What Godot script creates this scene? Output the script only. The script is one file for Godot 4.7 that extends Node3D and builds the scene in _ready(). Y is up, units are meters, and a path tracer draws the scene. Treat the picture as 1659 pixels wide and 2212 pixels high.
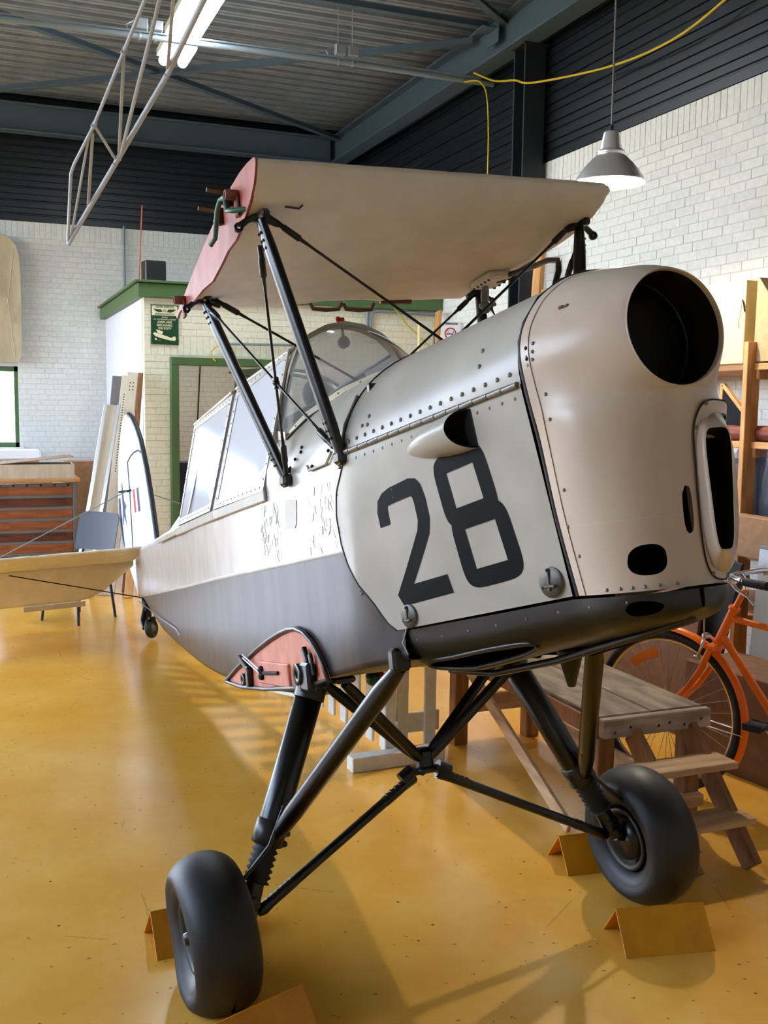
extends Node3D
# An old trainer biplane fuselage on its wheels in a small hangar, seen from the front left.

var used := {}
var mats := {}
var ra := RandomNumberGenerator.new()

# ---------------------------------------------------------------- naming and tagging
func numbered(n: String) -> String:
	if not used.has(n):
		used[n] = 0
		return n
	used[n] += 1
	return "%s_%03d" % [n, used[n]]

func tag(o: Node, label: String, category: String, group := "", kind := "") -> Node:
	if label != "": o.set_meta("label", label)
	if category != "": o.set_meta("category", category)
	if group != "": o.set_meta("group", group)
	if kind != "": o.set_meta("kind", kind)
	return o

func thing(called: String, label: String, category: String, at := Vector3.ZERO, turn := 0.0, group := "") -> Node3D:
	var o := Node3D.new()
	o.name = numbered(called)
	add_child(o)
	o.position = at
	o.rotation.y = turn
	tag(o, label, category, group)
	return o

func struct(called: String, label: String, category: String) -> Node3D:
	var o := Node3D.new()
	o.name = called
	add_child(o)
	tag(o, label, category, "", "structure")
	return o

# ---------------------------------------------------------------- mesh helpers
func mb() -> SurfaceTool:
	var st := SurfaceTool.new()
	st.begin(Mesh.PRIMITIVE_TRIANGLES)
	return st

func put(called: String, st: SurfaceTool, m: Material, parent: Node, label := "") -> MeshInstance3D:
	st.generate_normals()
	var mi := MeshInstance3D.new()
	mi.mesh = st.commit()
	mi.material_override = m
	mi.name = called
	parent.add_child(mi, true)
	if label != "": mi.set_meta("label", label)
	return mi

func tri(st: SurfaceTool, a: Vector3, b: Vector3, c: Vector3) -> void:
	st.add_vertex(a); st.add_vertex(b); st.add_vertex(c)

func quad(st: SurfaceTool, a: Vector3, b: Vector3, c: Vector3, d: Vector3) -> void:
	tri(st, a, b, c); tri(st, a, c, d)

# box with chamfered edges; basis columns scaled to unit
func bev(st: SurfaceTool, c: Vector3, size: Vector3, bs := Basis.IDENTITY, b := 0.003) -> void:
	st.set_smooth_group(-1)
	var h := size * 0.5
	b = min(b, min(h.x, min(h.y, h.z)) * 0.6)
	var ax := [Vector3(1, 0, 0), Vector3(0, 1, 0), Vector3(0, 0, 1)]
	for k in 3:
		var n: Vector3 = ax[k]
		var u: Vector3 = ax[(k + 1) % 3]
		var v: Vector3 = ax[(k + 2) % 3]
		var hn := h[k]
		var hu := h[(k + 1) % 3]
		var hv := h[(k + 2) % 3]
		for s: float in [-1.0, 1.0]:
			var q := []
			for w in [[-1, -1], [1, -1], [1, 1], [-1, 1]]:
				q.append(c + bs * (n * hn * s + u * (hu - b) * w[0] + v * (hv - b) * w[1]))
			if s > 0: quad(st, q[3], q[2], q[1], q[0])
			else: quad(st, q[0], q[1], q[2], q[3])
			for t: float in [-1.0, 1.0]:      # edge strips between +-n and +-u faces
				var p0 := c + bs * (n * hn * s + u * (hu - b) * t - v * (hv - b))
				var p1 := c + bs * (n * hn * s + u * (hu - b) * t + v * (hv - b))
				var p2 := c + bs * (n * (hn - b) * s + u * hu * t + v * (hv - b))
				var p3 := c + bs * (n * (hn - b) * s + u * hu * t - v * (hv - b))
				if s * t > 0: quad(st, p0, p1, p2, p3)
				else: quad(st, p3, p2, p1, p0)
	for sx: float in [-1.0, 1.0]:
		for sy: float in [-1.0, 1.0]:
			for sz: float in [-1.0, 1.0]:
				var a := c + bs * Vector3(h.x * sx, (h.y - b) * sy, (h.z - b) * sz)
				var e := c + bs * Vector3((h.x - b) * sx, h.y * sy, (h.z - b) * sz)
				var f := c + bs * Vector3((h.x - b) * sx, (h.y - b) * sy, h.z * sz)
				if sx * sy * sz > 0: tri(st, a, f, e)
				else: tri(st, a, e, f)

func box(called: String, c: Vector3, size: Vector3, m: Material, parent: Node, bs := Basis.IDENTITY, b := 0.003, label := "") -> MeshInstance3D:
	var st := mb()
	bev(st, c, size, bs, b)
	return put(called, st, m, parent, label)

# basis with X along dir, Y as near to up as can be
func along(dir: Vector3, up := Vector3.UP) -> Basis:
	var x := dir.normalized()
	if absf(x.dot(up)) > 0.98: up = Vector3(0, 0, 1) if absf(x.z) < 0.9 else Vector3(1, 0, 0)
	var z := x.cross(up).normalized()
	return Basis(x, z.cross(x), z)

# beam of rectangular section from p to q
func bar(st: SurfaceTool, p: Vector3, q: Vector3, wd: float, ht: float, up := Vector3.UP, b := 0.003) -> void:
	bev(st, (p + q) * 0.5, Vector3((q - p).length(), ht, wd), along(q - p, up), b)

func ring(p: Vector3, dir: Vector3, ru: float, rv: float, n: int, up := Vector3.UP) -> PackedVector3Array:
	var bs := along(dir, up)
	var r := PackedVector3Array()
	for i in n:
		var a := TAU * i / n
		r.append(p + bs.y * sin(a) * ru + bs.z * cos(a) * rv)
	return r

func loft(st: SurfaceTool, rings: Array, closed := true, caps := true, group := 0) -> void:
	st.set_smooth_group(group)
	for i in rings.size() - 1:
		var a: PackedVector3Array = rings[i]
		var b: PackedVector3Array = rings[i + 1]
		var n := a.size()
		for j in (n if closed else n - 1):
			var k := (j + 1) % n
			quad(st, a[j], a[k], b[k], b[j])
	if caps and closed:
		st.set_smooth_group(-1)
		for e in [0, rings.size() - 1]:
			var r: PackedVector3Array = rings[e]
			var m := Vector3.ZERO
			for p in r: m += p
			m /= r.size()
			for j in r.size():
				var k := (j + 1) % r.size()
				if e == 0: tri(st, m, r[k], r[j])
				else: tri(st, m, r[j], r[k])

# tube through points; radius may be a number or an array
func tube(st: SurfaceTool, pts: Array, rad, n := 12, caps := true) -> void:
	var rings := []
	var up := Vector3.UP
	var d0: Vector3 = (pts[1] - pts[0]).normalized()
	if absf(d0.y) > 0.9: up = Vector3(0.1, 0, 1).normalized()
	for i in pts.size():
		var d: Vector3
		if i == 0: d = pts[1] - pts[0]
		elif i == pts.size() - 1: d = pts[i] - pts[i - 1]
		else: d = (pts[i + 1] - pts[i]).normalized() + (pts[i] - pts[i - 1]).normalized()
		d = d.normalized()
		var z := d.cross(up).normalized()
		var y := z.cross(d)
		up = y
		var rr: float = rad[i] if rad is Array else rad
		var r := PackedVector3Array()
		for k in n:
			var a := TAU * k / n
			r.append(pts[i] + y * sin(a) * rr + z * cos(a) * rr)
		rings.append(r)
	loft(st, rings, true, caps)

# rounds off a polyline
func smooth(p: Array, n := 5) -> Array:
	var o := []
	for i in p.size() - 1:
		var a: Vector3 = p[max(i - 1, 0)]
		var d: Vector3 = p[min(i + 2, p.size() - 1)]
		for k in n: o.append(p[i].cubic_interpolate(p[i + 1], a, d, k / float(n)))
	o.append(p[p.size() - 1])
	return o

func rod(called: String, pts: Array, rad, m: Material, parent: Node, n := 12, label := "") -> MeshInstance3D:
	var st := mb()
	tube(st, pts, rad, n)
	return put(called, st, m, parent, label)

# streamlined (elliptic) strut
func strut(called: String, p: Vector3, q: Vector3, a: float, b: float, along_dir: Vector3, m: Material, parent: Node) -> MeshInstance3D:
	var st := mb()
	var d := (q - p).normalized()
	var u := (along_dir - d * along_dir.dot(d)).normalized()
	var v := d.cross(u)
	var rings := []
	for k in 9:
		var f := k / 8.0
		var sc := 1.0 if k > 0 and k < 8 else 0.75
		var r := PackedVector3Array()
		for i in 20:
			var t := TAU * i / 20
			r.append(p.lerp(q, f) + u * cos(t) * a * sc + v * sin(t) * b * sc)
		rings.append(r)
	loft(st, rings)
	return put(called, st, m, parent)

# profile of (radius, height) pairs turned round axis
func lathe(st: SurfaceTool, at: Vector3, axis: Vector3, prof: Array, n := 32, group := 0) -> void:
	var bs := along(axis)
	var rings := []
	for p in prof:
		var r := PackedVector3Array()
		for i in n:
			var a := TAU * i / n
			r.append(at + bs.x * p[1] + (bs.y * sin(a) + bs.z * cos(a)) * p[0])
		rings.append(r)
	loft(st, rings, true, false, group)

# flat polygon (2D) given thickness, placed by basis x,y in plane, z = thickness
func plate(st: SurfaceTool, poly: PackedVector2Array, t: float, at: Vector3, bs: Basis) -> void:
	st.set_smooth_group(-1)
	var idx := Geometry2D.triangulate_polygon(poly)
	for s: float in [0.0, 1.0]:
		for i in range(0, idx.size(), 3):
			var p := []
			for k in 3:
				var v := poly[idx[i + k]]
				p.append(at + bs * Vector3(v.x, v.y, t * (s - 0.5)))
			if s > 0: tri(st, p[0], p[2], p[1])
			else: tri(st, p[0], p[1], p[2])
	for i in poly.size():
		var a := poly[i]
		var b := poly[(i + 1) % poly.size()]
		quad(st, at + bs * Vector3(a.x, a.y, -t / 2), at + bs * Vector3(b.x, b.y, -t / 2), at + bs * Vector3(b.x, b.y, t / 2), at + bs * Vector3(a.x, a.y, t / 2))

func ball(st: SurfaceTool, at: Vector3, r: float, n := 8, axis := Vector3.UP, flat := 1.0) -> void:
	var prof := []
	for i in n / 2 + 1:
		var a := PI * i / (n / 2) - PI / 2
		prof.append([max(cos(a) * r, 0.0001), sin(a) * r * flat])
	lathe(st, at, axis, prof, n)

# ---------------------------------------------------------------- materials
func mt(key: String, col: Color, rough: float, metal := 0.0) -> StandardMaterial3D:
	if mats.has(key): return mats[key]
	var m := StandardMaterial3D.new()
	m.albedo_color = col
	m.roughness = rough
	m.metallic = metal
	m.cull_mode = BaseMaterial3D.CULL_DISABLED
	mats[key] = m
	return m

func noise_bytes(seed_: int, freq: float, oct: int, w: int, h: int) -> PackedByteArray:
	var n := FastNoiseLite.new()
	n.seed = seed_
	n.noise_type = FastNoiseLite.TYPE_SIMPLEX_SMOOTH
	n.frequency = freq
	n.fractal_octaves = oct
	var im := n.get_seamless_image(w, h)
	im.convert(Image.FORMAT_L8)
	return im.get_data()

# colour noise between c0 and c1; stretch > 1 draws the pattern out along u, < 1 along v
func ctex(seed_: int, freq: float, oct: int, c0: Color, c1: Color, gain := 1.0, size := 256, stretch := 1.0, bias := 0.0) -> ImageTexture:
	var w := size
	var h := size
	if stretch > 1.0: w = int(size / stretch)
	if stretch < 1.0: h = int(size * stretch)
	var d := noise_bytes(seed_, freq, oct, w, h)
	var out := PackedByteArray()
	out.resize(w * h * 3)
	for i in w * h:
		var t: float = clamp((d[i] / 255.0 - 0.5) * gain + 0.5 + bias, 0.0, 1.0)
		var c := c0.lerp(c1, t)
		out[i * 3] = int(c.r * 255)
		out[i * 3 + 1] = int(c.g * 255)
		out[i * 3 + 2] = int(c.b * 255)
	var im := Image.create_from_data(w, h, false, Image.FORMAT_RGB8, out)
	if w != h: im.resize(size, size, Image.INTERPOLATE_CUBIC)
	return ImageTexture.create_from_image(im)

func mtx(key: String, tex: Texture2D, scale: float, rough: float, metal := 0.0, world := false) -> StandardMaterial3D:
	if mats.has(key): return mats[key]
	var m := mt(key, Color.WHITE, rough, metal)
	m.albedo_texture = tex
	m.uv1_triplanar = true
	m.uv1_world_triplanar = world
	m.uv1_scale = Vector3.ONE * scale
	return m

func _ready() -> void:
	ra.seed = 4711
	# ---- camera
	var cam := Camera3D.new()
	cam.name = "camera"
	cam.fov = 52.965
	cam.near = 0.05
	cam.far = 200.0
	cam.transform = Transform3D(Basis(Vector3(0.929237, 0.013018, 0.369255), Vector3(0.026573, 0.994437, -0.101929), Vector3(-0.368527, 0.104528, 0.923721)), Vector3(0, 1.7, 0))
	add_child(cam)
	cam.current = true
	# ---- sky and exposure: an overcast day outside
	var we := WorldEnvironment.new()
	we.name = "world_environment"
	var env := Environment.new()
	env.background_mode = Environment.BG_SKY
	var sky := Sky.new()
	var sm := ProceduralSkyMaterial.new()
	sm.sky_top_color = Color(0.72, 0.82, 0.98)
	sm.sky_horizon_color = Color(0.90, 0.95, 1.0)
	sm.ground_horizon_color = Color(0.80, 0.82, 0.82)
	sm.ground_bottom_color = Color(0.45, 0.45, 0.43)
	sm.sun_angle_max = 0.0
	sky.sky_material = sm
	env.sky = sky
	env.background_energy_multiplier = 12.0
	env.tonemap_mode = Environment.TONE_MAPPER_LINEAR
	env.tonemap_exposure = 2.1
	env.sdfgi_enabled = true
	env.ssao_enabled = true
	env.ssil_enabled = true
	we.environment = env
	add_child(we)
	# ---- build
	make_materials()
	room()
	booth()
	roof_steel()
	lamps()
	plane()
	floor_things()
	bicycle()
	right_side()
	back_left()

func make_materials() -> void:
	# floor: ochre paint, mottled, with specks of dirt
	var n := 1024
	var a := noise_bytes(11, 0.006, 4, n, n)
	var b := noise_bytes(12, 0.05, 3, n, n)
	var out := PackedByteArray()
	out.resize(n * n * 3)
	var c0 := Color(0.90, 0.64, 0.22)
	var c1 := Color(0.945, 0.73, 0.34)
	for i in n * n:
		var t: float = clamp((a[i] / 255.0 - 0.5) * 1.3 + 0.5, 0, 1) * 0.75 + b[i] / 255.0 * 0.25
		var c := c0.lerp(c1, t)
		out[i * 3] = int(c.r * 255)
		out[i * 3 + 1] = int(c.g * 255)
		out[i * 3 + 2] = int(c.b * 255)
	var im := Image.create_from_data(n, n, false, Image.FORMAT_RGB8, out)
	for k in 700:
		var x := ra.randi_range(2, n - 6)
		var y := ra.randi_range(2, n - 6)
		var dark := Color(0.22, 0.16, 0.09).lerp(Color(0.6, 0.42, 0.15), ra.randf())
		if ra.randf() < 0.12: dark = Color(0.85, 0.78, 0.6)
		var l := ra.randi_range(1, 3)
		for q in l: im.set_pixel(x + q, y + (q if ra.randf() < 0.4 else 0), dark)
		if ra.randf() < 0.15: im.fill_rect(Rect2i(x, y, 2, 2), dark)
	for k in 26:      # scuffs
		var x := ra.randf_range(80, n - 80)
		var y := ra.randf_range(80, n - 80)
		var dr := Vector2.from_angle(ra.randf() * TAU)
		for q in ra.randi_range(10, 60):
			var px := int(x + dr.x * q)
			var py := int(y + dr.y * q)
			im.set_pixel(px, py, im.get_pixel(px, py).lerp(Color(0.45, 0.33, 0.15), 0.35))
	mtx("floor", ImageTexture.create_from_image(im), 0.27, 0.2, 0.0, true)
	mats["floor"].metallic_specular = 0.5
	# bricks and mortar
	mtx("brick", ctex(21, 0.03, 3, Color(0.83, 0.83, 0.80), Color(0.89, 0.89, 0.86)), 2.0, 0.6, 0.0, true)
	mtx("brick_b", ctex(22, 0.03, 3, Color(0.81, 0.81, 0.785), Color(0.87, 0.87, 0.845)), 2.0, 0.6, 0.0, true)
	mt("mortar", Color(0.80, 0.80, 0.78), 0.7)
	mtx("cream_brick", ctex(23, 0.03, 3, Color(0.88, 0.865, 0.775), Color(0.93, 0.92, 0.84)), 2.0, 0.55, 0.0, true)
	mt("cream_mortar", Color(0.84, 0.82, 0.72), 0.7)
	mtx("plaster", ctex(24, 0.02, 3, Color(0.86, 0.87, 0.90), Color(0.90, 0.90, 0.93)), 1.0, 0.7)
	mt("cladding", Color(0.055, 0.075, 0.105), 0.4)
	mtx("deck", ctex(25, 0.02, 4, Color(0.53, 0.56, 0.58), Color(0.64, 0.66, 0.68)), 0.7, 0.4, 0.25, true)
	mt("steel_blue", Color(0.29, 0.36, 0.41), 0.5)
	mt("steel_dark", Color(0.11, 0.14, 0.17), 0.55)
	mt("green", Color(0.285, 0.405, 0.225), 0.5)
	mt("conduit", Color(0.50, 0.55, 0.58), 0.4)
	mt("lattice", Color(0.66, 0.69, 0.74), 0.45)
	mt("galv", Color(0.62, 0.64, 0.66), 0.4, 0.5)
	mt("alu", Color(0.93, 0.93, 0.93), 0.28, 0.75)
	mt("chrome", Color(0.85, 0.86, 0.88), 0.16, 1.0)
	mt("black", Color(0.028, 0.030, 0.036), 0.3)
	mt("black_matt", Color(0.04, 0.04, 0.043), 0.7)
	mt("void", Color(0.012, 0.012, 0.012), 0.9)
	# aeroplane finishes
	mtx("cream", ctex(31, 0.012, 4, Color(0.645, 0.62, 0.57), Color(0.725, 0.70, 0.65), 1.3), 1.3, 0.33)
	mtx("nose_bounce_cream", ctex(40, 0.012, 4, Color(0.765, 0.685, 0.60), Color(0.835, 0.76, 0.68), 1.4, 256, 0.4), 1.6, 0.3)  # streaked cream with the warm floor bounce painted in as peach
	mtx("cream_side", ctex(32, 0.02, 4, Color(0.73, 0.705, 0.67), Color(0.82, 0.80, 0.77), 0.8, 256, 0.5), 1.6, 0.24)
	mats.cream_side.clearcoat_enabled = true
	mats.cream_side.clearcoat = 0.45
	mats.cream_side.clearcoat_roughness = 0.22
	mtx("fabric", ctex(33, 0.02, 4, Color(0.86, 0.80, 0.725), Color(0.915, 0.865, 0.80), 1.2), 1.2, 0.5)
	mtx("tail_fabric", ctex(34, 0.02, 4, Color(0.83, 0.78, 0.67), Color(0.88, 0.84, 0.74), 1.2), 1.5, 0.45)
	mtx("grey_side", ctex(35, 0.02, 4, Color(0.115, 0.108, 0.112), Color(0.23, 0.215, 0.217), 1.7, 256, 0.12), 1.4, 0.34)
	mtx("rudder_white", ctex(36, 0.02, 3, Color(0.85, 0.87, 0.90), Color(0.90, 0.92, 0.95)), 1.5, 0.35)
	mtx("salmon", ctex(37, 0.02, 4, Color(0.55, 0.25, 0.18), Color(0.65, 0.33, 0.25), 1.3, 256, 0.25), 2.5, 0.5)
	mtx("salmon_pale", ctex(57, 0.02, 4, Color(0.76, 0.45, 0.36), Color(0.85, 0.55, 0.45), 1.3, 256, 0.25), 2.5, 0.5)
	mtx("chin_black", ctex(38, 0.02, 4, Color(0.04, 0.04, 0.034), Color(0.085, 0.08, 0.068), 1.4), 1.5, 0.36)
	mt("number_black", Color(0.03, 0.035, 0.055), 0.55)
	mats.number_black.metallic_specular = 0.25
	mt("hub_olive", Color(0.20, 0.19, 0.16), 0.5, 0.2)
	mtx("card_pale", ctex(56, 0.03, 3, Color(0.66, 0.56, 0.40), Color(0.72, 0.62, 0.46)), 2.0, 0.8)
	mt("rust", Color(0.40, 0.16, 0.08), 0.6)
	mt("brown_leather", Color(0.36, 0.24, 0.17), 0.6)
	mt("oily", Color(0.17, 0.15, 0.12), 0.35, 0.3)
	mt("throat", Color(0.022, 0.022, 0.020), 0.7)
	mt("fastener", Color(0.30, 0.285, 0.25), 0.42, 0.5)
	mt("rivet", Color(0.52, 0.50, 0.46), 0.4, 0.4)
	mtx("rubber", ctex(39, 0.04, 3, Color(0.06, 0.06, 0.06), Color(0.105, 0.105, 0.105)), 3.0, 0.52)
	mt("seam", Color(0.12, 0.10, 0.09), 0.6)
	var g := mt("perspex", Color(0.66, 0.67, 0.67, 0.34), 0.07)
	g.transparency = BaseMaterial3D.TRANSPARENCY_ALPHA
	var g2 := mt("perspex_side", Color(0.86, 0.88, 0.92, 0.75), 0.08)
	g2.transparency = BaseMaterial3D.TRANSPARENCY_ALPHA
	var g3 := mt("pane", Color(0.95, 0.98, 1.0, 0.06), 0.02)
	g3.transparency = BaseMaterial3D.TRANSPARENCY_ALPHA
	var pl := mt("plastic_wrap", Color(0.45, 0.55, 0.70, 0.10), 0.12)
	pl.transparency = BaseMaterial3D.TRANSPARENCY_ALPHA
	# things
	mtx("chock", ctex(41, 0.02, 4, Color(0.80, 0.51, 0.0), Color(0.86, 0.58, 0.02), 1.2), 2.0, 0.45)
	mtx("wood_h", ctex(42, 0.03, 4, Color(0.69, 0.54, 0.38), Color(0.82, 0.68, 0.52), 1.4, 256, 8.0), 2.0, 0.6)
	mtx("wood_v", ctex(43, 0.03, 4, Color(0.48, 0.31, 0.17), Color(0.63, 0.43, 0.26), 1.4, 256, 0.125), 2.0, 0.6)
	mtx("old_plank", ctex(44, 0.03, 5, Color(0.43, 0.37, 0.31), Color(0.64, 0.56, 0.48), 1.5, 256, 0.2), 1.6, 0.7)
	mtx("old_edge", ctex(45, 0.03, 5, Color(0.55, 0.47, 0.42), Color(0.72, 0.64, 0.59), 1.6, 256, 6.0), 2.0, 0.7)
	mtx("pine", ctex(46, 0.03, 4, Color(0.72, 0.50, 0.28), Color(0.83, 0.63, 0.40), 1.4, 256, 0.125), 2.0, 0.55)
	mtx("pine_h", ctex(47, 0.03, 4, Color(0.72, 0.50, 0.28), Color(0.83, 0.63, 0.40), 1.4, 256, 8.0), 2.0, 0.55)
	mtx("white_wood", ctex(48, 0.03, 3, Color(0.80, 0.78, 0.72), Color(0.88, 0.86, 0.81)), 2.0, 0.6)
	mtx("pale_board", ctex(49, 0.03, 3, Color(0.74, 0.69, 0.60), Color(0.82, 0.77, 0.69), 1.0, 256, 0.2), 2.0, 0.6)
	mtx("cardboard", ctex(50, 0.03, 3, Color(0.58, 0.44, 0.32), Color(0.66, 0.51, 0.38)), 2.0, 0.8)
	mtx("hardboard", ctex(51, 0.03, 3, Color(0.43, 0.29, 0.19), Color(0.50, 0.35, 0.24)), 2.0, 0.7)
	mtx("cream_box", ctex(52, 0.03, 3, Color(0.87, 0.80, 0.57), Color(0.90, 0.83, 0.62)), 2.0, 0.7)
	mt("orange", Color(1.0, 0.47, 0.05), 0.3)
	mt("orange_glow", Color(0.98, 0.50, 0.05), 0.3)
	mt("white_panel", Color(0.80, 0.83, 0.88), 0.35)
	mt("chair_blue", Color(0.06, 0.068, 0.095), 0.45)
	mtx("drawer_a", ctex(53, 0.03, 4, Color(0.48, 0.25, 0.13), Color(0.62, 0.36, 0.19), 1.4, 256, 8.0), 2.0, 0.55)
	mtx("drawer_b", ctex(54, 0.03, 4, Color(0.27, 0.12, 0.08), Color(0.40, 0.20, 0.13), 1.4, 256, 8.0), 2.0, 0.55)
	mtx("hung_fabric", ctex(55, 0.015, 4, Color(0.66, 0.60, 0.47), Color(0.77, 0.71, 0.58), 1.4, 256, 0.4), 1.0, 0.7)
	mt("foam", Color(0.93, 0.94, 0.95), 0.7)
	mt("yellow", Color(0.78, 0.68, 0.10), 0.5)
	mt("copper", Color(0.66, 0.36, 0.24), 0.4, 0.4)
	mt("grey_metal", Color(0.45, 0.44, 0.44), 0.5, 0.3)
	mt("label_white", Color(0.9, 0.9, 0.9), 0.5)
	mt("red", Color(0.75, 0.12, 0.10), 0.4)
	mt("blue", Color(0.12, 0.16, 0.35), 0.4)
	mt("nav_green", Color(0.03, 0.30, 0.18), 0.15)
	mt("sign_green", Color(0.08, 0.27, 0.15), 0.35)
	mt("sign_cream", Color(0.90, 0.88, 0.74), 0.4)

# A painted brick wall face. o = lower left corner of the face, u along, n out of the wall (both unit).
# The largest bricks in view are parts, the rest one joined part.
func bricks(parent: Node3D, o: Vector3, u: Vector3, n: Vector3, len_: float, h: float, holes: Array, soldiers: Array, near: Vector3, m: Array, keep: Callable) -> void:
	var bl := 0.200
	var ch := 0.062833
	var gap := 0.0055
	var dep := 0.05
	var list := []
	var rows := int(h / ch)
	for r in rows:
		var y0 := r * ch
		var sold := false
		for s in soldiers:
			if y0 >= s - 0.001 and y0 < s + ch * 3 - 0.01: sold = true
		var off: float = [0.0, 0.5, 0.25, 0.75][r % 4] * bl if not sold else 0.0
		var x := -off
		while x < len_:
			var a: float = max(x, 0.0)
			var b: float = min(x + bl, len_)
			if b - a > 0.03: list.append([a, b, y0, y0 + ch, sold])
			x += bl
	var fin := []
	for e in list:
		if e[4]: continue
		fin.append(e)
	for s in soldiers:
		var x := 0.0
		while x < len_:
			fin.append([x, min(x + ch, len_), s, s + ch * 3.0, true])
			x += ch
	var picked := []
	for e in fin:
		var cut := [[e[0], e[1]]]
		for hl in holes:
			if e[3] <= hl[2] + 0.002 or e[2] >= hl[3] - 0.002: continue
			var nx := []
			for c in cut:
				if c[1] <= hl[0] or c[0] >= hl[1]: nx.append(c)
				else:
					if c[0] < hl[0] - 0.02: nx.append([c[0], hl[0]])
					if c[1] > hl[1] + 0.02: nx.append([hl[1], c[1]])
			cut = nx
		for c in cut:
			var ctr: Vector3 = o + u * (c[0] + c[1]) * 0.5 + Vector3.UP * (e[2] + e[3]) * 0.5
			picked.append({c = ctr, w = c[1] - c[0] - gap, h = e[3] - e[2] - gap, d = ctr.distance_to(near) - (1000.0 if keep.call(ctr) else 0.0)})
	picked.sort_custom(func(p, q): return p.d < q.d)
	var cache := {}
	var rest := mb()
	var bs := Basis(u, Vector3.UP, n)
	for i in picked.size():
		var p = picked[i]
		var jut := ra.randf_range(-0.0015, 0.002)
		if i < 300:
			var key := "%.3f_%.3f" % [p.w, p.h]
			if not cache.has(key):
				var st := mb()
				bev(st, Vector3.ZERO, Vector3(p.w, p.h, dep), Basis.IDENTITY, 0.0015)
				st.generate_normals()
				cache[key] = st.commit()
			var mi := MeshInstance3D.new()
			mi.mesh = cache[key]
			mi.material_override = m[i % 2]
			mi.name = "brick"
			mi.transform = Transform3D(bs, p.c - n * (dep * 0.5 - jut))
			parent.add_child(mi, true)
		else:
			brick_face(rest, p.c + n * jut, Vector3(p.w, p.h, dep), bs)
	var rm := put("brickwork", rest, m[0], parent)
	rm.set_meta("kind", "stuff")

# a brick without its hidden back
func brick_face(st: SurfaceTool, c: Vector3, s: Vector3, bs: Basis) -> void:
	st.set_smooth_group(-1)
	var b := 0.0015
	var f := []
	var g := []
	for w in [[-1, -1], [1, -1], [1, 1], [-1, 1]]:
		f.append(c + bs * Vector3((s.x / 2 - b) * w[0], (s.y / 2 - b) * w[1], 0))
		g.append(c + bs * Vector3(s.x / 2 * w[0], s.y / 2 * w[1], -b))
	quad(st, f[3], f[2], f[1], f[0])
	for k in 4:
		var j := (k + 1) % 4
		quad(st, f[k], f[j], g[j], g[k])
		var d0: Vector3 = g[k] - bs.z * 0.02
		var d1: Vector3 = g[j] - bs.z * 0.02
		quad(st, g[k], g[j], d1, d0)

# horizontal profiled cladding, one board after another
func cladding(parent: Node3D, o: Vector3, u: Vector3, n: Vector3, len_: float, h: float) -> void:
	var p := 0.155
	var rows := int(ceil(h / p))
	for r in rows:
		var y0 := r * p
		var y1: float = min(y0 + p, h)
		var prof := [[y0, -0.03], [y0, 0.0], [y0 + p * 0.42, 0.0], [y0 + p * 0.47, -0.012], [y0 + p * 0.53, -0.012], [y0 + p * 0.58, 0.0], [y1 - 0.012, 0.0], [y1 - 0.008, -0.022], [y1, -0.022]]
		var st := mb()
		st.set_smooth_group(-1)
		for i in prof.size() - 1:
			var a: Vector3 = o + Vector3.UP * min(prof[i][0], y1) + n * prof[i][1]
			var b: Vector3 = o + Vector3.UP * min(prof[i + 1][0], y1) + n * prof[i + 1][1]
			quad(st, a, a + u * len_, b + u * len_, b)
		put("cladding_board", st, mats.cladding, parent)

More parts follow.
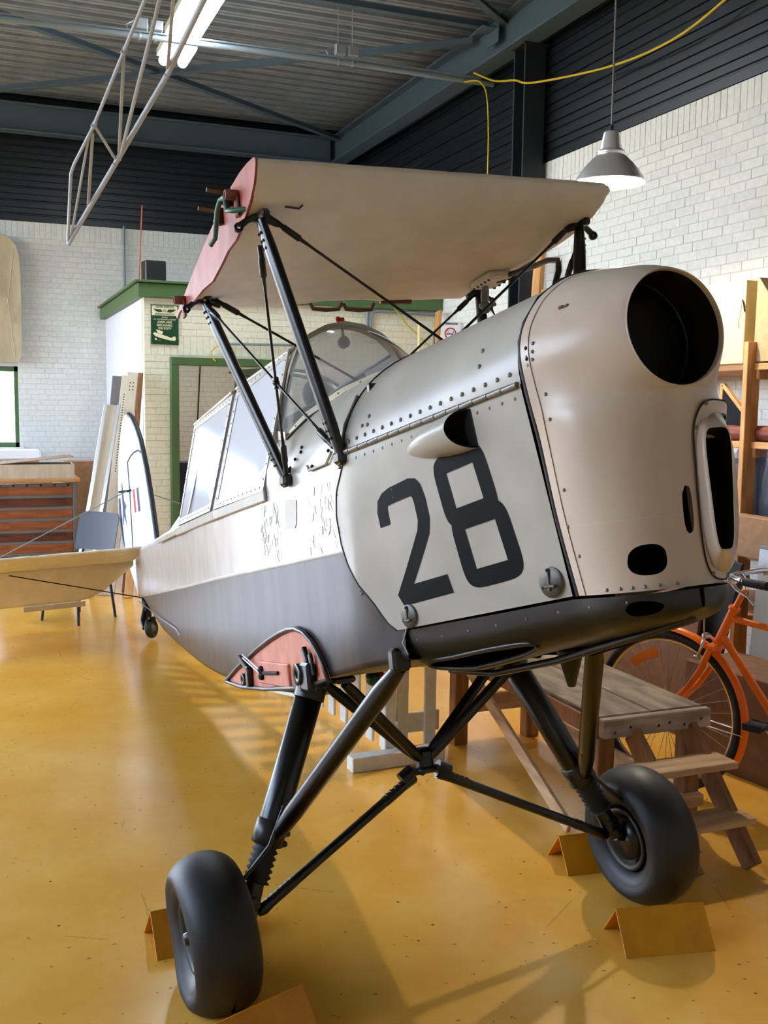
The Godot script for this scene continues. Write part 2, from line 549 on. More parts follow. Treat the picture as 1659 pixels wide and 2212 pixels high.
func room() -> void:
	# world: x to the right along the back wall, z towards the viewer
	var XL := -7.0
	var XR := 4.6
	var ZB := -13.0
	var ZF := 4.0
	var HT := 5.2
	var fl := struct("floor", "glossy ochre painted concrete floor with specks of dirt", "floor")
	box("slab", Vector3((XL + XR) / 2, -0.1, (ZB + ZF) / 2), Vector3(XR - XL + 0.8, 0.2, ZF - ZB + 0.8), mats.floor, fl)
	var view := func(p: Vector3) -> bool:
		var d := p - Vector3(0, 1.7, 0)
		var z := -(d.dot(Vector3(-0.368527, 0.104528, 0.923721)))
		var x := d.dot(Vector3(0.929237, 0.013018, 0.369255)) / z
		var y := d.dot(Vector3(0.026573, 0.994437, -0.101929)) / z
		return z > 0 and absf(x) < 0.385 and y < 0.51 and y > -0.51
	# back wall with its long window
	var wb := struct("wall_back", "back wall of white painted brick below dark blue ribbed cladding", "wall")
	var wy0 := 1.13
	var wy1 := 2.085
	var wx0 := -1.9
	var wx1 := 0.50
	var st := mb()
	for q in [[XL, -6.6, 0.0, 3.77], [-6.6, -2.4, 3.4, 3.77], [-2.4, wx0, 0.0, 3.77], [wx1, XR, 0.0, 3.77], [wx0, wx1, 0.0, wy0], [wx0, wx1, wy1, 3.77]]:
		bev(st, Vector3((q[0] + q[1]) / 2, (q[2] + q[3]) / 2, ZB - 0.1535), Vector3(q[1] - q[0], q[3] - q[2], 0.30), Basis.IDENTITY, 0.001)
	put("mortar_bed", st, mats.mortar, wb)
	bricks(wb, Vector3(-0.6, 0, ZB), Vector3(1, 0, 0), Vector3(0, 0, 1), 5.2, 3.771, [[-1.0, wx1 + 0.6, wy0, wy1]], [3.5815], Vector3(1.0, 3.2, -13), [mats.brick, mats.brick_b], view)
	box("cladding_backing", Vector3((XL + XR) / 2, 4.55, ZB - 0.15), Vector3(XR - XL + 1.0, 1.6, 0.2), mats.cladding, wb)
	cladding(wb, Vector3(XL, 3.775, ZB), Vector3(1, 0, 0), Vector3(0, 0, 1), XR - XL, 1.4)
	var wn := struct("window_1", "bright window with green frame in the back wall at the left edge", "window")
	st = mb()
	bar(st, Vector3(wx0, wy0 + 0.03, ZB - 0.06), Vector3(wx1, wy0 + 0.03, ZB - 0.06), 0.08, 0.06)
	bar(st, Vector3(wx0, wy1 - 0.03, ZB - 0.06), Vector3(wx1, wy1 - 0.03, ZB - 0.06), 0.08, 0.06)
	put("window_frame", st, mats.green, wn)
	for i in 5:
		var x: float = lerp(wx0 + 0.0225, wx1 - 0.0225, i / 4.0)
		box("mullion", Vector3(x, (wy0 + wy1) / 2, ZB - 0.06), Vector3(0.045, wy1 - wy0, 0.08), mats.green, wn)
		if i < 4:
			var x1: float = lerp(wx0 + 0.0225, wx1 - 0.0225, (i + 1) / 4.0)
			box("pane", Vector3((x + x1) / 2, (wy0 + wy1) / 2, ZB - 0.06), Vector3(x1 - x - 0.07, wy1 - wy0 - 0.12, 0.006), mats.pane, wn, Basis.IDENTITY, 0.001)
	box("window_sill", Vector3((wx0 + wx1) / 2, wy0 - 0.02, ZB + 0.07), Vector3(wx1 - wx0 + 0.1, 0.04, 0.2), mats.white_wood, wn)
	# glazed folding door added further left, out of view, to brighten the floor
	var dw := struct("door_2", "added tall glazed folding door, unseen at far left, letting light on to the floor", "door")
	for i in 5: box("door_stile", Vector3(lerpf(-6.57, -2.43, i / 4.0), 1.7, ZB - 0.1), Vector3(0.07, 3.4, 0.07), mats.green, dw)
	for y: float in [0.06, 1.0, 3.35]: box("door_rail", Vector3(-4.5, y, ZB - 0.1), Vector3(4.1, 0.09, 0.05), mats.green, dw)
	for i in 4: box("pane", Vector3(lerpf(-6.57, -2.43, (i + 0.5) / 4.0), 1.7, ZB - 0.1), Vector3(0.96, 3.36, 0.006), mats.pane, dw, Basis.IDENTITY, 0.001)
	# right wall
	var wr := struct("wall_right", "right wall of white painted brick under dark ribbed cladding", "wall")
	box("mortar_bed", Vector3(XR + 0.1535, 1.885, (ZB + ZF) / 2), Vector3(0.30, 3.77, ZF - ZB + 0.6), mats.mortar, wr, Basis.IDENTITY, 0.001)
	bricks(wr, Vector3(XR, 0, -12.9), Vector3(0, 0, 1), Vector3(-1, 0, 0), 10.2, 3.771, [[-1.0, 2.85, 0.0, 3.1]], [3.5815], Vector3(4.6, 2.6, -4.2), [mats.brick, mats.brick_b], view)
	box("cladding_backing", Vector3(XR + 0.15, 4.55, (ZB + ZF) / 2), Vector3(0.2, 1.6, ZF - ZB + 1.0), mats.cladding, wr)
	cladding(wr, Vector3(XR, 3.775, ZB), Vector3(0, 0, 1), Vector3(-1, 0, 0), ZF - ZB, 1.4)
	# left wall with tall daylight windows, out of view
	var wl := struct("wall_left", "left wall of the hangar with tall windows", "wall")
	st = mb()
	var wins := [[-11.6, -8.2], [-7.4, -4.0], [-3.2, -1.4]]
	var zz := ZB - 0.3
	for q in wins:
		bev(st, Vector3(XL - 0.15, HT / 2, (zz + q[0]) / 2), Vector3(0.3, HT, q[0] - zz), Basis.IDENTITY, 0.001)
		bev(st, Vector3(XL - 0.15, 1.0, (q[0] + q[1]) / 2), Vector3(0.3, 2.0, q[1] - q[0]), Basis.IDENTITY, 0.001)
		bev(st, Vector3(XL - 0.15, (4.7 + HT) / 2, (q[0] + q[1]) / 2), Vector3(0.3, HT - 4.7, q[1] - q[0]), Basis.IDENTITY, 0.001)
		zz = q[1]
	bev(st, Vector3(XL - 0.15, HT / 2, (zz + ZF + 0.3) / 2), Vector3(0.3, HT, ZF + 0.3 - zz), Basis.IDENTITY, 0.001)
	put("masonry", st, mats.brick, wl)
	var k := 2
	for q in wins:
		var w := struct("window_%d" % k, "tall green framed window in the left wall", "window")
		k += 1
		for i in 3:
			box("mullion", Vector3(XL - 0.1, 3.35, lerp(q[0] + 0.04, q[1] - 0.04, i / 2.0)), Vector3(0.08, 2.7, 0.08), mats.green, w)
		box("pane", Vector3(XL - 0.1, 3.35, (q[0] + q[1]) / 2), Vector3(0.006, 2.68, q[1] - q[0] - 0.1), mats.pane, w, Basis.IDENTITY, 0.001)
	# front wall behind the viewer
	var wf := struct("wall_front", "front wall of the hangar behind the viewer", "wall")
	st = mb()
	for q in [[XL, XR, 0.0, HT]]:
		bev(st, Vector3((q[0] + q[1]) / 2, (q[2] + q[3]) / 2, ZF + 0.15), Vector3(q[1] - q[0], q[3] - q[2], 0.3), Basis.IDENTITY, 0.001)
	put("masonry", st, mats.brick, wf)
	# roof deck: trapezoid ribs running across, one sheet after another
	var ce := struct("ceiling", "ribbed steel roof deck, dull grey, running across the hangar", "ceiling")
	box("roof_slab", Vector3((XL + XR) / 2, HT + 0.22, (ZB + ZF) / 2), Vector3(XR - XL + 0.8, 0.2, ZF - ZB + 0.8), mats.steel_dark, ce)
	var z := ZB
	while z < ZF:
		st = mb()
		st.set_smooth_group(-1)
		for r in 5:
			var z0: float = z + r * 0.21
			var pr := [[0.0, 0.0], [0.118, 0.0], [0.126, 0.12], [0.202, 0.12], [0.21, 0.0]]
			for i in 4:
				quad(st, Vector3(XL, HT + pr[i][1], z0 + pr[i][0]), Vector3(XR, HT + pr[i][1], z0 + pr[i][0]), Vector3(XR, HT + pr[i + 1][1], z0 + pr[i + 1][0]), Vector3(XL, HT + pr[i + 1][1], z0 + pr[i + 1][0]))
			bev(st, Vector3((XL + XR) / 2, HT - 0.004, z0 + 0.06), Vector3(XR - XL, 0.010, 0.018), Basis.IDENTITY, 0.004)
		put("deck_sheet", st, mats.deck, ce)
		z += 1.05

# built-in office with a door in the back right corner
func booth() -> void:
	var X0 := 1.52
	var X1 := 4.6
	var Z := -10.0
	var H := 2.68
	var b := struct("wall_booth", "cream brick front wall of the small office in the corner", "wall")
	var st := mb()
	for q in [[X0, 1.83, 0.0, H], [2.69, X1, 0.0, H], [1.83, 2.69, 2.06, H]]:
		bev(st, Vector3((q[0] + q[1]) / 2, (q[2] + q[3]) / 2, Z - 0.0535), Vector3(q[1] - q[0], q[3] - q[2], 0.10), Basis.IDENTITY, 0.001)
	put("mortar_bed", st, mats.cream_mortar, b)
	var view := func(p: Vector3) -> bool: return p.y > 1.0 and p.x < 4.55
	bricks(b, Vector3(X0, 0, Z), Vector3(1, 0, 0), Vector3(0, 0, 1), X1 - X0, H, [[0.24, 1.24, 0.0, 2.12]], [2.1363], Vector3(3.0, 2.2, Z), [mats.cream_brick, mats.cream_brick], view)
	var s := struct("wall_booth_side", "smooth white side wall of the small office", "wall")
	box("side_panel", Vector3(X0 + 0.058, H / 2, (Z - 13.0) / 2 - 0.06), Vector3(0.12, H, 2.88), mats.plaster, s, Basis.IDENTITY, 0.002)
	var t := struct("trim_1", "green painted fascia board round the office roof", "trim")
	box("fascia_front", Vector3((X0 + X1) / 2 - 0.03, 2.735, Z + 0.03), Vector3(X1 - X0 + 0.06, 0.125, 0.07), mats.green, t)
	box("fascia_side", Vector3(X0 - 0.03, 2.735, (Z - 13.0) / 2), Vector3(0.07, 0.125, 3.0), mats.green, t)
	st = mb()
	bev(st, Vector3((X0 + X1) / 2 - 0.04, 2.815, Z + 0.04), Vector3(X1 - X0 + 0.1, 0.022, 0.11), Basis.IDENTITY, 0.003)
	bev(st, Vector3(X0 - 0.04, 2.815, (Z - 13.0) / 2), Vector3(0.11, 0.022, 3.0), Basis.IDENTITY, 0.003)
	put("fascia_edge", st, mats.green, t)
	box("flat_roof", Vector3((X0 + X1) / 2, 2.76, -11.5), Vector3(X1 - X0, 0.08, 2.98), mats.plaster, t)
	var d := struct("door_1", "green door frame with the door standing open inwards", "door")
	st = mb()
	bev(st, Vector3(1.797, 1.022, Z + 0.0), Vector3(0.075, 2.044, 0.14), Basis.IDENTITY, 0.004)
	bev(st, Vector3(2.725, 1.022, Z + 0.0), Vector3(0.075, 2.044, 0.14), Basis.IDENTITY, 0.004)
	bev(st, Vector3(2.261, 2.083, Z + 0.0), Vector3(1.0, 0.075, 0.14), Basis.IDENTITY, 0.004)
	put("door_frame", st, mats.green, d)
	box("door_leaf", Vector3(2.67, 1.03, Z - 0.45), Vector3(0.045, 2.03, 0.84), mats.green, d, Basis(Vector3.UP, 0.12))
	st = mb()
	bar(st, Vector3(2.64, 1.95, Z - 0.15), Vector3(2.35, 1.99, Z - 0.06), 0.02, 0.02)
	bar(st, Vector3(2.60, 1.93, Z - 0.2), Vector3(2.60, 1.93, Z - 0.42), 0.05, 0.06)
	put("door_closer", st, mats.grey_metal, d)
	# added ceiling lamp, unseen above the door head, to brighten the office inside
	var ol := thing("added_office_lamp", "added unseen ceiling lamp brightening the inside of the small office", "lamp", Vector3(2.6, 2.66, -11.6))
	var em := mt("added_office_glow", Color(1, 1, 1), 0.5)
	em.emission_enabled = true
	em.emission = Color(1.0, 0.98, 0.93)
	em.emission_energy_multiplier = 1.5
	box("housing", Vector3(0, 0.03, 0), Vector3(1.0, 0.05, 0.3), mats.label_white, ol)
	box("diffuser", Vector3(0, -0.005, 0), Vector3(0.94, 0.02, 0.24), em, ol)
	var al := AreaLight3D.new()
	al.name = "diffuser_light"
	al.area_size = Vector2(0.9, 0.22)
	al.position = Vector3(0, -0.02, 0)
	al.rotation = Vector3(-PI / 2, 0, 0)
	al.light_color = Color(1.0, 0.98, 0.93)
	al.light_energy = 0.8
	al.area_range = 8.0
	al.area_attenuation = 2.0
	al.shadow_enabled = true
	ol.add_child(al)

# I-section girder from p to q
func girder(st: SurfaceTool, p: Vector3, q: Vector3, h: float, w: float, up := Vector3.UP) -> void:
	bar(st, p, q, 0.014, h, up, 0.002)
	var bs := along(q - p, up)
	for s: float in [-1.0, 1.0]:
		bar(st, p + bs.y * (h / 2 - 0.01) * s, q + bs.y * (h / 2 - 0.01) * s, w, 0.02, up, 0.004)

func roof_steel() -> void:
	var st := mb()
	girder(st, Vector3(-7, 4.88, -12.78), Vector3(4.3, 4.88, -12.78), 0.32, 0.17)
	var o := put("steel_beam", st, mats.steel_blue, self)
	o.name = numbered("steel_beam")
	tag(o, "blue-grey steel beam running along the top of the back wall", "beam", "", "structure")
	st = mb()
	girder(st, Vector3(4.38, 4.88, -13), Vector3(4.38, 4.88, 4), 0.32, 0.20)
	o = put("steel_beam_b", st, mats.steel_blue, self)
	o.name = numbered("steel_beam")
	tag(o, "heavy blue-grey steel beam running along the right wall under the roof", "beam", "", "structure")
	st = mb()
	girder(st, Vector3(4.46, 0, -7.98), Vector3(4.46, 4.72, -7.98), 0.2, 0.2, Vector3(0, 0, 1))
	bev(st, Vector3(4.46, 4.715, -7.98), Vector3(0.24, 0.02, 0.24))
	o = put("steel_column", st, mats.steel_dark, self)
	o.name = numbered("steel_column")
	tag(o, "dark steel column against the right wall carrying the roof beam", "column", "", "structure")
	# wind bracing in the roof
	var br := [[Vector3(0.1, 4.98, -9.7), Vector3(4.35, 4.98, -12.6), "blue-grey roof brace falling to the right towards the far corner"],
		[Vector3(-0.2, 4.96, -12.55), Vector3(4.3, 4.96, -8.75), "blue-grey roof brace crossing the other brace below the fluorescent lamps"],
		[Vector3(3.35, 4.98, -7.45), Vector3(4.4, 4.98, -8.30), "short roof brace near the top edge meeting the right-hand beam"],
		[Vector3(-2.6, 4.98, -8.42), Vector3(4.35, 4.98, -8.42), "straight roof strut meeting the right-hand beam above the column"]]
	for b in br:
		st = mb()
		bar(st, b[0], b[1], 0.075, 0.008)
		bar(st, b[0] + Vector3(0, 0.03, 0), b[1] + Vector3(0, 0.03, 0), 0.008, 0.06)
		o = put("brace", st, mats.steel_blue, self)
		o.name = numbered("roof_brace")
		tag(o, b[2], "brace", "", "structure")
	st = mb()
	bev(st, Vector3(4.30, 4.93, -8.36), Vector3(0.012, 0.2, 0.22), Basis.IDENTITY, 0.003)
	bev(st, Vector3(4.24, 4.95, -8.36), Vector3(0.16, 0.012, 0.18), Basis.IDENTITY, 0.003)
	for k in 4: ball(st, Vector3(4.20 + 0.03 * (k % 2), 4.96, -8.30 - 0.05 * (k / 2)), 0.012)
	o = put("gusset_plate", st, mats.steel_blue, self)
	o.name = numbered("gusset_plate")
	tag(o, "bolted gusset plate where the roof braces meet the right beam", "plate", "", "structure")
	# long service pipe with junction boxes
	var pp := thing("service_pipe", "long grey service pipe hung across under the roof deck", "pipe", Vector3(0, 4.66, -8.86))
	rod("pipe", [Vector3(-5, 0, -0.12), Vector3(0.27, 0, -0.071), Vector3(1.45, 0, -0.021), Vector3(3.02, 0, 0.045), Vector3(4.56, 0, 0.02)], 0.024, mats.conduit, pp)
	rod("cable", [Vector3(-5, 0.036, -0.10), Vector3(0.27, 0.036, -0.06), Vector3(3.02, 0.036, 0.055), Vector3(4.4, 0.036, 0.04)], 0.009, mats.conduit, pp, 6)
	for q in [[1.36, -0.03], [3.05, 0.045]]:
		var x: float = q[0]
		var z: float = q[1]
		var st2 := mb()
		tube(st2, [Vector3(x - 0.1, 0.03, z), Vector3(x - 0.13, 0.08, z), Vector3(x - 0.06, 0.12, z)], 0.008, 6)
		bev(st2, Vector3(x, 0.10, z), Vector3(0.10, 0.09, 0.06), Basis.IDENTITY, 0.008)
		put("junction_box", st2, mats.galv, pp)
		st2 = mb()
		bev(st2, Vector3(x + 0.12, 0.10, z), Vector3(0.10, 0.085, 0.055), Basis.IDENTITY, 0.008)
		put("junction_box", st2, mats.galv, pp)
		for dx in [-0.02, 0.11]:
			var st3 := mb()
			lathe(st3, Vector3(x + dx, 0, z), Vector3(1, 0, 0), [[0.030, -0.012], [0.034, 0.0], [0.030, 0.012]], 12)
			bar(st3, Vector3(x + dx, 0, z), Vector3(x + dx, 0.52, z), 0.012, 0.004, Vector3(1, 0, 0))
			put("pipe_clip", st3, mats.galv, pp)
	# lattice girder of thin alloy tube hung from the roof
	var lg := thing("lattice_girder", "thin silver-grey lattice girder hanging down from the roof at upper left", "lattice", Vector3(0.5, 2.55, -6.1))
	var bot := [Vector3(0.015, 0.015, 0), Vector3(0.217, 0.371, 0.498), Vector3(0.391, 0.681, 1.045), Vector3(0.468, 0.87, 1.5), Vector3(0.503, 0.977, 1.87)]
	var tpa := [Vector3(0.012, 0.03, 0.02), Vector3(-0.001, 0.31, 0.433), Vector3(0.01, 0.346, 0.49), Vector3(0.086, 0.491, 0.731), Vector3(0.172, 0.714, 1.187), Vector3(0.218, 0.833, 1.5), Vector3(0.255, 0.935, 1.87)]
	rod("chord", bot, 0.0135, mats.lattice, lg, 8)
	rod("chord", tpa, 0.0085, mats.lattice, lg, 8)
	rod("chord", [Vector3(0.026, 0.031, 0.02), Vector3(0.067, 0.442, 0.646), tpa[3]], 0.007, mats.lattice, lg, 8)
	rod("chord", [Vector3(0.233, 0.384, 0.518), Vector3(0.28, 0.842, 1.5), Vector3(0.279, 0.939, 1.87)], 0.0095, mats.lattice, lg, 8)
	for w in [[Vector3(0.104, 0.174, 0.211), Vector3(0.084, 0.464, 0.683)], [Vector3(0.215, 0.383, 0.518), tpa[3]], [Vector3(0.229, 0.393, 0.532), tpa[4]], [Vector3(0.387, 0.691, 1.067), Vector3(0.29, 0.941, 1.87)]]:
		var s4 := mb()
		bar(s4, w[0], w[1], 0.016, 0.008)
		put("lattice_bar", s4, mats.lattice, lg)
	for q in [bot[1], bot[2], tpa[3], tpa[4]]:
		box("node_plate", q, Vector3(0.025, 0.032, 0.014), mats.lattice, lg, Basis(Vector3(0, 0, 1), -0.5))
	rod("hanger_wire", [bot[4], Vector3(0.52, 2.62, 2.2)], 0.004, mats.lattice, lg, 6)
	rod("hanger_wire", [tpa[6], Vector3(0.27, 2.62, 2.2)], 0.004, mats.lattice, lg, 6)
	# yellow cables
	var yc := rod("extension_cable", smooth([Vector3(4.30, 4.70, -8.72), Vector3(4.40, 4.58, -8.5), Vector3(4.33, 4.44, -8.0), Vector3(4.33, 4.33, -7.67), Vector3(4.45, 4.21, -6.76), Vector3(4.46, 4.175, -6.03), Vector3(4.46, 4.26, -5.49), Vector3(4.46, 4.40, -5.0)]), 0.009, mats.yellow, self, 8)
	yc.name = numbered("extension_cable")
	tag(yc, "yellow cable slung in a shallow curve along the dark cladding at upper right", "cable")
	var yd := rod("drop_cable", smooth([Vector3(4.26, 4.645, -8.835), Vector3(4.262, 4.55, -8.50), Vector3(4.262, 4.3, -8.35), Vector3(4.258, 3.6, -8.33), Vector3(4.20, 2.9, -8.4)]), 0.007, mats.yellow, self, 8)
	yd.name = numbered("extension_cable")
	tag(yd, "yellow cable hanging straight down behind the upper wing", "cable")

func lamps() -> void:
	# brushed aluminium pendant
	var L := thing("pendant_lamp", "brushed aluminium bell pendant lamp hanging from a thin cord", "lamp", Vector3(3.235, 2.905, -4.873))
	var st := mb()
	var pr := []
	for p in [[0.190, 0.0], [0.190, 0.004], [0.186, 0.010], [0.176, 0.030], [0.155, 0.062], [0.125, 0.098], [0.095, 0.128], [0.075, 0.145], [0.070, 0.150]]: pr.append(p)
	lathe(st, Vector3.ZERO, Vector3.UP, pr, 48)
	put("shade", st, mats.alu, L)
	st = mb()
	lathe(st, Vector3.ZERO, Vector3.UP, [[0.188, 0.002], [0.184, 0.012], [0.173, 0.032], [0.152, 0.062], [0.122, 0.097], [0.09, 0.126], [0.0, 0.140]], 48)
	put("shade_lining", st, mt("lamp_white", Color(0.95, 0.95, 0.93), 0.5), L)
	st = mb()
	lathe(st, Vector3.ZERO, Vector3.UP, [[0.072, 0.148], [0.076, 0.152], [0.076, 0.166], [0.068, 0.172]], 32)
	put("collar", st, mats.alu, L)
	st = mb()
	lathe(st, Vector3.ZERO, Vector3.UP, [[0.062, 0.170], [0.058, 0.19], [0.042, 0.262], [0.040, 0.268], [0.0, 0.270]], 32)
	put("cap", st, mats.alu, L)
	rod("cord", [Vector3(0, 0.268, 0), Vector3(0.0, 2.33, 0)], 0.005, mats.grey_metal, L, 8)
	rod("cord_grip", [Vector3(0, 0.268, 0), Vector3(0, 0.305, 0)], 0.011, mats.black_matt, L, 8)
	var e := mt("bulb", Color(1, 1, 1), 0.5)
	e.emission_enabled = true
	e.emission = Color(1.0, 0.96, 0.88)
	e.emission_energy_multiplier = 10.0
	st = mb()
	ball(st, Vector3(0, 0.068, 0), 0.042, 16)
	put("bulb", st, e, L)
	var ol := OmniLight3D.new()
	ol.name = "bulb_light"
	ol.position = Vector3(0, 0.068, 0)
	ol.light_color = Color(1.0, 0.95, 0.87)
	ol.light_energy = 1.7
	ol.light_size = 0.04
	ol.omni_range = 12.0
	ol.omni_attenuation = 2.0
	ol.shadow_enabled = true
	L.add_child(ol)
	# two twin-tube fluorescent fittings under the roof, one behind the other
	var em := mt("tube_glow", Color(1, 1, 1), 0.5)
	em.emission_enabled = true
	em.emission = Color(0.93, 0.97, 1.0)
	em.emission_energy_multiplier = 9.0
	var lab := ["twin-tube fluorescent ceiling lamp at the top edge, the nearer one", "twin-tube fluorescent ceiling lamp beyond the first, half hidden by the service pipe"]
	var zs := [-8.37, -9.53]
	var ls := [1.6, 0.46]
	for i in 2:
		var f := thing("fluorescent_lamp", lab[i], "lamp", Vector3(1.74 + 0.03 * i, 4.77, zs[i]))
		box("housing", Vector3(0, 0.07, 0), Vector3(0.29, 0.06, ls[i] + 0.04), mats.label_white, f)
		for s: float in [-1.0, 1.0]:
			rod("tube", [Vector3(0.085 * s, 0.0, -ls[i] / 2), Vector3(0.085 * s, 0.0, ls[i] / 2)], 0.045, em, f, 12)
			box("lamp_holder", Vector3(0.085 * s, 0.005, ls[i] / 2), Vector3(0.05, 0.06, 0.02), mats.label_white, f)
			box("lamp_holder", Vector3(0.085 * s, 0.005, -ls[i] / 2), Vector3(0.05, 0.06, 0.02), mats.label_white, f)
			rod("suspension", [Vector3(0, 0.07, ls[i] * 0.4 * s), Vector3(0, 0.43, ls[i] * 0.4 * s)], 0.004, mats.galv, f, 6)
		var al := AreaLight3D.new()
		al.name = "tube_light"
		al.area_size = Vector2(0.2, ls[i] - 0.05)
		al.position = Vector3(0, -0.035, 0)
		al.rotation = Vector3(-PI / 2, 0, 0)
		al.light_color = Color(0.93, 0.97, 1.0)
		al.light_energy = 4.0 if i == 0 else 0.8
		al.area_range = 14.0
		al.area_attenuation = 2.0
		al.shadow_enabled = true
		f.add_child(al)

# ================================================================ the aeroplane
# body axes: s forward along the fuselage, t up, c to the picture's right
var PR: Node3D
var pm := {}

func V(s: float, t: float, c: float) -> Vector3:
	return Vector3(c, t, s)

func itp(x: float, tab: Array) -> float:
	if x <= tab[0][0]: return tab[0][1]
	for i in tab.size() - 1:
		if x <= tab[i + 1][0]:
			var f: float = (x - tab[i][0]) / (tab[i + 1][0] - tab[i][0])
			return lerp(tab[i][1], tab[i + 1][1], f)
	return tab[tab.size() - 1][1]

func wS(s: float) -> float:
	if s > 0.46: return cowl_w(s, 1.2) - 0.012
	return itp(s, [[-4.62, 0.045], [-3.2, 0.18], [-1.9, 0.303], [-1.5, 0.337], [-1.1, 0.36], [-0.7, 0.37], [0.46, 0.37]])

func tB(s: float) -> float:
	return itp(s, [[-4.62, 1.232], [-4.24, 1.205], [-3.64, 1.085], [-3.14, 1.01], [-2.4, 0.942], [-1.65, 0.883], [-1.25, 0.857], [-0.95, 0.847], [-0.65, 0.853], [-0.34, 0.869], [0.2, 0.915], [0.62, 0.972]])

func tL(s: float) -> float:
	return itp(s, [[-4.62, 1.55], [-2.0, 1.505], [-0.4, 1.49], [0.5, 1.49]])

func tC(s: float) -> float:
	return itp(s, [[-4.62, 1.228], [-1.9, 1.238], [-0.2, 1.258], [0.4, 1.267], [0.7, 1.27]])

func hD(s: float) -> float:
	return itp(s, [[-4.62, 0.03], [-3.4, 0.06], [-1.85, 0.12], [-1.8, 0.12], [-0.36, 0.32], [0.5, 0.32]])

# half width of the engine cowling at station s and height t
func cowl_w(s: float, t: float) -> float:
	var k: float = clamp((s - 0.48) / 0.67, 0.0, 1.0)
	var t0 := 1.49 + k * 0.10
	var h := 0.32 - k * 0.11
	var wm := 0.365 - k * 0.13
	var o := 0.010 * (1.0 - k)
	if t >= t0:
		var q := 1.0 - pow((t - t0) / h, 2)
		return (wm * sqrt(q) if q > 0 else 0.0) + o
	return wm - k * 0.075 * (t0 - t) / (t0 - 1.107) + o

func grid(st: SurfaceTool, rows: Array, group := 0) -> void:
	st.set_smooth_group(group)
	for i in rows.size() - 1:
		for j in rows[i].size() - 1:
			quad(st, rows[i][j], rows[i][j + 1], rows[i + 1][j + 1], rows[i + 1][j])

# rivet heads joined into one part
func rivets(called: String, list: Array, r: float, m: Material, parent: Node) -> void:
	var st := mb()
	for e in list: ball(st, e[0], r, 6, e[1], 0.7)
	var o := put(called, st, m, parent)
	o.set_meta("kind", "stuff")

func plane() -> void:
	PR = thing("biplane", "cream and grey vintage biplane without outer wings, black 28 on its cowling", "aeroplane")
	PR.transform = Transform3D(Basis(Vector3(0.998405, 0.038388, -0.041402), Vector3(-0.045845, 0.979202, -0.197638), Vector3(0.032954, 0.199221, 0.9794)), Vector3(1.335033, 0, -2.737841))
	fuselage()
	cowling()
	nose()
	chin()
	upper_wing()
	cabane()
	canopy()
	undercarriage()
	tail()

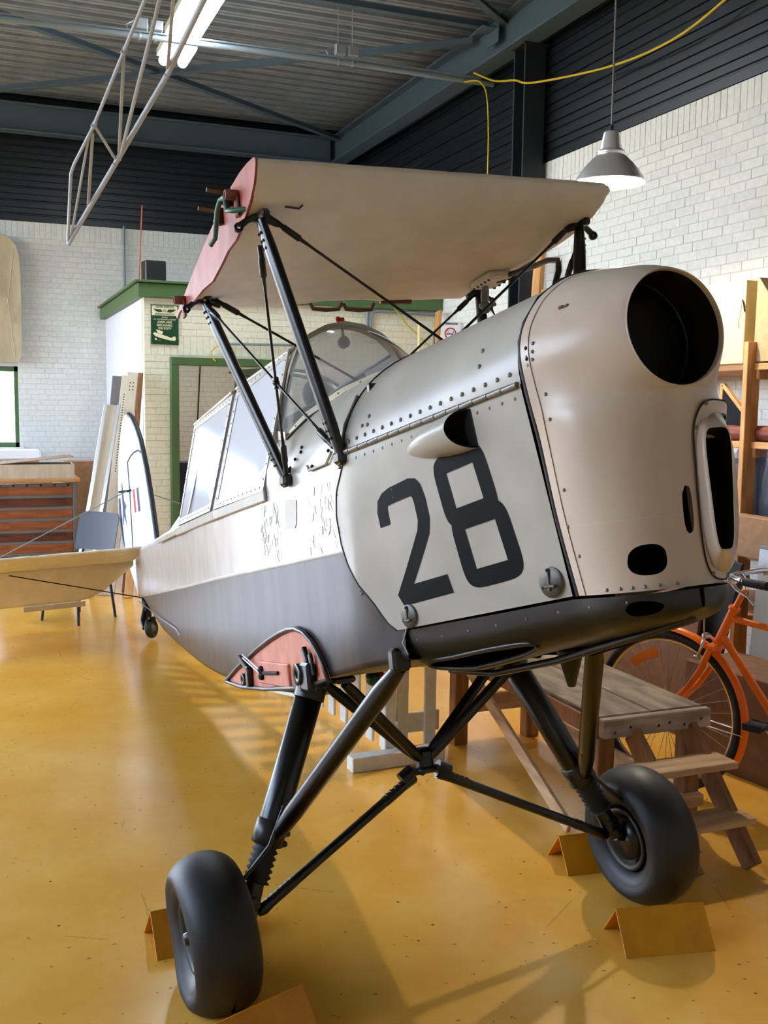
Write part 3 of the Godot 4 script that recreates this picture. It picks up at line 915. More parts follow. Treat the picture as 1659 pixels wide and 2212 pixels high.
func fuselage() -> void:
	var lo := []
	var up := []
	var dk := []
	var rear := []
	var n := 66
	for i in n + 1:
		var s: float = lerp(-4.62, 0.62, i / float(n))
		var w := wS(s)
		var b := tB(s)
		var c := tC(s)
		var l := tL(s)
		var r := PackedVector3Array()
		var rb: float = min(0.02, w * 0.3)
		for q in [[-w, c], [-w, lerp(c, b, 0.5)], [-w, b + rb], [-w + rb * 0.3, b + rb * 0.3], [-w + rb, b], [0, b - 0.004], [w - rb, b], [w - rb * 0.3, b + rb * 0.3], [w, b + rb], [w, lerp(c, b, 0.5)], [w, c]]: r.append(V(s, q[1], q[0]))
		lo.append(r)
		if s < 0.47:
			var u := []
			for side: float in [-1.0, 1.0]:
				var e := PackedVector3Array()
				for k in 4: e.append(V(s, lerp(c, l, k / 3.0), side * w))
				u.append(e)
			up.append(u)
	var st := mb()
	grid(st, lo)
	var lf := put("lower_fuselage", st, mats.grey_side, PR, "dark grey painted lower fuselage")
	# dark bulkhead closing the front under the cowl
	st = mb()
	bev(st, V(0.50, 1.42, 0), Vector3(0.60, 0.56, 0.02))
	bev(st, V(0.60, 1.09, 0), Vector3(0.56, 0.24, 0.02))
	put("firewall", st, mats.oily, lf)
	var us: MeshInstance3D
	for side in [1, 0]:
		var rows := []
		for u in up: rows.append(u[side])
		st = mb()
		grid(st, rows)
		us = put("fuselage_side", st, mats.cream_side, PR, "cream doped plywood upper fuselage side")
	# white tape line along the paint edge
	for side: float in [-1.0, 1.0]:
		st = mb()
		var rows := []
		for i in 40:
			var s: float = lerp(-4.5, 0.40, i / 39.0)
			var e := PackedVector3Array()
			for q in [[-0.006, 0.0006], [-0.004, 0.002], [0.004, 0.002], [0.006, 0.0006]]: e.append(V(s, tC(s) + q[0], side * (wS(s) + q[1])))
			rows.append(e)
		grid(st, rows)
		put("edge_strip", st, mats.cream, us)
	# decks
	var fr := []
	for i in 12:
		var s: float = lerp(-0.36, 0.50, i / 11.0)
		var e := PackedVector3Array()
		for k in 25:
			var a := PI * k / 24.0
			e.append(V(s, tL(s) + hD(s) * sin(a), -min(wS(s), 0.37) * cos(a)))
		fr.append(e)
	st = mb()
	grid(st, fr)
	var fd := put("front_deck", st, mats.cream, PR)
	var tdk := []
	for i in 24:
		var s: float = lerp(-4.62, -1.82, i / 23.0)
		var e := PackedVector3Array()
		for k in 17:
			var a := PI * k / 16.0
			e.append(V(s, tL(s) + hD(s) * sin(a), -wS(s) * cos(a)))
		tdk.append(e)
	st = mb()
	grid(st, tdk)
	st.set_smooth_group(-1)
	for k in 16: tri(st, V(-1.82, 1.5, 0), tdk[23][k], tdk[23][k + 1])
	for k in 16: tri(st, V(-4.62, 1.4, 0), tdk[0][k], tdk[0][k + 1])
	var tk := put("rear_deck", st, mats.cream_side, PR)
	st = mb()
	bev(st, V(-4.635, 1.39, 0), Vector3(0.085, 0.34, 0.03))
	put("sternpost", st, mats.tail_fabric, PR)
	# inspection panel on the front deck, with beaded edge and screws
	var bead := []
	for q in [[0.17, 1.513], [0.19, 1.60], [0.24, 1.645], [0.40, 1.668], [0.432, 1.672]]: bead.append(deck_pt(q[0], q[1], 0.003))
	rod("panel_bead", [deck_pt(0.17, 1.53, 0.003), deck_pt(0.185, 1.515, 0.003), deck_pt(0.33, 1.515, 0.003), deck_pt(0.37, 1.54, 0.003)], 0.0045, mats.cream, fd, 8)
	rod("panel_bead", [deck_pt(0.455, 1.54, 0.004), deck_pt(0.447, 1.60, 0.004), deck_pt(0.44, 1.672, 0.004), deck_pt(0.43, 1.68, 0.004)], 0.005, mats.cream, fd, 8)
	var sl := []
	for q in [[0.20, 1.525], [0.33, 1.55], [0.425, 1.665], [0.07, 1.60], [0.075, 1.585], [0.03, 1.57], [-0.03, 1.54]]: sl.append([deck_pt(q[0], q[1], 0.001), Vector3(-1, 0.3, 0).normalized()])
	rivets("deck_screws", sl, 0.006, mats.black_matt, fd)
	# pale U-shaped bare patch and a line of drips where a sticker has been
	st = mb()
	var path := [[-0.072, 1.45], [-0.085, 1.40], [-0.09, 1.375], [-0.07, 1.365], [0.0, 1.362], [0.018, 1.375], [0.035, 1.43], [0.035, 1.445], [0.0, 1.45], [-0.06, 1.456]]
	var pg := PackedVector2Array()
	for q in path: pg.append(Vector2(q[0], q[1]))
	plate(st, pg, 0.0015, Vector3(-0.3712, 0, 0), Basis(Vector3(0, 0, 1), Vector3.UP, Vector3(-1, 0, 0)))
	put("bare_patch", st, mats.cream, us)
	# runs and blisters in the varnish below the canopy
	st = mb()
	for k in 90:
		var s0 := ra.randf_range(-0.36, -0.16) if k < 60 else ra.randf_range(0.12, 0.34)
		var t0 := ra.randf_range(1.29, 1.47)
		var dl := []
		var cu := ra.randf_range(-0.02, 0.02)
		for q in 5: dl.append(V(s0 + cu * q * q / 16.0, t0 - 0.006 * q, -0.3695))
		tube(st, dl, ra.randf_range(0.0014, 0.0028), 6)
	var vr := put("varnish_runs", st, mats.cream_side, us)
	vr.set_meta("kind", "stuff")
	# cockpit interior
	st = mb()
	bev(st, V(-1.05, 1.30, 0), Vector3(0.56, 0.02, 1.38))
	for side: float in [-1.0, 1.0]: bar(st, V(-0.40, 1.40, side * 0.35), V(-1.75, 1.40, side * 0.295), 0.01, 0.2)
	bev(st, V(-0.37, 1.58, 0), Vector3(0.56, 0.22, 0.01))
	put("cockpit_tub", st, mats.steel_dark, PR)
	for s: float in [-0.95, -1.72]:
		st = mb()
		bev(st, V(s, 1.60, 0.02), Vector3(0.40, 0.46, 0.04), Basis.IDENTITY, 0.015)
		lathe(st, V(s + 0.03, 1.86 if s < -1.5 else 1.955, 0.05 if s < -1.5 else 0.10), Vector3(0, 0, 1), [[0.0, 0.03], [0.05, 0.028], [0.068, 0.01], [0.07, -0.01], [0.05, -0.03], [0.0, -0.03]], 20)
		put("seat_back", st, mats.steel_dark, PR)
	st = mb()
	tube(st, [V(-0.62, 1.50, -0.30), V(-0.60, 1.75, -0.24), V(-0.60, 1.93, 0.12), V(-0.62, 1.96, 0.17), V(-0.66, 1.50, 0.33)], 0.016, 8)
	put("crash_bar", st, mats.grey_metal, PR)
	# lower wing root fairing on the left flank: recessed salmon rib with its fittings
	var ro := [[-0.985, 0.848], [-0.80, 0.905], [-0.52, 0.979], [-0.35, 1.018], [-0.233, 1.040], [-0.14, 1.053], [-0.066, 1.056], [0.01, 1.045], [0.076, 1.019], [0.125, 0.985], [0.157, 0.955], [0.185, 0.912], [0.06, 0.893], [-0.052, 0.875], [-0.45, 0.848], [-0.757, 0.838]]
	for side: float in [-1.0, 1.0]:
		var px := side * 0.373
		var rp := PackedVector2Array()
		for q in ro: rp.append(Vector2(q[0], q[1]))
		st = mb()
		plate(st, rp, 0.004, Vector3(px, 0, 0), Basis(Vector3(0, 0, 1), Vector3.UP, Vector3(-1, 0, 0)))
		var rib := put("wing_root_rib", st, mats.salmon_pale, PR, "bare salmon-red rib where the lower wing was")
		var lp := []
		for q in ro: lp.append(V(q[0], q[1], px + side * 0.008))
		lp.append(lp[0])
		rod("rib_edge", lp, 0.0075, mats.grey_side, rib, 8)
		st = mb()
		bev(st, V(-0.34, 0.905, px + side * 0.006), Vector3(0.012, 0.075, 0.34))
		put("inspection_plate", st, mats.salmon_pale, rib)
		st = mb()
		bar(st, V(-0.43, 0.905, px + side * 0.016), V(-0.26, 0.912, px + side * 0.016), 0.012, 0.012)
		for q in [[-0.45, 0.915], [-0.45, 0.893]]: ball(st, V(q[0], q[1], px + side * 0.016), 0.014)
		put("control_slot", st, mats.black_matt, rib)
		st = mb()
		bev(st, V(-0.62, 0.885, px + side * 0.014), Vector3(0.02, 0.07, 0.03))
		lathe(st, V(-0.67, 0.872, px + side * 0.02), Vector3(1, 0, 0), [[0.009, -0.007], [0.022, -0.007], [0.022, 0.007], [0.009, 0.007], [0.009, -0.007]], 16)
		bar(st, V(-0.60, 0.90, px + side * 0.014), V(-0.72, 0.95, px + side * 0.014), 0.016, 0.02)
		put("rear_spar_fitting", st, mats.oily, rib)
		st = mb()
		bev(st, V(0.045, 0.915, px + side * 0.018), Vector3(0.03, 0.085, 0.075), Basis.IDENTITY, 0.008)
		lathe(st, V(0.0, 0.922, px + side * 0.03), Vector3(1, 0, 0), [[0.012, -0.010], [0.033, -0.010], [0.033, 0.010], [0.012, 0.010], [0.012, -0.010]], 18)
		bar(st, V(0.05, 0.955, px + side * 0.016), V(0.02, 1.00, px + side * 0.016), 0.016, 0.022)
		bar(st, V(0.09, 0.92, px + side * 0.016), V(0.075, 0.985, px + side * 0.016), 0.012, 0.016)
		put("front_spar_fitting", st, mats.black, rib)
		for k in 2: rod("control_cable", [V(-0.44, 0.91 - 0.012 * k, px + side * 0.02), V(-0.66, 0.962 - 0.012 * k, px + side * 0.02)], 0.003, mats.label_white, rib, 6)
		st = mb()
		bev(st, V(-0.30, 0.846, px - side * 0.06), Vector3(0.14, 0.012, 0.45))
		put("fairing_lip", st, mats.tail_fabric, rib)
	# handling rope along the tail and small dark marks
	rod("grab_rail", [V(-4.4, 1.20, -0.09), V(-3.1, 1.085, -0.20), V(-2.35, 1.03, -0.268), V(-2.25, 1.00, -0.275)], 0.0032, mats.conduit, PR, 6)

func deck_pt(s: float, t: float, off: float) -> Vector3:
	var q: float = clamp((t - 1.49) / 0.32, 0.0, 1.0)
	return V(s, t, -(0.37 + off) * sqrt(1.0 - q * q) - off)

func cowl_pt(s: float, t: float, off := 0.0, side := -1.0) -> Vector3:
	return V(s, t, side * (cowl_w(s, t) + off))

func hinge_t(s: float) -> float:
	return lerp(1.521, 1.558, (s - 0.463) / 0.681)

func cowling() -> void:
	# top cowl
	var rows := []
	for i in 15:
		var s: float = lerp(0.455, 1.147, i / 14.0)
		var k: float = clamp((s - 0.48) / 0.67, 0.0, 1.0)
		var t0 := 1.49 + k * 0.10
		var h := 0.32 - k * 0.11
		var wm := 0.365 - k * 0.13 + 0.010 * (1.0 - k)
		var lo := asin(clamp((hinge_t(s) - t0) / h, -0.3, 1.0))
		var e := PackedVector3Array()
		for j in 33:
			var a: float = lerp(lo, PI - lo, j / 32.0)
			e.append(V(s, t0 + h * sin(a), -wm * cos(a)))
		rows.append(e)
	var st := mb()
	grid(st, rows)
	var tc := put("top_cowl", st, mats.cream, PR, "rounded top engine cowl")
	st = mb()
	tube(st, rows_line(rows[0]), 0.0035, 6)
	put("cowl_edge", st, mats.seam, tc)
	var rv := []
	for i in 17:
		var s: float = lerp(0.49, 1.12, i / 16.0)
		rv.append([cowl_pt(s, hinge_t(s) + 0.027, 0.0), Vector3(-1, 0.2, 0)])
		rv.append([cowl_pt(s, hinge_t(s) - 0.024, 0.0), Vector3(-1, 0, 0)])
	for q in [[1.02, 1.66], [1.02, 1.625], [0.575, 1.60], [0.575, 1.578], [0.55, 1.58], [0.66, 1.40], [0.66, 1.38], [0.39, 1.33], [0.392, 1.32], [0.487, 1.16], [0.49, 1.15], [0.43, 1.49], [0.415, 1.45], [0.40, 1.42]]: rv.append([cowl_pt(q[0], q[1], 0.0), Vector3(-1, 0.2, 0).normalized()])
	for e in rv: e[1] = e[1].normalized()
	rivets("rivets", rv, 0.0065, mats.rivet, PR)
	# hinged side panels, left and right
	for side: float in [-1.0, 1.0]:
		rows = []
		for i in 29:
			var f := i / 28.0
			var e := PackedVector3Array()
			for j in 25:
				var g := j / 24.0
				var tb: float = 0.0
				var t: float = lerp(1.05, 1.55, f)
				var s0 := itp(t, [[1.05, 0.605], [1.07, 0.575], [1.124, 0.535], [1.24, 0.424], [1.30, 0.393], [1.381, 0.377], [1.45, 0.395], [1.521, 0.463], [1.56, 0.463]])
				var s: float = lerp(s0, 1.145, g)
				# the lower edge rises towards the nose, the upper edge follows the hinge
				var lo: float = lerp(1.05, 1.105, clamp((s - 0.61) / 0.535, 0.0, 1.0))
				t = lerp(lo, hinge_t(max(s, 0.463)), f)
				e.append(cowl_pt(s, t, 0.003, side))
			rows.append(e)
		st = mb()
		grid(st, rows)
		var pn := put("side_cowl", st, mats.cream, PR, "hinged side cowl panel")
		st = mb()
		var edge := []
		for r in rows: edge.append(r[0])
		tube(st, edge, 0.003, 6)
		put("cowl_edge", st, mats.seam, pn)
		# piano hinge
		st = mb()
		for k in 15:
			var s0: float = lerp(0.465, 1.142, k / 15.0)
			var s1: float = lerp(0.465, 1.142, (k + 0.94) / 15.0)
			tube(st, [cowl_pt(s0, hinge_t(s0), 0.006, side), cowl_pt(s1, hinge_t(s1), 0.006, side)], 0.0075, 8)
		put("piano_hinge", st, mats.rivet, pn)
		# twist fasteners
		for q in [[0.656, 1.084, 0.028], [1.100, 1.140, 0.033]]:
			var at := cowl_pt(q[0], q[1], 0.004, side)
			st = mb()
			lathe(st, at, Vector3(side, 0, 0.22), [[0.0001, 0.006], [0.012, 0.004], [q[2], 0.003], [q[2] + 0.003, 0.0]], 20)
			bev(st, at + Vector3(side * 0.005, 0.004, 0), Vector3(0.006, q[2] * 1.5, 0.008))
			bev(st, at + Vector3(side * 0.007, -0.010, 0.004), Vector3(0.006, 0.007, q[2] * 1.3))
			for a in 3: ball(st, at + Vector3(side * 0.008, cos(a * 2.1) * q[2] * 0.75, sin(a * 2.1) * q[2] * 0.75), 0.004, 6)
			put("twist_fastener", st, mats.fastener, pn)
		# teardrop air blister, open to the front
		var rs := []
		var inn := []
		for i in 15:
			var f := i / 14.0
			var s: float = lerp(0.75, 0.985, f)
			var g := pow(sin(min(f * 1.12, 1.0) * PI / 2), 0.62)
			var e := PackedVector3Array()
			var e2 := PackedVector3Array()
			for j in 17:
				var a: float = lerp(-PI / 2, PI / 2, j / 16.0)
				var tt: float = lerp(1.478, 1.496, f) + sin(a) * 0.046 * g
				e.append(V(s + cos(a) * -0.03 * f, tt, side * (cowl_w(s, tt) + 0.003 + cos(a) * 0.062 * g)))
				e2.append(V(s + cos(a) * -0.03 * f, lerp(1.478, 1.496, f) + sin(a) * 0.042 * g, side * (cowl_w(s, tt) + 0.004 + cos(a) * 0.056 * g)))
			rs.append(e)
			inn.append(e2)
		st = mb()
		grid(st, rs)
		var bl := put("air_blister", st, mats.cream, pn)
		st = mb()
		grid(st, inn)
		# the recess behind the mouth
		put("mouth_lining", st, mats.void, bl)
		st = mb()
		var mo := PackedVector2Array()
		for q in [[0.90, 1.462], [0.90, 1.53], [0.955, 1.537], [0.985, 1.545], [0.99, 1.50], [0.983, 1.45]]: mo.append(Vector2(q[0], q[1]))
		for k in 1:
			var b0 := mb()
			b0.set_smooth_group(0)
			var rr := []
			for i in 6:
				var e := PackedVector3Array()
				for j in 6:
					var s: float = lerp(0.88, 0.985, i / 5.0)
					e.append(cowl_pt(s, lerp(1.456, 1.538, j / 5.0), 0.0045, side))
				rr.append(e)
			grid(b0, rr)
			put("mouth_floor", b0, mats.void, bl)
		if side < 0: numbers(pn)
	# dark joint between cowl and nose bowl
	var ja := []
	for e in seam_half(): ja.append(V(1.157, e[1], -e[0] + 0.004))
	st = mb()
	var full := []
	for e in seam_half(): full.append(e)
	var outl := []
	for e in full: outl.append(V(1.158, e[1], -e[0] + 0.003))
	for i in range(full.size() - 2, -1, -1): outl.append(V(1.158, full[i][1], full[i][0] - 0.003))
	tube(st, outl, 0.007, 8)
	put("cowl_joint", st, mats.seam, PR)

func rows_line(r: PackedVector3Array) -> Array:
	var a := []
	for p in r: a.append(p)
	return a

# painted figures on the left cowl panel: a frame turned a little against the panel
func fig_pt(u: float, v: float, off: float) -> Vector3:
	var ca := cos(0.135)
	var sa := sin(0.135)
	var s := 0.636 + u * ca - v * sa * 0.9
	var t := 1.108 + u * sa + v * ca
	return cowl_pt(s, t, 0.003 + off, -1.0)

func strip(st: SurfaceTool, a: Array, b: Array, closed := false) -> void:
	st.set_smooth_group(0)
	var n := a.size()
	for i in (n if closed else n - 1):
		var j := (i + 1) % n
		quad(st, a[i], a[j], b[j], b[i])

# points along a polyline, subdivided
func subdiv(p: Array, n: int, closed := false) -> Array:
	var out := []
	var m := p.size()
	for i in (m if closed else m - 1):
		for k in n: out.append(p[i].lerp(p[(i + 1) % m], k / float(n)))
	if not closed: out.append(p[m - 1])
	return out

func numbers(parent: Node) -> void:
	# figure two
	var o := [Vector2(-0.013, 0.205), Vector2(-0.013, 0.245), Vector2(-0.003, 0.272), Vector2(0.02, 0.287), Vector2(0.05, 0.293), Vector2(0.13, 0.295), Vector2(0.155, 0.288), Vector2(0.168, 0.270), Vector2(0.173, 0.235), Vector2(0.170, 0.185), Vector2(0.155, 0.150), Vector2(0.060, 0.046), Vector2(0.178, 0.046)]
	var i_ := [Vector2(0.027, 0.205), Vector2(0.028, 0.240), Vector2(0.030, 0.250), Vector2(0.034, 0.251), Vector2(0.05, 0.252), Vector2(0.122, 0.252), Vector2(0.126, 0.250), Vector2(0.128, 0.248), Vector2(0.130, 0.235), Vector2(0.128, 0.190), Vector2(0.118, 0.168), Vector2(-0.004, 0.030), Vector2(0.010, 0.0)]
	var st := mb()
	var a := []
	var b := []
	for p in subdiv(o, 4): a.append(fig_pt(p.x, p.y, 0.0012))
	for p in subdiv(i_, 4): b.append(fig_pt(p.x, p.y, 0.0012))
	strip(st, a, b)
	a = []
	b = []
	for k in 9:
		a.append(fig_pt(lerp(0.060, 0.178, k / 8.0), 0.046, 0.0012))
		b.append(fig_pt(lerp(0.010, 0.182, k / 8.0), 0.0, 0.0012))
	strip(st, a, b)
	put("figure", st, mats.number_black, parent, "black painted figure 2")
	# figure eight: two loops one above the other
	st = mb()
	for lp in [[0.222, 0.398, 0.140, 0.312], [0.230, 0.412, -0.006, 0.176]]:
		var oo := []
		var ii := []
		var hx: float = (lp[1] - lp[0]) / 2
		var hy: float = (lp[3] - lp[2]) / 2
		var cx: float = (lp[0] + lp[1]) / 2
		var cy: float = (lp[2] + lp[3]) / 2
		for k in 64:
			var an := TAU * k / 64.0
			var ex := pow(absf(cos(an)), 0.42) * signf(cos(an))
			var ey := pow(absf(sin(an)), 0.42) * signf(sin(an))
			oo.append(fig_pt(cx + ex * hx, cy + ey * hy, 0.0012))
			var m: float = max(absf(cos(an)), absf(sin(an)))
			ii.append(fig_pt(cx + cos(an) / m * (hx - 0.042), cy + sin(an) / m * (hy - 0.044), 0.0012))
		strip(st, oo, ii, true)
	put("figure", st, mats.number_black, parent, "black painted figure 8")

func seam_half() -> Array:
	return [[0.160, 1.105], [0.19, 1.27], [0.21, 1.43], [0.2215, 1.495], [0.229, 1.54], [0.236, 1.60], [0.232, 1.645], [0.215, 1.686], [0.174, 1.738], [0.112, 1.778], [0.052, 1.797], [0.0, 1.802]]

func nose_front() -> Array:
	var r := 0.121
	var o := [[0.0, 1.105, 1.333], [0.0, 1.27, 1.338], [0.0, 1.42, 1.347], [0.0, 1.501, 1.370]]
	for d in [-50.0, -15.0, 10.0, 30.0, 50.0, 66.0, 79.0, 90.0]: o.append([r * cos(deg_to_rad(d)), 1.622 + r * sin(deg_to_rad(d)), 1.370])
	return o

# point of the nose bowl: u 0..1 up the left half, th 0..1 from joint to front
func nose_pt(u: float, th: float, side: float) -> Vector3:
	var A := seam_half()
	var B := nose_front()
	var x := u * (A.size() - 1)
	var i := int(min(x, A.size() - 2))
	var f := x - i
	# gentle cubic through the table
	var i0: int = max(i - 1, 0)
	var i3: int = min(i + 2, A.size() - 1)
	var a0 := cubic_interpolate(A[i][0], A[i + 1][0], A[i0][0], A[i3][0], f)
	var a1 := cubic_interpolate(A[i][1], A[i + 1][1], A[i0][1], A[i3][1], f)
	var b0 := cubic_interpolate(B[i][0], B[i + 1][0], B[i0][0], B[i3][0], f)
	var b1 := cubic_interpolate(B[i][1], B[i + 1][1], B[i0][1], B[i3][1], f)
	var b2 := cubic_interpolate(B[i][2], B[i + 1][2], B[i0][2], B[i3][2], f)
	if i < 3: b0 = 0.0
	else:
		var dg := [-90.0, -50.0, -15.0, 10.0, 30.0, 50.0, 66.0, 79.0, 90.0]
		var ra_ := deg_to_rad(lerpf(dg[i - 3], dg[i - 2], f))
		b0 = 0.121 * cos(ra_)
		b1 = 1.622 + 0.121 * sin(ra_)
		b2 = 1.370
	var an := th * PI / 2
	var k := smoothstep(0.16, 0.42, u)
	var la: float = lerpf(1.0 - pow(cos(an), 0.84), th, k * 0.72)
	var de: float = lerpf(sin(an), th, k * 0.72)
	var c: float = lerp(a0, b0, la)
	return V(lerp(1.168, b2, de), lerp(a1, b1, la), side * max(c, 0.0))

func nose() -> void:
	var NU := 88
	var NT := 44
	var holes := [[-0.090, 1.166, 0.034, 0.0305, 2.5], [0.003, 1.258, 0.0125, 0.048, 3.0], [0.088, 1.293, 0.040, 0.118, 4.5]]
	var st := mb()
	var gridp := []
	for i in 2 * NU + 1:
		var side := -1.0 if i <= NU else 1.0
		var u := i / float(NU) if i <= NU else (2 * NU - i) / float(NU)
		var e := PackedVector3Array()
		for j in NT + 1: e.append(nose_pt(u, j / float(NT), side))
		gridp.append(e)
	var rho := func(p: Vector3) -> float:
		var m := 9.0
		for h in holes:
			if p.y < 1.40: m = min(m, pow(pow(absf((p.x - h[0]) / h[2]), h[4]) + pow(absf((p.y - h[1]) / h[3]), h[4]), 1.0 / h[4]))
		return m
	st.set_smooth_group(0)
	for i in gridp.size() - 1:
		for j in NT:
			var q := [gridp[i][j], gridp[i][j + 1], gridp[i + 1][j + 1], gridp[i + 1][j]]
			for t in [[0, 1, 2], [0, 2, 3]]: cut_tri(st, q[t[0]], q[t[1]], q[t[2]], rho)
	var nb := put("nose_bowl", st, mats.nose_bounce_cream, PR, "smooth rounded nose bowl with a round front opening")
	# rolled lip and dark throat of the round opening
	st = mb()
	lathe(st, V(1.370, 1.622, 0), Vector3(0, 0, 1), [[0.1215, -0.001], [0.1205, 0.002], [0.1190, 0.003], [0.1178, 0.001], [0.1175, -0.01]], 64)
	put("opening_lip", st, mats.nose_bounce_cream, nb)
	st = mb()
	lathe(st, V(1.360, 1.622, 0), Vector3(0, 0, 1), [[0.1175, 0.0], [0.118, -0.04], [0.15, -0.14], [0.15, -0.185], [0.0, -0.185]], 48)
	put("opening_throat", st, mats.throat, nb)
	rod("throat_ring", ring_line(V(1.25, 1.622, 0.0), 0.128), 0.004, mats.oily, nb, 6)
	# near-black sheet painting the inside shade behind the small openings
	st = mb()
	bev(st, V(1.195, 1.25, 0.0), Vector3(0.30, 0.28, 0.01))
	put("inner_shade", st, mats.void, nb)
	# folded flange along the joint
	var fl := []
	var fl2 := []
	for i in 60:
		var u := i / 59.0
		var a := nose_pt(u, 0.0, -1.0)
		var b := nose_pt(u, 0.075, -1.0)
		fl.append(a + Vector3(-0.0022, 0, -0.002))
		fl2.append(b + Vector3(-0.0022, 0.0, 0.0))
	st = mb()
	strip(st, fl, fl2)
	put("joint_flange", st, mats.nose_bounce_cream, nb)
	var rv := []
	for q in [[0.05, 0.12], [0.12, 0.13], [0.23, 0.13], [0.335, 0.14], [0.44, 0.05], [0.47, 0.05], [0.455, 0.10], [0.485, 0.11], [0.52, 0.12], [0.08, 0.08], [0.008, 0.30], [0.008, 0.42], [0.008, 0.52], [0.008, 0.62], [0.008, 0.74], [0.008, 0.88]]:
		rv.append([nose_pt(q[0], q[1], -1.0), Vector3(-0.8, 0, 0.6).normalized()])
	rivets("nose_rivets", rv, 0.0048, mats.rivet, nb)
	st = mb()
	for q in [[0.462, 0.045], [0.505, 0.045]]: ball(st, nose_pt(q[0], q[1], -1.0), 0.006, 8, Vector3(-1, 0, 0), 0.5)
	put("screw_holes", st, mats.void, nb)
	# chipped paint
	st = mb()
	var cp := nose_pt(0.655, 0.36, -1.0)
	for k in 5: ball(st, cp + Vector3(0.0035 * (k - 2) * 0.6, 0.001 * sin(k * 2.0), 0.0035 * (k - 2)), 0.0048, 8, Vector3(-0.7, 0.3, 0.6).normalized(), 0.35)
	put("paint_chip", st, mats.brown_leather, nb)
	# intake scoop on the far side of the nose
	var loops := []
	var spec := [[1.30, 0.036, 0.185, 1.118, 1.468, 2.6], [1.332, 0.034, 0.150, 1.13, 1.455, 3.0], [1.352, 0.031, 0.126, 1.148, 1.438, 3.6], [1.368, 0.028, 0.112, 1.160, 1.426, 4.2], [1.377, 0.028, 0.105, 1.166, 1.420, 4.6], [1.378, 0.0315, 0.1015, 1.171, 1.415, 5.0], [1.370, 0.033, 0.1015, 1.173, 1.413, 5.0], [1.30, 0.045, 0.125, 1.185, 1.40, 5.0], [1.24, 0.05, 0.13, 1.19, 1.40, 5.0]]
	for e in spec: loops.append(super_loop(e))
	st = mb()
	loft(st, loops.slice(0, 6), true, false)
	var sc := put("air_scoop", st, mats.nose_bounce_cream, PR, "tall air intake scoop riveted to the nose")
	st = mb()
	loft(st, loops.slice(5, 9), true, false)
	st.set_smooth_group(-1)
	var la: PackedVector3Array = loops[8]
	var ce := Vector3.ZERO
	for p in la: ce += p
	ce /= la.size()
	for j in la.size(): tri(st, ce, la[j], la[(j + 1) % la.size()])
	put("intake_throat", st, mats.throat, sc)
	# its flange, following the nose
	var fo := []
	var fi := []
	for k in 72:
		var a := TAU * k / 72.0
		var ex := pow(absf(cos(a)), 0.5) * signf(cos(a))
		var ey := pow(absf(sin(a)), 0.38) * signf(sin(a))
		fo.append(nose_surface(0.112 + ex * 0.083, 1.293 + ey * 0.183, 0.0025))
		fi.append(nose_surface(0.116 + ex * 0.062, 1.293 + ey * 0.158, 0.004))
	st = mb()
	strip(st, fo, fi, true)
	put("scoop_flange", st, mats.nose_bounce_cream, sc)
	st = mb()
	fo.append(fo[0])
	tube(st, fo, 0.0018, 6, false)
	put("flange_joint", st, mats.seam, sc)
	rv = []
	for q in [[0.036, 1.42], [0.062, 1.468], [0.039, 1.335], [0.040, 1.26], [0.042, 1.185], [0.05, 1.125]]: rv.append([nose_surface(q[0], q[1], 0.004), Vector3(0.1, 0, 1).normalized()])
	rivets("flange_screws", rv, 0.0055, mats.rivet, sc)

# keeps the part of a triangle where the field f is at least one
func cut_tri(st: SurfaceTool, a: Vector3, b: Vector3, c: Vector3, f: Callable) -> void:
	if (a - b).length() < 1e-5 or (b - c).length() < 1e-5 or (a - c).length() < 1e-5: return
	var p := [a, b, c]
	var v := [f.call(a), f.call(b), f.call(c)]
	if v.min() >= 1.0:
		tri(st, a, b, c)
		return
	if v.max() < 1.0: return
	var out := []
	for i in 3:
		var j := (i + 1) % 3
		if v[i] >= 1.0: out.append(p[i])
		if (v[i] >= 1.0) != (v[j] >= 1.0):
			var lo: Vector3 = p[i]
			var hi: Vector3 = p[j]
			var li: bool = v[i] >= 1.0
			for k in 7:
				var m := (lo + hi) * 0.5
				if (f.call(m) >= 1.0) == li: lo = m
				else: hi = m
			out.append((lo + hi) * 0.5)
	for k in range(1, out.size() - 1): tri(st, out[0], out[k], out[k + 1])

func ring_line(at: Vector3, r: float) -> Array:
	var o := []
	for k in 49: o.append(at + Vector3(cos(TAU * k / 48.0) * r, sin(TAU * k / 48.0) * r, 0))
	return o

func super_loop(e: Array) -> PackedVector3Array:
	var r := PackedVector3Array()
	for k in 56:
		var a := TAU * k / 56.0
		var ex: float = pow(absf(cos(a)), 2.0 / e[5]) * signf(cos(a))
		var ey: float = pow(absf(sin(a)), 2.0 / e[5]) * signf(sin(a))
		# the right-hand side leans in towards the bottom
		var hi: float = e[2] - 0.028 * (0.5 - 0.5 * ey)
		r.append(V(e[0], (e[3] + e[4]) / 2 + ey * (e[4] - e[3]) / 2, (e[1] + hi) / 2 + ex * (hi - e[1]) / 2))
	return r

# front of the nose below the round opening, as a function of c and t
func nose_surface(c: float, t: float, off: float) -> Vector3:
	var w := itp(t, [[1.10, 0.16], [1.27, 0.19], [1.43, 0.21], [1.495, 0.2215]])
	var sr := itp(t, [[1.105, 1.333], [1.27, 1.338], [1.42, 1.347], [1.501, 1.370]])
	# invert the lateral law: c = w cos(an)^1.15
	var x: float = clamp(absf(c) / w, 0.0, 0.999)
	var an := acos(pow(x, 1.0 / 0.84))
	return V(lerp(1.168, sr, sin(an)) + off, t, c + signf(c) * off * x)

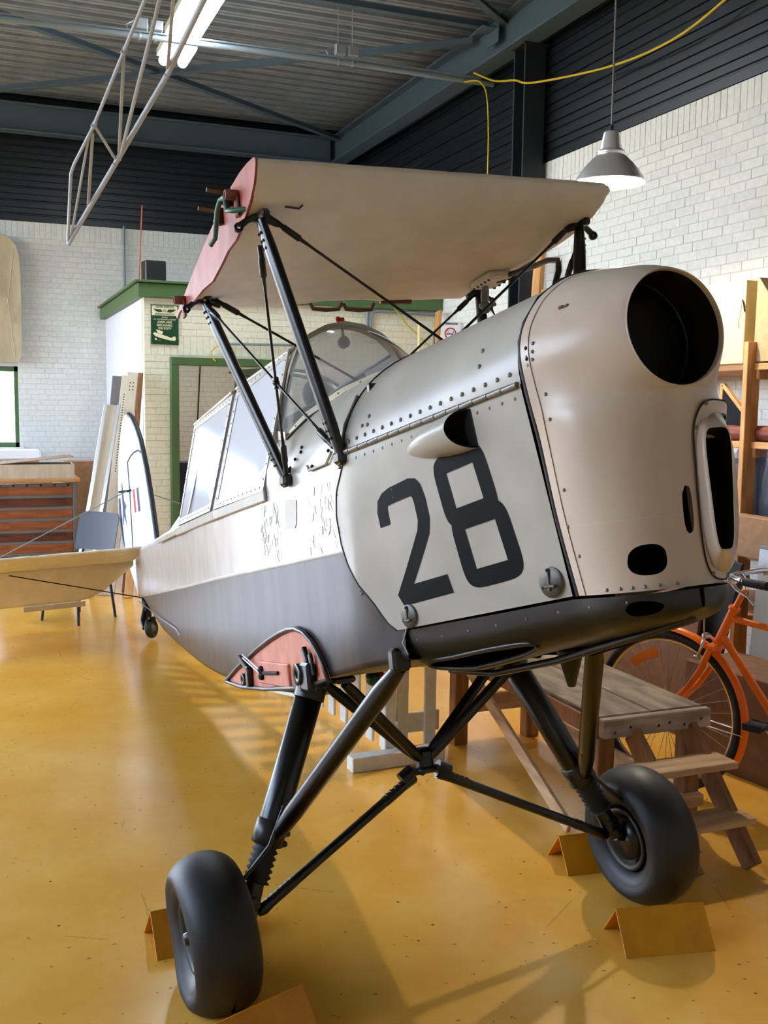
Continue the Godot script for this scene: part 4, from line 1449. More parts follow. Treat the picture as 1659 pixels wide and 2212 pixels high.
func chin() -> void:
	var NS := 60
	var NA := 32
	var rows := []
	var hol := func(s: float, a: float) -> float:
		var h1 := pow(absf((s - 0.80) / 0.185), 2.6) + pow(absf((a - 0.78) / 0.20), 2.6)
		var h2 := pow(absf((s - 1.300) / 0.028), 2.2) + pow(absf((a - 0.42) / 0.26), 2.2)
		var h3 := pow(absf((s - 0.80) / 0.26), 4.0) + pow(absf((a - 1.52) / 0.42), 4.0)
		return min(h1, min(h2, h3))
	var st := mb()
	st.set_smooth_group(0)
	var pts := []
	for i in NS + 1:
		var s: float = lerp(0.468, 1.3519, i / float(NS))
		var top := itp(s, [[0.468, 1.0], [0.53, 1.034], [0.61, 1.047], [0.893, 1.073], [1.145, 1.098], [1.36, 1.10]])
		var bot := itp(s, [[0.468, 0.992], [0.49, 0.958], [0.53, 0.932], [0.60, 0.918], [0.735, 0.922], [0.90, 0.952], [1.03, 0.980], [1.20, 1.012], [1.32, 1.040], [1.35, 1.062]])
		var w := itp(s, [[0.468, 0.31], [0.60, 0.318], [0.893, 0.237], [1.145, 0.163], [1.17, 0.158]])
		if s > 1.17: w = 0.158 * pow(max(0.0, 1.0 - pow((s - 1.17) / 0.182, 2.2)), 0.5)
		var e := []
		for j in 2 * NA + 1:
			var a: float = PI * j / (2.0 * NA)
			var ex := pow(absf(cos(a)), 0.62) * signf(cos(a))
			var ey := pow(sin(a), 0.85)
			e.append([V(s, lerp(top, bot, ey), -w * ex), s, a])
		pts.append(e)
	var fld := func(sa: Vector3) -> float: return hol.call(sa.x, sa.y)
	for i in NS:
		for j in 2 * NA:
			var q := [pts[i][j], pts[i][j + 1], pts[i + 1][j + 1], pts[i + 1][j]]
			var v := []
			for e in q: v.append(hol.call(e[1], e[2]))
			if v.min() >= 1.0: quad(st, q[0][0], q[1][0], q[2][0], q[3][0])
			elif v.max() >= 1.0:
				# clip in (station, angle) space, then lift on to the surface
				for t in [[0, 1, 2], [0, 2, 3]]:
					var tmp := SurfaceTool.new()
					tmp.begin(Mesh.PRIMITIVE_TRIANGLES)
					cut_tri(tmp, Vector3(q[t[0]][1], q[t[0]][2], 0), Vector3(q[t[1]][1], q[t[1]][2], 0), Vector3(q[t[2]][1], q[t[2]][2], 0), fld)
					var arr := tmp.commit_to_arrays()
					if arr[Mesh.ARRAY_VERTEX] == null: continue
					for pt in arr[Mesh.ARRAY_VERTEX]:
						st.add_vertex(chin_pt(pt.x, pt.y) if pt.y < PI / 2 else chin_pt(pt.x, pt.y))
	var ch := put("chin_cowl", st, mats.chin_black, PR, "glossy black oily chin cowl under the engine")
	# stiffening lip round the underside outlet and the sump above it
	var lip := []
	for k in 49:
		var a := TAU * k / 48.0
		var s := 0.80 + 0.187 * pow(absf(cos(a)), 0.77) * signf(cos(a))
		var an := 0.78 + 0.20 * pow(absf(sin(a)), 0.77) * signf(sin(a))
		lip.append(chin_pt(s, an))
	rod("outlet_lip", lip, 0.006, mats.oily, ch, 6)
	rod("bottom_rail", [V(0.53, 0.925, -0.16), V(0.72, 0.921, -0.135), V(0.95, 0.955, -0.10), V(1.2, 1.008, -0.055), V(1.32, 1.04, 0.0)], 0.009, mats.oily, ch, 8)
	st = mb()
	bev(st, V(0.80, 1.04, 0.0), Vector3(0.26, 0.03, 0.40), Basis.IDENTITY, 0.01)
	put("sump", st, mats.void, ch)
	st = mb()
	lathe(st, V(0.89, 0.965, -0.02), Vector3(0, -1, -0.12), [[0.0, -0.02], [0.034, -0.01], [0.032, 0.0], [0.010, 0.082], [0.008, 0.084], [0.0, 0.084]], 18)
	put("breather_cone", st, mats.black, ch)
	var rv := []
	for k in 9:
		var s: float = lerp(0.56, 1.28, k / 8.0)
		rv.append([chin_pt(s, 0.16), Vector3(-1, 0, 0)])
	rivets("chin_screws", rv, 0.004, mats.rivet, ch)
	# safety wire hanging from the rear fastener
	rod("safety_wire", [V(0.665, 1.055, -0.335), V(0.655, 1.02, -0.345), V(0.66, 0.99, -0.335)], 0.0022, mats.galv, ch, 6)

func chin_pt(s: float, a: float) -> Vector3:
	var top := itp(s, [[0.468, 1.0], [0.53, 1.034], [0.61, 1.047], [0.893, 1.073], [1.145, 1.098], [1.36, 1.10]])
	var bot := itp(s, [[0.468, 0.992], [0.49, 0.958], [0.53, 0.932], [0.60, 0.918], [0.735, 0.922], [0.90, 0.952], [1.03, 0.980], [1.20, 1.012], [1.32, 1.040], [1.35, 1.062]])
	var w := itp(s, [[0.468, 0.31], [0.60, 0.318], [0.893, 0.237], [1.145, 0.163], [1.17, 0.158]])
	if s > 1.17: w = 0.158 * pow(max(0.0, 1.0 - pow((s - 1.17) / 0.182, 2.2)), 0.5)
	return V(s, lerp(top, bot, pow(sin(a), 0.85)), -w * pow(absf(cos(a)), 0.62) * signf(cos(a)))

func upper_wing() -> void:
	# section (s, t) from trailing edge over the top to the nose and back underneath
	var up := [[-0.465, 2.203], [-0.40, 2.215], [-0.291, 2.240], [-0.18, 2.264], [-0.074, 2.286], [0.05, 2.304], [0.165, 2.316], [0.28, 2.322], [0.37, 2.320], [0.44, 2.312], [0.485, 2.303], [0.505, 2.298], [0.516, 2.289], [0.515, 2.278], [0.505, 2.262], [0.485, 2.238]]
	var lo := [[0.44, 2.214], [0.37, 2.197], [0.278, 2.185], [0.19, 2.178], [0.111, 2.174], [0.0, 2.171], [-0.122, 2.170], [-0.24, 2.176], [-0.347, 2.185], [-0.43, 2.193], [-0.465, 2.198]]
	var sec := up + lo
	var rows := []
	var cs := [-0.55, -0.545, -0.50, -0.44, -0.36, -0.28, -0.20, -0.12, -0.04, 0.04, 0.12, 0.20, 0.28, 0.36, 0.44, 0.50, 0.535, 0.546, 0.5505, 0.552]
	for c in cs:
		var e := PackedVector3Array()
		var f := 1.0
		if c > 0.535: f = sqrt(max(0.0, 1.0 - pow((c - 0.535) / 0.0172, 2)))
		for q in sec:
			var mid := itp(q[0], [[-0.465, 2.2005], [-0.2, 2.215], [0.1, 2.244], [0.35, 2.258], [0.515, 2.268]])
			var t: float = mid + (q[1] - mid) * f
			t += 0.030 * (c / 0.55) * clamp((0.51 - q[0]) / 0.5, 0.0, 1.0)
			# fabric sags a little between the ribs
			var sag := 0.004 * (0.5 - 0.5 * cos(c * 24.0))
			var s: float = q[0]
			if q[0] < -0.3:
				# trailing edge drawn in between the rib ends, cut back over the middle
				var k := 0.018 * sin(PI * clamp((c + 0.55) / 1.1, 0, 1)) + (0.03 if absf(c - 0.03) < 0.13 else 0.0)
				s += k * (-0.3 - q[0]) / 0.165
			if f > 0.9 and q[0] > -0.4: t += sag * (0.6 if q[1] > 2.25 else -0.4) * 0.5
			e.append(V(s, t, c))
		rows.append(e)
	var st := mb()
	st.set_smooth_group(0)
	for i in rows.size() - 1:
		for j in sec.size():
			var k := (j + 1) % sec.size()
			quad(st, rows[i][j], rows[i][k], rows[i + 1][k], rows[i + 1][j])
	var w := put("upper_wing", st, mats.fabric, PR, "fabric covered centre section of the upper wing")
	# salmon painted root rib closing the cut left end, slightly ragged along its lower edge
	var pg := PackedVector2Array()
	for q in up: pg.append(Vector2(q[0], q[1]) + Vector2(0, 0.002))
	for i in lo.size():
		var q = lo[i]
		pg.append(Vector2(q[0], q[1] - 0.001 - 0.006 * (i % 3)))
	pg.append(Vector2(-0.50, 2.180))
	pg.append(Vector2(-0.51, 2.196))
	st = mb()
	var tw := 0.030
	var pg2 := PackedVector2Array()
	for v in pg: pg2.append(v + Vector2(0, -tw * clamp((0.51 - v.x) / 0.5, 0.0, 1.0)))
	plate(st, pg2, 0.008, Vector3(-0.552, 0, 0), Basis(Vector3(0, 0, 1), Vector3.UP, Vector3(-1, 0, 0)))
	var rb := put("root_rib", st, mats.salmon, PR, "salmon-red root rib at the cut end of the upper wing")
	# fittings on the rib: lugs, tube stubs and a green pipe
	for q in [[0.265, 2.298, 1], [0.16, 2.285, 1]]:
		st = mb()
		bar(st, V(q[0], q[1], -0.556), V(q[0] - 0.01, q[1] + 0.012, -0.62), 0.006, 0.03, Vector3(0, 0, 1))
		bev(st, V(q[0] + 0.012, q[1] - 0.02, -0.566), Vector3(0.02, 0.05, 0.02))
		ball(st, V(q[0] + 0.012, q[1] - 0.035, -0.578), 0.008)
		put("aileron_lug", st, mats.oily, rb)
	for q in [[0.34, 2.262], [-0.36, 2.175]]:
		st = mb()
		lathe(st, V(q[0], q[1], -0.558), Vector3(-1, 0, 0), [[0.0, 0.034], [0.008, 0.034], [0.008, 0.036], [0.014, 0.036], [0.015, 0.0], [0.015, -0.01]], 16)
		bev(st, V(q[0], q[1] - 0.03, -0.562), Vector3(0.008, 0.06, 0.03))
		put("spar_stub", st, mats.rust, rb)
	rod("fuel_pipe", [V(0.40, 2.205, -0.53), V(0.375, 2.205, -0.585), V(0.335, 2.22, -0.59), V(0.325, 2.262, -0.59), V(0.285, 2.268, -0.592), V(0.255, 2.25, -0.594), V(0.20, 2.19, -0.592), V(0.175, 2.178, -0.60)], 0.0075, mt("pipe_green", Color(0.20, 0.36, 0.29), 0.45), rb, 8)
	rod("drain_hook", [V(0.425, 2.203, -0.455), V(0.425, 2.200, -0.415), V(0.437, 2.206, -0.408)], 0.0028, mats.oily, w, 6)
	# wooden hand holds and dark battens under the trailing edge
	st = mb()
	for c: float in [-0.075, 0.055]:
		tube(st, [V(-0.455, 2.202, c), V(-0.46, 2.180, c + 0.01), V(-0.46, 2.176, c + 0.06), V(-0.46, 2.180, c + 0.11), V(-0.455, 2.203, c + 0.12)], 0.008, 8)
	put("hand_hold", st, mats.brown_leather, w)
	st = mb()
	bar(st, V(-0.452, 2.197, -0.19), V(-0.452, 2.199, -0.10), 0.02, 0.014)
	bar(st, V(-0.452, 2.206, 0.20), V(-0.452, 2.209, 0.33), 0.02, 0.016)
	put("edge_batten", st, mats.brown_leather, w)
	# filler neck on the far side of the top, seen as a stub over the leading edge
	rod("filler_pin", [V(0.38, 2.32, -0.005), V(0.38, 2.352, -0.004)], 0.006, mats.copper, w, 8)
	# fuel outlet fitting on the underside, with bolt heads, tap and hose
	st = mb()
	bev(st, V(-0.08, 2.180, 0.465), Vector3(0.10, 0.03, 0.14), Basis(Vector3(0, 0, 1), 0.1), 0.013)
	var ft := put("tank_outlet", st, mats.fabric, w)
	var bl := []
	for k in 5: bl.append([V(-0.03 - 0.026 * k, 2.164, 0.425), Vector3(0, -1, 0)])
	for k in 4: bl.append([V(-0.03 - 0.034 * k, 2.168, 0.505), Vector3(0, -1, 0)])
	rivets("outlet_bolts", bl, 0.007, mats.oily, ft)
	st = mb()
	tube(st, [V(-0.10, 2.17, 0.45), V(-0.12, 2.135, 0.455), V(-0.135, 2.105, 0.46)], [0.012, 0.016, 0.014], 10)
	lathe(st, V(-0.135, 2.10, 0.46), Vector3(-0.1, -1, 0.2), [[0.0, -0.012], [0.022, -0.01], [0.022, 0.0], [0.014, 0.004], [0.014, 0.02], [0.0, 0.022]], 12)
	bar(st, V(-0.135, 2.098, 0.46), V(-0.10, 2.10, 0.485), 0.01, 0.012)
	put("fuel_tap", st, mats.grey_metal, ft)
	st = mb()
	lathe(st, V(-0.05, 2.185, 0.49), Vector3(0.7, 0, 0.6), [[0.0, -0.02], [0.022, -0.02], [0.022, 0.01], [0.014, 0.016], [0.012, 0.03]], 12)
	put("hose_union", st, mats.oily, ft)
	rod("fuel_hose", [V(-0.03, 2.182, 0.50), V(0.05, 2.17, 0.50), V(0.16, 2.155, 0.495), V(0.27, 2.135, 0.47), V(0.37, 2.10, 0.44), V(0.42, 2.05, 0.40), V(0.45, 1.95, 0.34), V(0.46, 1.78, 0.20)], 0.0095, mats.black, ft, 10)

func wire(p: Vector3, q: Vector3) -> void:
	var d := (q - p).normalized()
	var st := mb()
	tube(st, [p + d * 0.03, q - d * 0.03], 0.0042, 8)
	for e in [[p, d], [q, -d]]:
		var a: Vector3 = e[0]
		var b: Vector3 = e[1]
		tube(st, [a, a + b * 0.03, a + b * 0.035, a + b * 0.085, a + b * 0.09, a + b * 0.12], [0.008, 0.008, 0.010, 0.010, 0.006, 0.0045], 8)
	put("bracing_wire", st, mats.black, PR)

func cabane() -> void:
	for side: float in [-1.0, 1.0]:
		var d := 0.012 * side
		var ft := V(0.39, 2.188 + d, 0.515 * side)
		var fb := V(0.463, 1.515, 0.380 * side)
		var rt := V(-0.262, 2.160 + d * 1.8, 0.515 * side)
		var rb := V(-0.012, 1.515, 0.380 * side)
		for e in [[ft, fb], [rt, rb]]:
			var p: Vector3 = e[0]
			var q: Vector3 = e[1]
			var stt := strut("cabane_strut", p, q, 0.0255, 0.0165, Vector3(0, 0, 1), mats.black, PR)
			var st := mb()
			bev(st, p + Vector3(0, 0.012, 0), Vector3(0.026, 0.022, 0.10), Basis(Vector3(1, 0, 0), 0.15), 0.008)
			tube(st, [p + Vector3(0, 0.012, 0), p + Vector3(side * 0.035, 0.002, -0.01), p + Vector3(side * 0.055, -0.012, -0.015)], [0.012, 0.009, 0.010], 8)
			lathe(st, p + Vector3(side * 0.060, -0.018, -0.015), Vector3(0, 0, 1), [[0.005, -0.006], [0.013, -0.006], [0.013, 0.006], [0.005, 0.006], [0.005, -0.006]], 12)
			tube(st, [p + Vector3(-side * 0.01, 0.01, 0), p + Vector3(-side * 0.05, -0.01, 0)], [0.015, 0.010], 8)
			put("top_fitting", st, mats.black, stt)
			var st2 := mb()
			bev(st2, q + Vector3(0, -0.004, 0), Vector3(0.035, 0.035, 0.05), Basis.IDENTITY, 0.008)
			bev(st2, q + Vector3(side * 0.005, 0.0, 0), Vector3(0.012, 0.05, 0.03), Basis.IDENTITY, 0.004)
			put("foot_fitting", st2, mats.black, stt)
			var bo := []
			var dd := (q - p).normalized()
			for k in 3:
				for h: float in [-1.0, 1.0]:
					bo.append([p + dd * (0.04 + 0.022 * k) + Vector3(side * 0.016, 0, h * 0.008), Vector3(side, 0, 0)])
					bo.append([q - dd * (0.05 + 0.022 * k) + Vector3(side * 0.016, 0, h * 0.008), Vector3(side, 0, 0)])
			rivets("strut_bolts", bo, 0.0045, mats.oily, stt)
		# cross bracing in the side bay
		wire(ft + Vector3(0, -0.06, -0.028), rb + Vector3(side * 0.008, 0.02, 0.03))
		wire(rt + Vector3(0, -0.02, 0.03), fb + Vector3(side * 0.008, 0.03, -0.03))
	# cross bracing from side to side
	for side: float in [-1.0, 1.0]:
		var d := 0.012 * side
		wire(V(0.39, 2.19 + d, 0.48 * side), V(0.463, 1.54, -0.37 * side))
		wire(V(-0.262, 2.16 + d, 0.48 * side), V(-0.012, 1.54, -0.37 * side))
	var st := mb()
	for side: float in [-1.0, 1.0]:
		var d := 0.012 * side
		var cl := Geometry3D.get_closest_points_between_segments(V(0.362, 2.128 + d, 0.515 * side), V(0.018, 1.535, 0.388 * side), V(-0.232, 2.14 + d * 1.8, 0.515 * side), V(0.433, 1.545, 0.388 * side))
		ball(st, (cl[0] + cl[1]) * 0.5, 0.012)
		bar(st, cl[0] + Vector3(0, 0.018, 0), cl[1] - Vector3(0, 0.018, 0), 0.016, 0.016)
	put("wire_clamp", st, mats.black, PR)

# flat window in a frame: four corners in order, border width, returns the frame
func framed(called: String, p: Array, bw: float, glass: Material, parent: Node, cols := 1) -> MeshInstance3D:
	var c := Vector3.ZERO
	for q in p: c += q
	c /= 4.0
	var ins := []
	for i in 4:
		var a: Vector3 = p[i]
		var e1: Vector3 = (p[(i + 1) % 4] - a).normalized()
		var e2: Vector3 = (p[(i + 3) % 4] - a).normalized()
		var sn: float = e1.cross(e2).length()
		ins.append(a + (e1 + e2) * bw / max(sn, 0.3))
	var n: Vector3 = (p[1] - p[0]).cross(p[3] - p[0]).normalized()
	var st := mb()
	st.set_smooth_group(-1)
	for i in 4:
		var j := (i + 1) % 4
		for k: float in [-1.0, 1.0]:
			var o := n * 0.004 * k
			quad(st, p[i] + o, p[j] + o, ins[j] + o, ins[i] + o)
		quad(st, p[i] - n * 0.004, p[j] - n * 0.004, p[j] + n * 0.004, p[i] + n * 0.004)
		quad(st, ins[i] - n * 0.004, ins[j] - n * 0.004, ins[j] + n * 0.004, ins[i] + n * 0.004)
	var f := put(called, st, mats.cream, parent)
	var g := mb()
	g.set_smooth_group(-1)
	for k: float in [-1.0, 1.0]: quad(g, ins[0] + n * 0.001 * k, ins[1] + n * 0.001 * k, ins[2] + n * 0.001 * k, ins[3] + n * 0.001 * k)
	put("perspex_pane", g, glass, f)
	var rv := []
	for i in 4:
		var j := (i + 1) % 4
		var m := int((p[i] - p[j]).length() / 0.055)
		for k in m:
			var q: Vector3 = (p[i] * 0.5 + ins[i] * 0.5).lerp(p[j] * 0.5 + ins[j] * 0.5, (k + 0.5) / m)
			var od: Vector3 = n if n.x * c.x > 0 else -n
			rv.append([q + od * 0.004, od])
	rivets("frame_rivets", rv, 0.0042, mats.rivet, f)
	return f

func arch_pt(f: float, s: float, k := 1.0) -> Vector3:
	# f -1..1 from the left foot of the windscreen arch to the right one
	var tab := [[0.0, 1.690, 0.285], [0.18, 1.816, 0.254], [0.34, 1.93, 0.218], [0.47, 2.005, 0.183], [0.60, 2.050, 0.137], [0.78, 2.081, 0.073], [1.0, 2.094, 0.0]]
	var x := 1.0 - absf(f)
	var t := 0.0
	var c := 0.0
	for i in tab.size() - 1:
		if x <= tab[i + 1][0] + 1e-6:
			var g: float = (x - tab[i][0]) / (tab[i + 1][0] - tab[i][0])
			t = lerp(tab[i][1], tab[i + 1][1], g)
			c = lerp(tab[i][2], tab[i + 1][2], g)
			break
	return V(s, t, c * signf(f) * k)

func base_pt(f: float) -> Vector3:
	var tab := [[0.0, -0.16, 1.665, 0.315], [0.3, -0.065, 1.715, 0.268], [0.6, 0.06, 1.768, 0.18], [0.82, 0.125, 1.803, 0.085], [1.0, 0.14, 1.815, 0.0]]
	var x := 1.0 - absf(f)
	for i in tab.size() - 1:
		if x <= tab[i + 1][0] + 1e-6:
			var g: float = (x - tab[i][0]) / (tab[i + 1][0] - tab[i][0])
			return V(lerp(tab[i][1], tab[i + 1][1], g), lerp(tab[i][2], tab[i + 1][2], g), lerp(tab[i][3], tab[i + 1][3], g) * signf(f))
	return V(0.14, 1.815, 0)

func canopy() -> void:
	# windscreen
	var rows := []
	for i in 41:
		var f: float = lerp(-1.0, 1.0, i / 40.0)
		var a := arch_pt(f, -0.35)
		var b := base_pt(f)
		var e := PackedVector3Array()
		for j in 9:
			var g := j / 8.0
			var p := a.lerp(b, g)
			p.y += 0.035 * sin(g * PI) * (1.0 - absf(f))
			e.append(p)
		rows.append(e)
	var st := mb()
	grid(st, rows)
	var ws := put("windscreen", st, mats.perspex, PR, "curved clear windscreen, hazy")
	# arch hoop and base strip
	st = mb()
	st.set_smooth_group(-1)
	for i in 40:
		var f0: float = lerp(-1.0, 1.0, i / 40.0)
		var f1: float = lerp(-1.0, 1.0, (i + 1) / 40.0)
		var o := 0.005
		var q := []
		for ff in [f0, f1]:
			var p := arch_pt(ff, -0.35)
			var nn := Vector3(p.x, (p.y - 1.80) * 0.9, 0).normalized()
			q.append([p + nn * o + Vector3(0, 0, 0.024), p + nn * o + Vector3(0, 0, -0.022), p - nn * 0.011 + Vector3(0, 0, -0.022), p - nn * 0.011 + Vector3(0, 0, 0.024)])
		for k in 4: quad(st, q[0][k], q[1][k], q[1][(k + 1) % 4], q[0][(k + 1) % 4])
	put("screen_arch", st, mats.cream, ws)
	var low := []
	var hi := []
	for i in 41:
		var f: float = lerp(-1.0, 1.0, i / 40.0)
		var a := arch_pt(f, -0.35)
		var b := base_pt(f)
		low.append(b + Vector3(0, -0.004, 0.006) + Vector3(signf(f) * 0.004, 0, 0))
		var d := (a - b).normalized()
		hi.append(b + d * 0.032 + Vector3(signf(f) * 0.003, 0.002, 0.003))
	st = mb()
	strip(st, low, hi)
	put("base_strip", st, mats.tail_fabric, ws)
	rod("base_seal", low, 0.0045, mats.seam, ws, 6)
	# triangular infill beside the left and right pillar
	for side: float in [-1.0, 1.0]:
		st = mb()
		st.set_smooth_group(-1)
		var a := arch_pt(side, -0.35)
		quad(st, a + Vector3(side * 0.004, 0.03, 0), a + Vector3(side * 0.006, -0.005, 0), base_pt(side) + Vector3(side * 0.006, -0.004, 0), base_pt(side) + Vector3(side * 0.004, 0.02, 0))
		put("pillar_foot", st, mats.tail_fabric, ws)
		rod("pillar_bead", [arch_pt(side * 0.98, -0.33), arch_pt(side * 0.7, -0.33), arch_pt(side * 0.55, -0.335)], 0.005, mats.oily, ws, 6)
	var rv := []
	for i in 15:
		var f: float = lerp(-0.95, 0.95, i / 14.0)
		var p := arch_pt(f, -0.35)
		rv.append([p + Vector3(p.x, p.y - 1.8, 0).normalized() * 0.005, Vector3(p.x, p.y - 1.8, 0).normalized()])
		if f < 0.2: rv.append([hi[int((f + 1) * 20)] * 0.6 + low[int((f + 1) * 20)] * 0.4, Vector3(-0.5, 0.6, 0.4).normalized()])
	rivets("screen_rivets", rv, 0.0045, mats.rivet, ws)
	st = mb()
	ball(st, arch_pt(-0.02, -0.35) + Vector3(-0.01, 0.018, 0), 0.011)
	bev(st, arch_pt(-0.02, -0.35) + Vector3(0.006, 0.014, 0), Vector3(0.014, 0.02, 0.014))
	put("arch_catch", st, mats.red, ws)
	st = mb()
	lathe(st, V(-0.36, 2.03, 0.0), Vector3(0, 0, 1), [[0.0, -0.01], [0.022, -0.008], [0.022, 0.008], [0.0, 0.01]], 14)
	bar(st, V(-0.36, 2.085, 0.0), V(-0.36, 2.03, 0.0), 0.01, 0.01)
	put("latch_knob", st, mats.grey_metal, ws)
	# sliding and rear canopy: framed side windows and curved top
	for side: float in [-1.0, 1.0]:
		var p1 := [V(-0.262, 1.507, 0.378 * side), V(-0.935, 1.515, 0.374 * side), V(-0.985, 1.990, 0.222 * side), V(-0.365, 2.010, 0.202 * side)]
		var f1 := framed("canopy_window", p1, 0.032, mats.perspex_side, PR)
		var p2 := [V(-1.005, 1.516, 0.372 * side), V(-1.815, 1.525, 0.325 * side), V(-1.80, 2.003, 0.205 * side), V(-1.055, 1.990, 0.220 * side)]
		var f2 := framed("canopy_window", p2, 0.032, mats.perspex_side, PR)
		st = mb()
		bar(st, p2[1].lerp(p2[0], 0.37) + Vector3(side * 0.003, 0.03, 0), p2[2].lerp(p2[3], 0.37) + Vector3(side * 0.003, -0.03, 0), 0.006, 0.02, Vector3(0, 0, 1))
		put("mullion", st, mats.rivet, f2)
		st = mb()
		st.set_smooth_group(-1)
		quad(st, p1[1] + Vector3(-side * 0.004, 0, 0), p2[0] + Vector3(-side * 0.004, 0, 0), p2[3] + Vector3(-side * 0.004, 0, 0), p1[2] + Vector3(-side * 0.004, 0, 0))
		put("sliding_joint", st, mats.grey_metal, f1)
		# sliding rail along the fuselage side
		st = mb()
		bar(st, V(-0.255, 1.492, 0.376 * side), V(-0.95, 1.494, 0.375 * side), 0.012, 0.036)
		bar(st, V(-0.95, 1.494, 0.375 * side), V(-1.9, 1.503, 0.318 * side), 0.012, 0.036)
		bar(st, V(-1.9, 1.503, 0.318 * side), V(-2.75, 1.515, 0.240 * side), 0.012, 0.026)
		put("canopy_rail", st, mats.cream, PR)
		# faired skirt behind the canopy
		st = mb()
		st.set_smooth_group(0)
		var sk := []
		for i in 12:
			var s: float = lerp(-1.80, -2.75, i / 11.0)
			var e := PackedVector3Array()
			var w0 := wS(s) + 0.012
			for k in 5:
				var g := k / 4.0
				e.append(V(s, tL(s) + 0.005 + g * 0.10 * (1.0 - i / 11.0), side * lerp(w0, w0 * 0.90, g)))
			sk.append(e)
		grid(st, sk)
		put("canopy_skirt", st, mats.cream_side, PR)
	# curved top between the side windows
	for seg in [[-0.372, -0.985], [-1.055, -1.80]]:
		rows = []
		for i in 6:
			var s: float = lerp(seg[0], seg[1], i / 5.0)
			var w := itp(s, [[-1.8, 0.205], [-1.055, 0.220], [-0.985, 0.222], [-0.37, 0.202]])
			var e := PackedVector3Array()
			for j in 13:
				var a: float = lerp(-1.0, 1.0, j / 12.0)
				e.append(V(s, 2.0 + 0.088 * (1.0 - a * a) * itp(s, [[-1.8, 0.6], [-0.4, 1.0]]), w * a))
			rows.append(e)
		st = mb()
		grid(st, rows)
		var tp := put("canopy_top", st, mats.perspex, PR)
		st = mb()
		for i in [0, 5]:
			var ln := []
			for p in rows[i]: ln.append(p)
			tube(st, ln, 0.008, 6)
		for j in [0, 12]:
			var ln := []
			for r in rows: ln.append(r[j])
			tube(st, ln, 0.010, 6)
		put("top_frame", st, mats.cream, tp)
	st = mb()
	st.set_smooth_group(-1)
	var bk := [V(-1.83, 1.53, -0.32), V(-1.83, 1.53, 0.32), V(-1.805, 2.0, 0.205), V(-1.805, 2.05, 0.0), V(-1.805, 2.0, -0.205)]
	for i in range(1, 4): tri(st, bk[0], bk[i], bk[i + 1])
	put("canopy_rear", st, mats.perspex_side, PR)

# ---------------------------------------------------------------- wheels and legs
func w2l(p: Vector3) -> Vector3:
	return PR.transform.affine_inverse() * p

func wheel(ctr: Vector3, lean: float, toe: float, inner: float, flat: bool) -> void:
	var ax := Vector3(cos(lean), sin(lean), 0).rotated(Vector3.UP, toe)
	var bs := along(ax)
	var R0 := 0.225 if flat else 0.236
	var prof := []
	for k in 33:
		var a := TAU * k / 32.0
		var ew := 0.098
		var hh := 0.070
		prof.append([R0 - hh + cos(a) * hh, sin(a) * ew * (1.0 if cos(a) > 0 else 0.92)])
	var rings := []
	for p in prof:
		var r := PackedVector3Array()
		for i in 72:
			var a := TAU * i / 72.0
			var v: Vector3 = ctr + bs.x * p[1] + (bs.y * sin(a) + bs.z * cos(a)) * p[0]
			if flat:
				# soft tyre: squashed on the floor, walls pushed out
				var low: float = clamp((0.11 - v.y) / 0.15, 0.0, 1.0)
				v += bs.x * signf(p[1]) * 0.035 * low * low
				if v.y < 0.002: v.y = 0.002
			elif v.y < 0.002: v.y = 0.002
			r.append(w2l(v))
		rings.append(r)
	var st := mb()
	loft(st, rings, true, false)
	var ty := put("tyre", st, mats.rubber, PR, "soft flat balloon tyre" if flat else "plump balloon tyre")
	var out := -inner
	var lx := w2l(ctr + bs.x) - w2l(ctr)
	var lc := w2l(ctr)
	st = mb()
	lathe(st, lc, lx, [[0.100, 0.060], [0.108, 0.070], [0.098, 0.076], [0.088, 0.066], [0.082, 0.045], [0.045, 0.035], [0.0, 0.035]], 40)
	lathe(st, lc, lx, [[0.100, -0.060], [0.108, -0.070], [0.098, -0.076], [0.088, -0.066], [0.082, -0.045], [0.045, -0.035], [0.0, -0.035]], 40)
	var hb := put("wheel_hub", st, mats.hub_olive, ty)
	st = mb()
	lathe(st, lc, lx * out, [[0.0, 0.085], [0.016, 0.084], [0.020, 0.07], [0.030, 0.055], [0.034, 0.03]], 20)
	for k in 6:
		var a := TAU * k / 6.0
		var o2: Vector3 = lc + lx * out * 0.04 + (w2l(ctr + bs.y * sin(a) + bs.z * cos(a)) - lc) * 0.06
		tube(st, [o2, o2 + lx * out * 0.016], 0.007, 6)
	put("axle_nut", st, mats.oily, ty)
	st = mb()
	lathe(st, lc, lx * inner, [[0.0, 0.075], [0.070, 0.072], [0.076, 0.05], [0.076, 0.035]], 28)
	put("brake_drum", st, mats.black, ty)

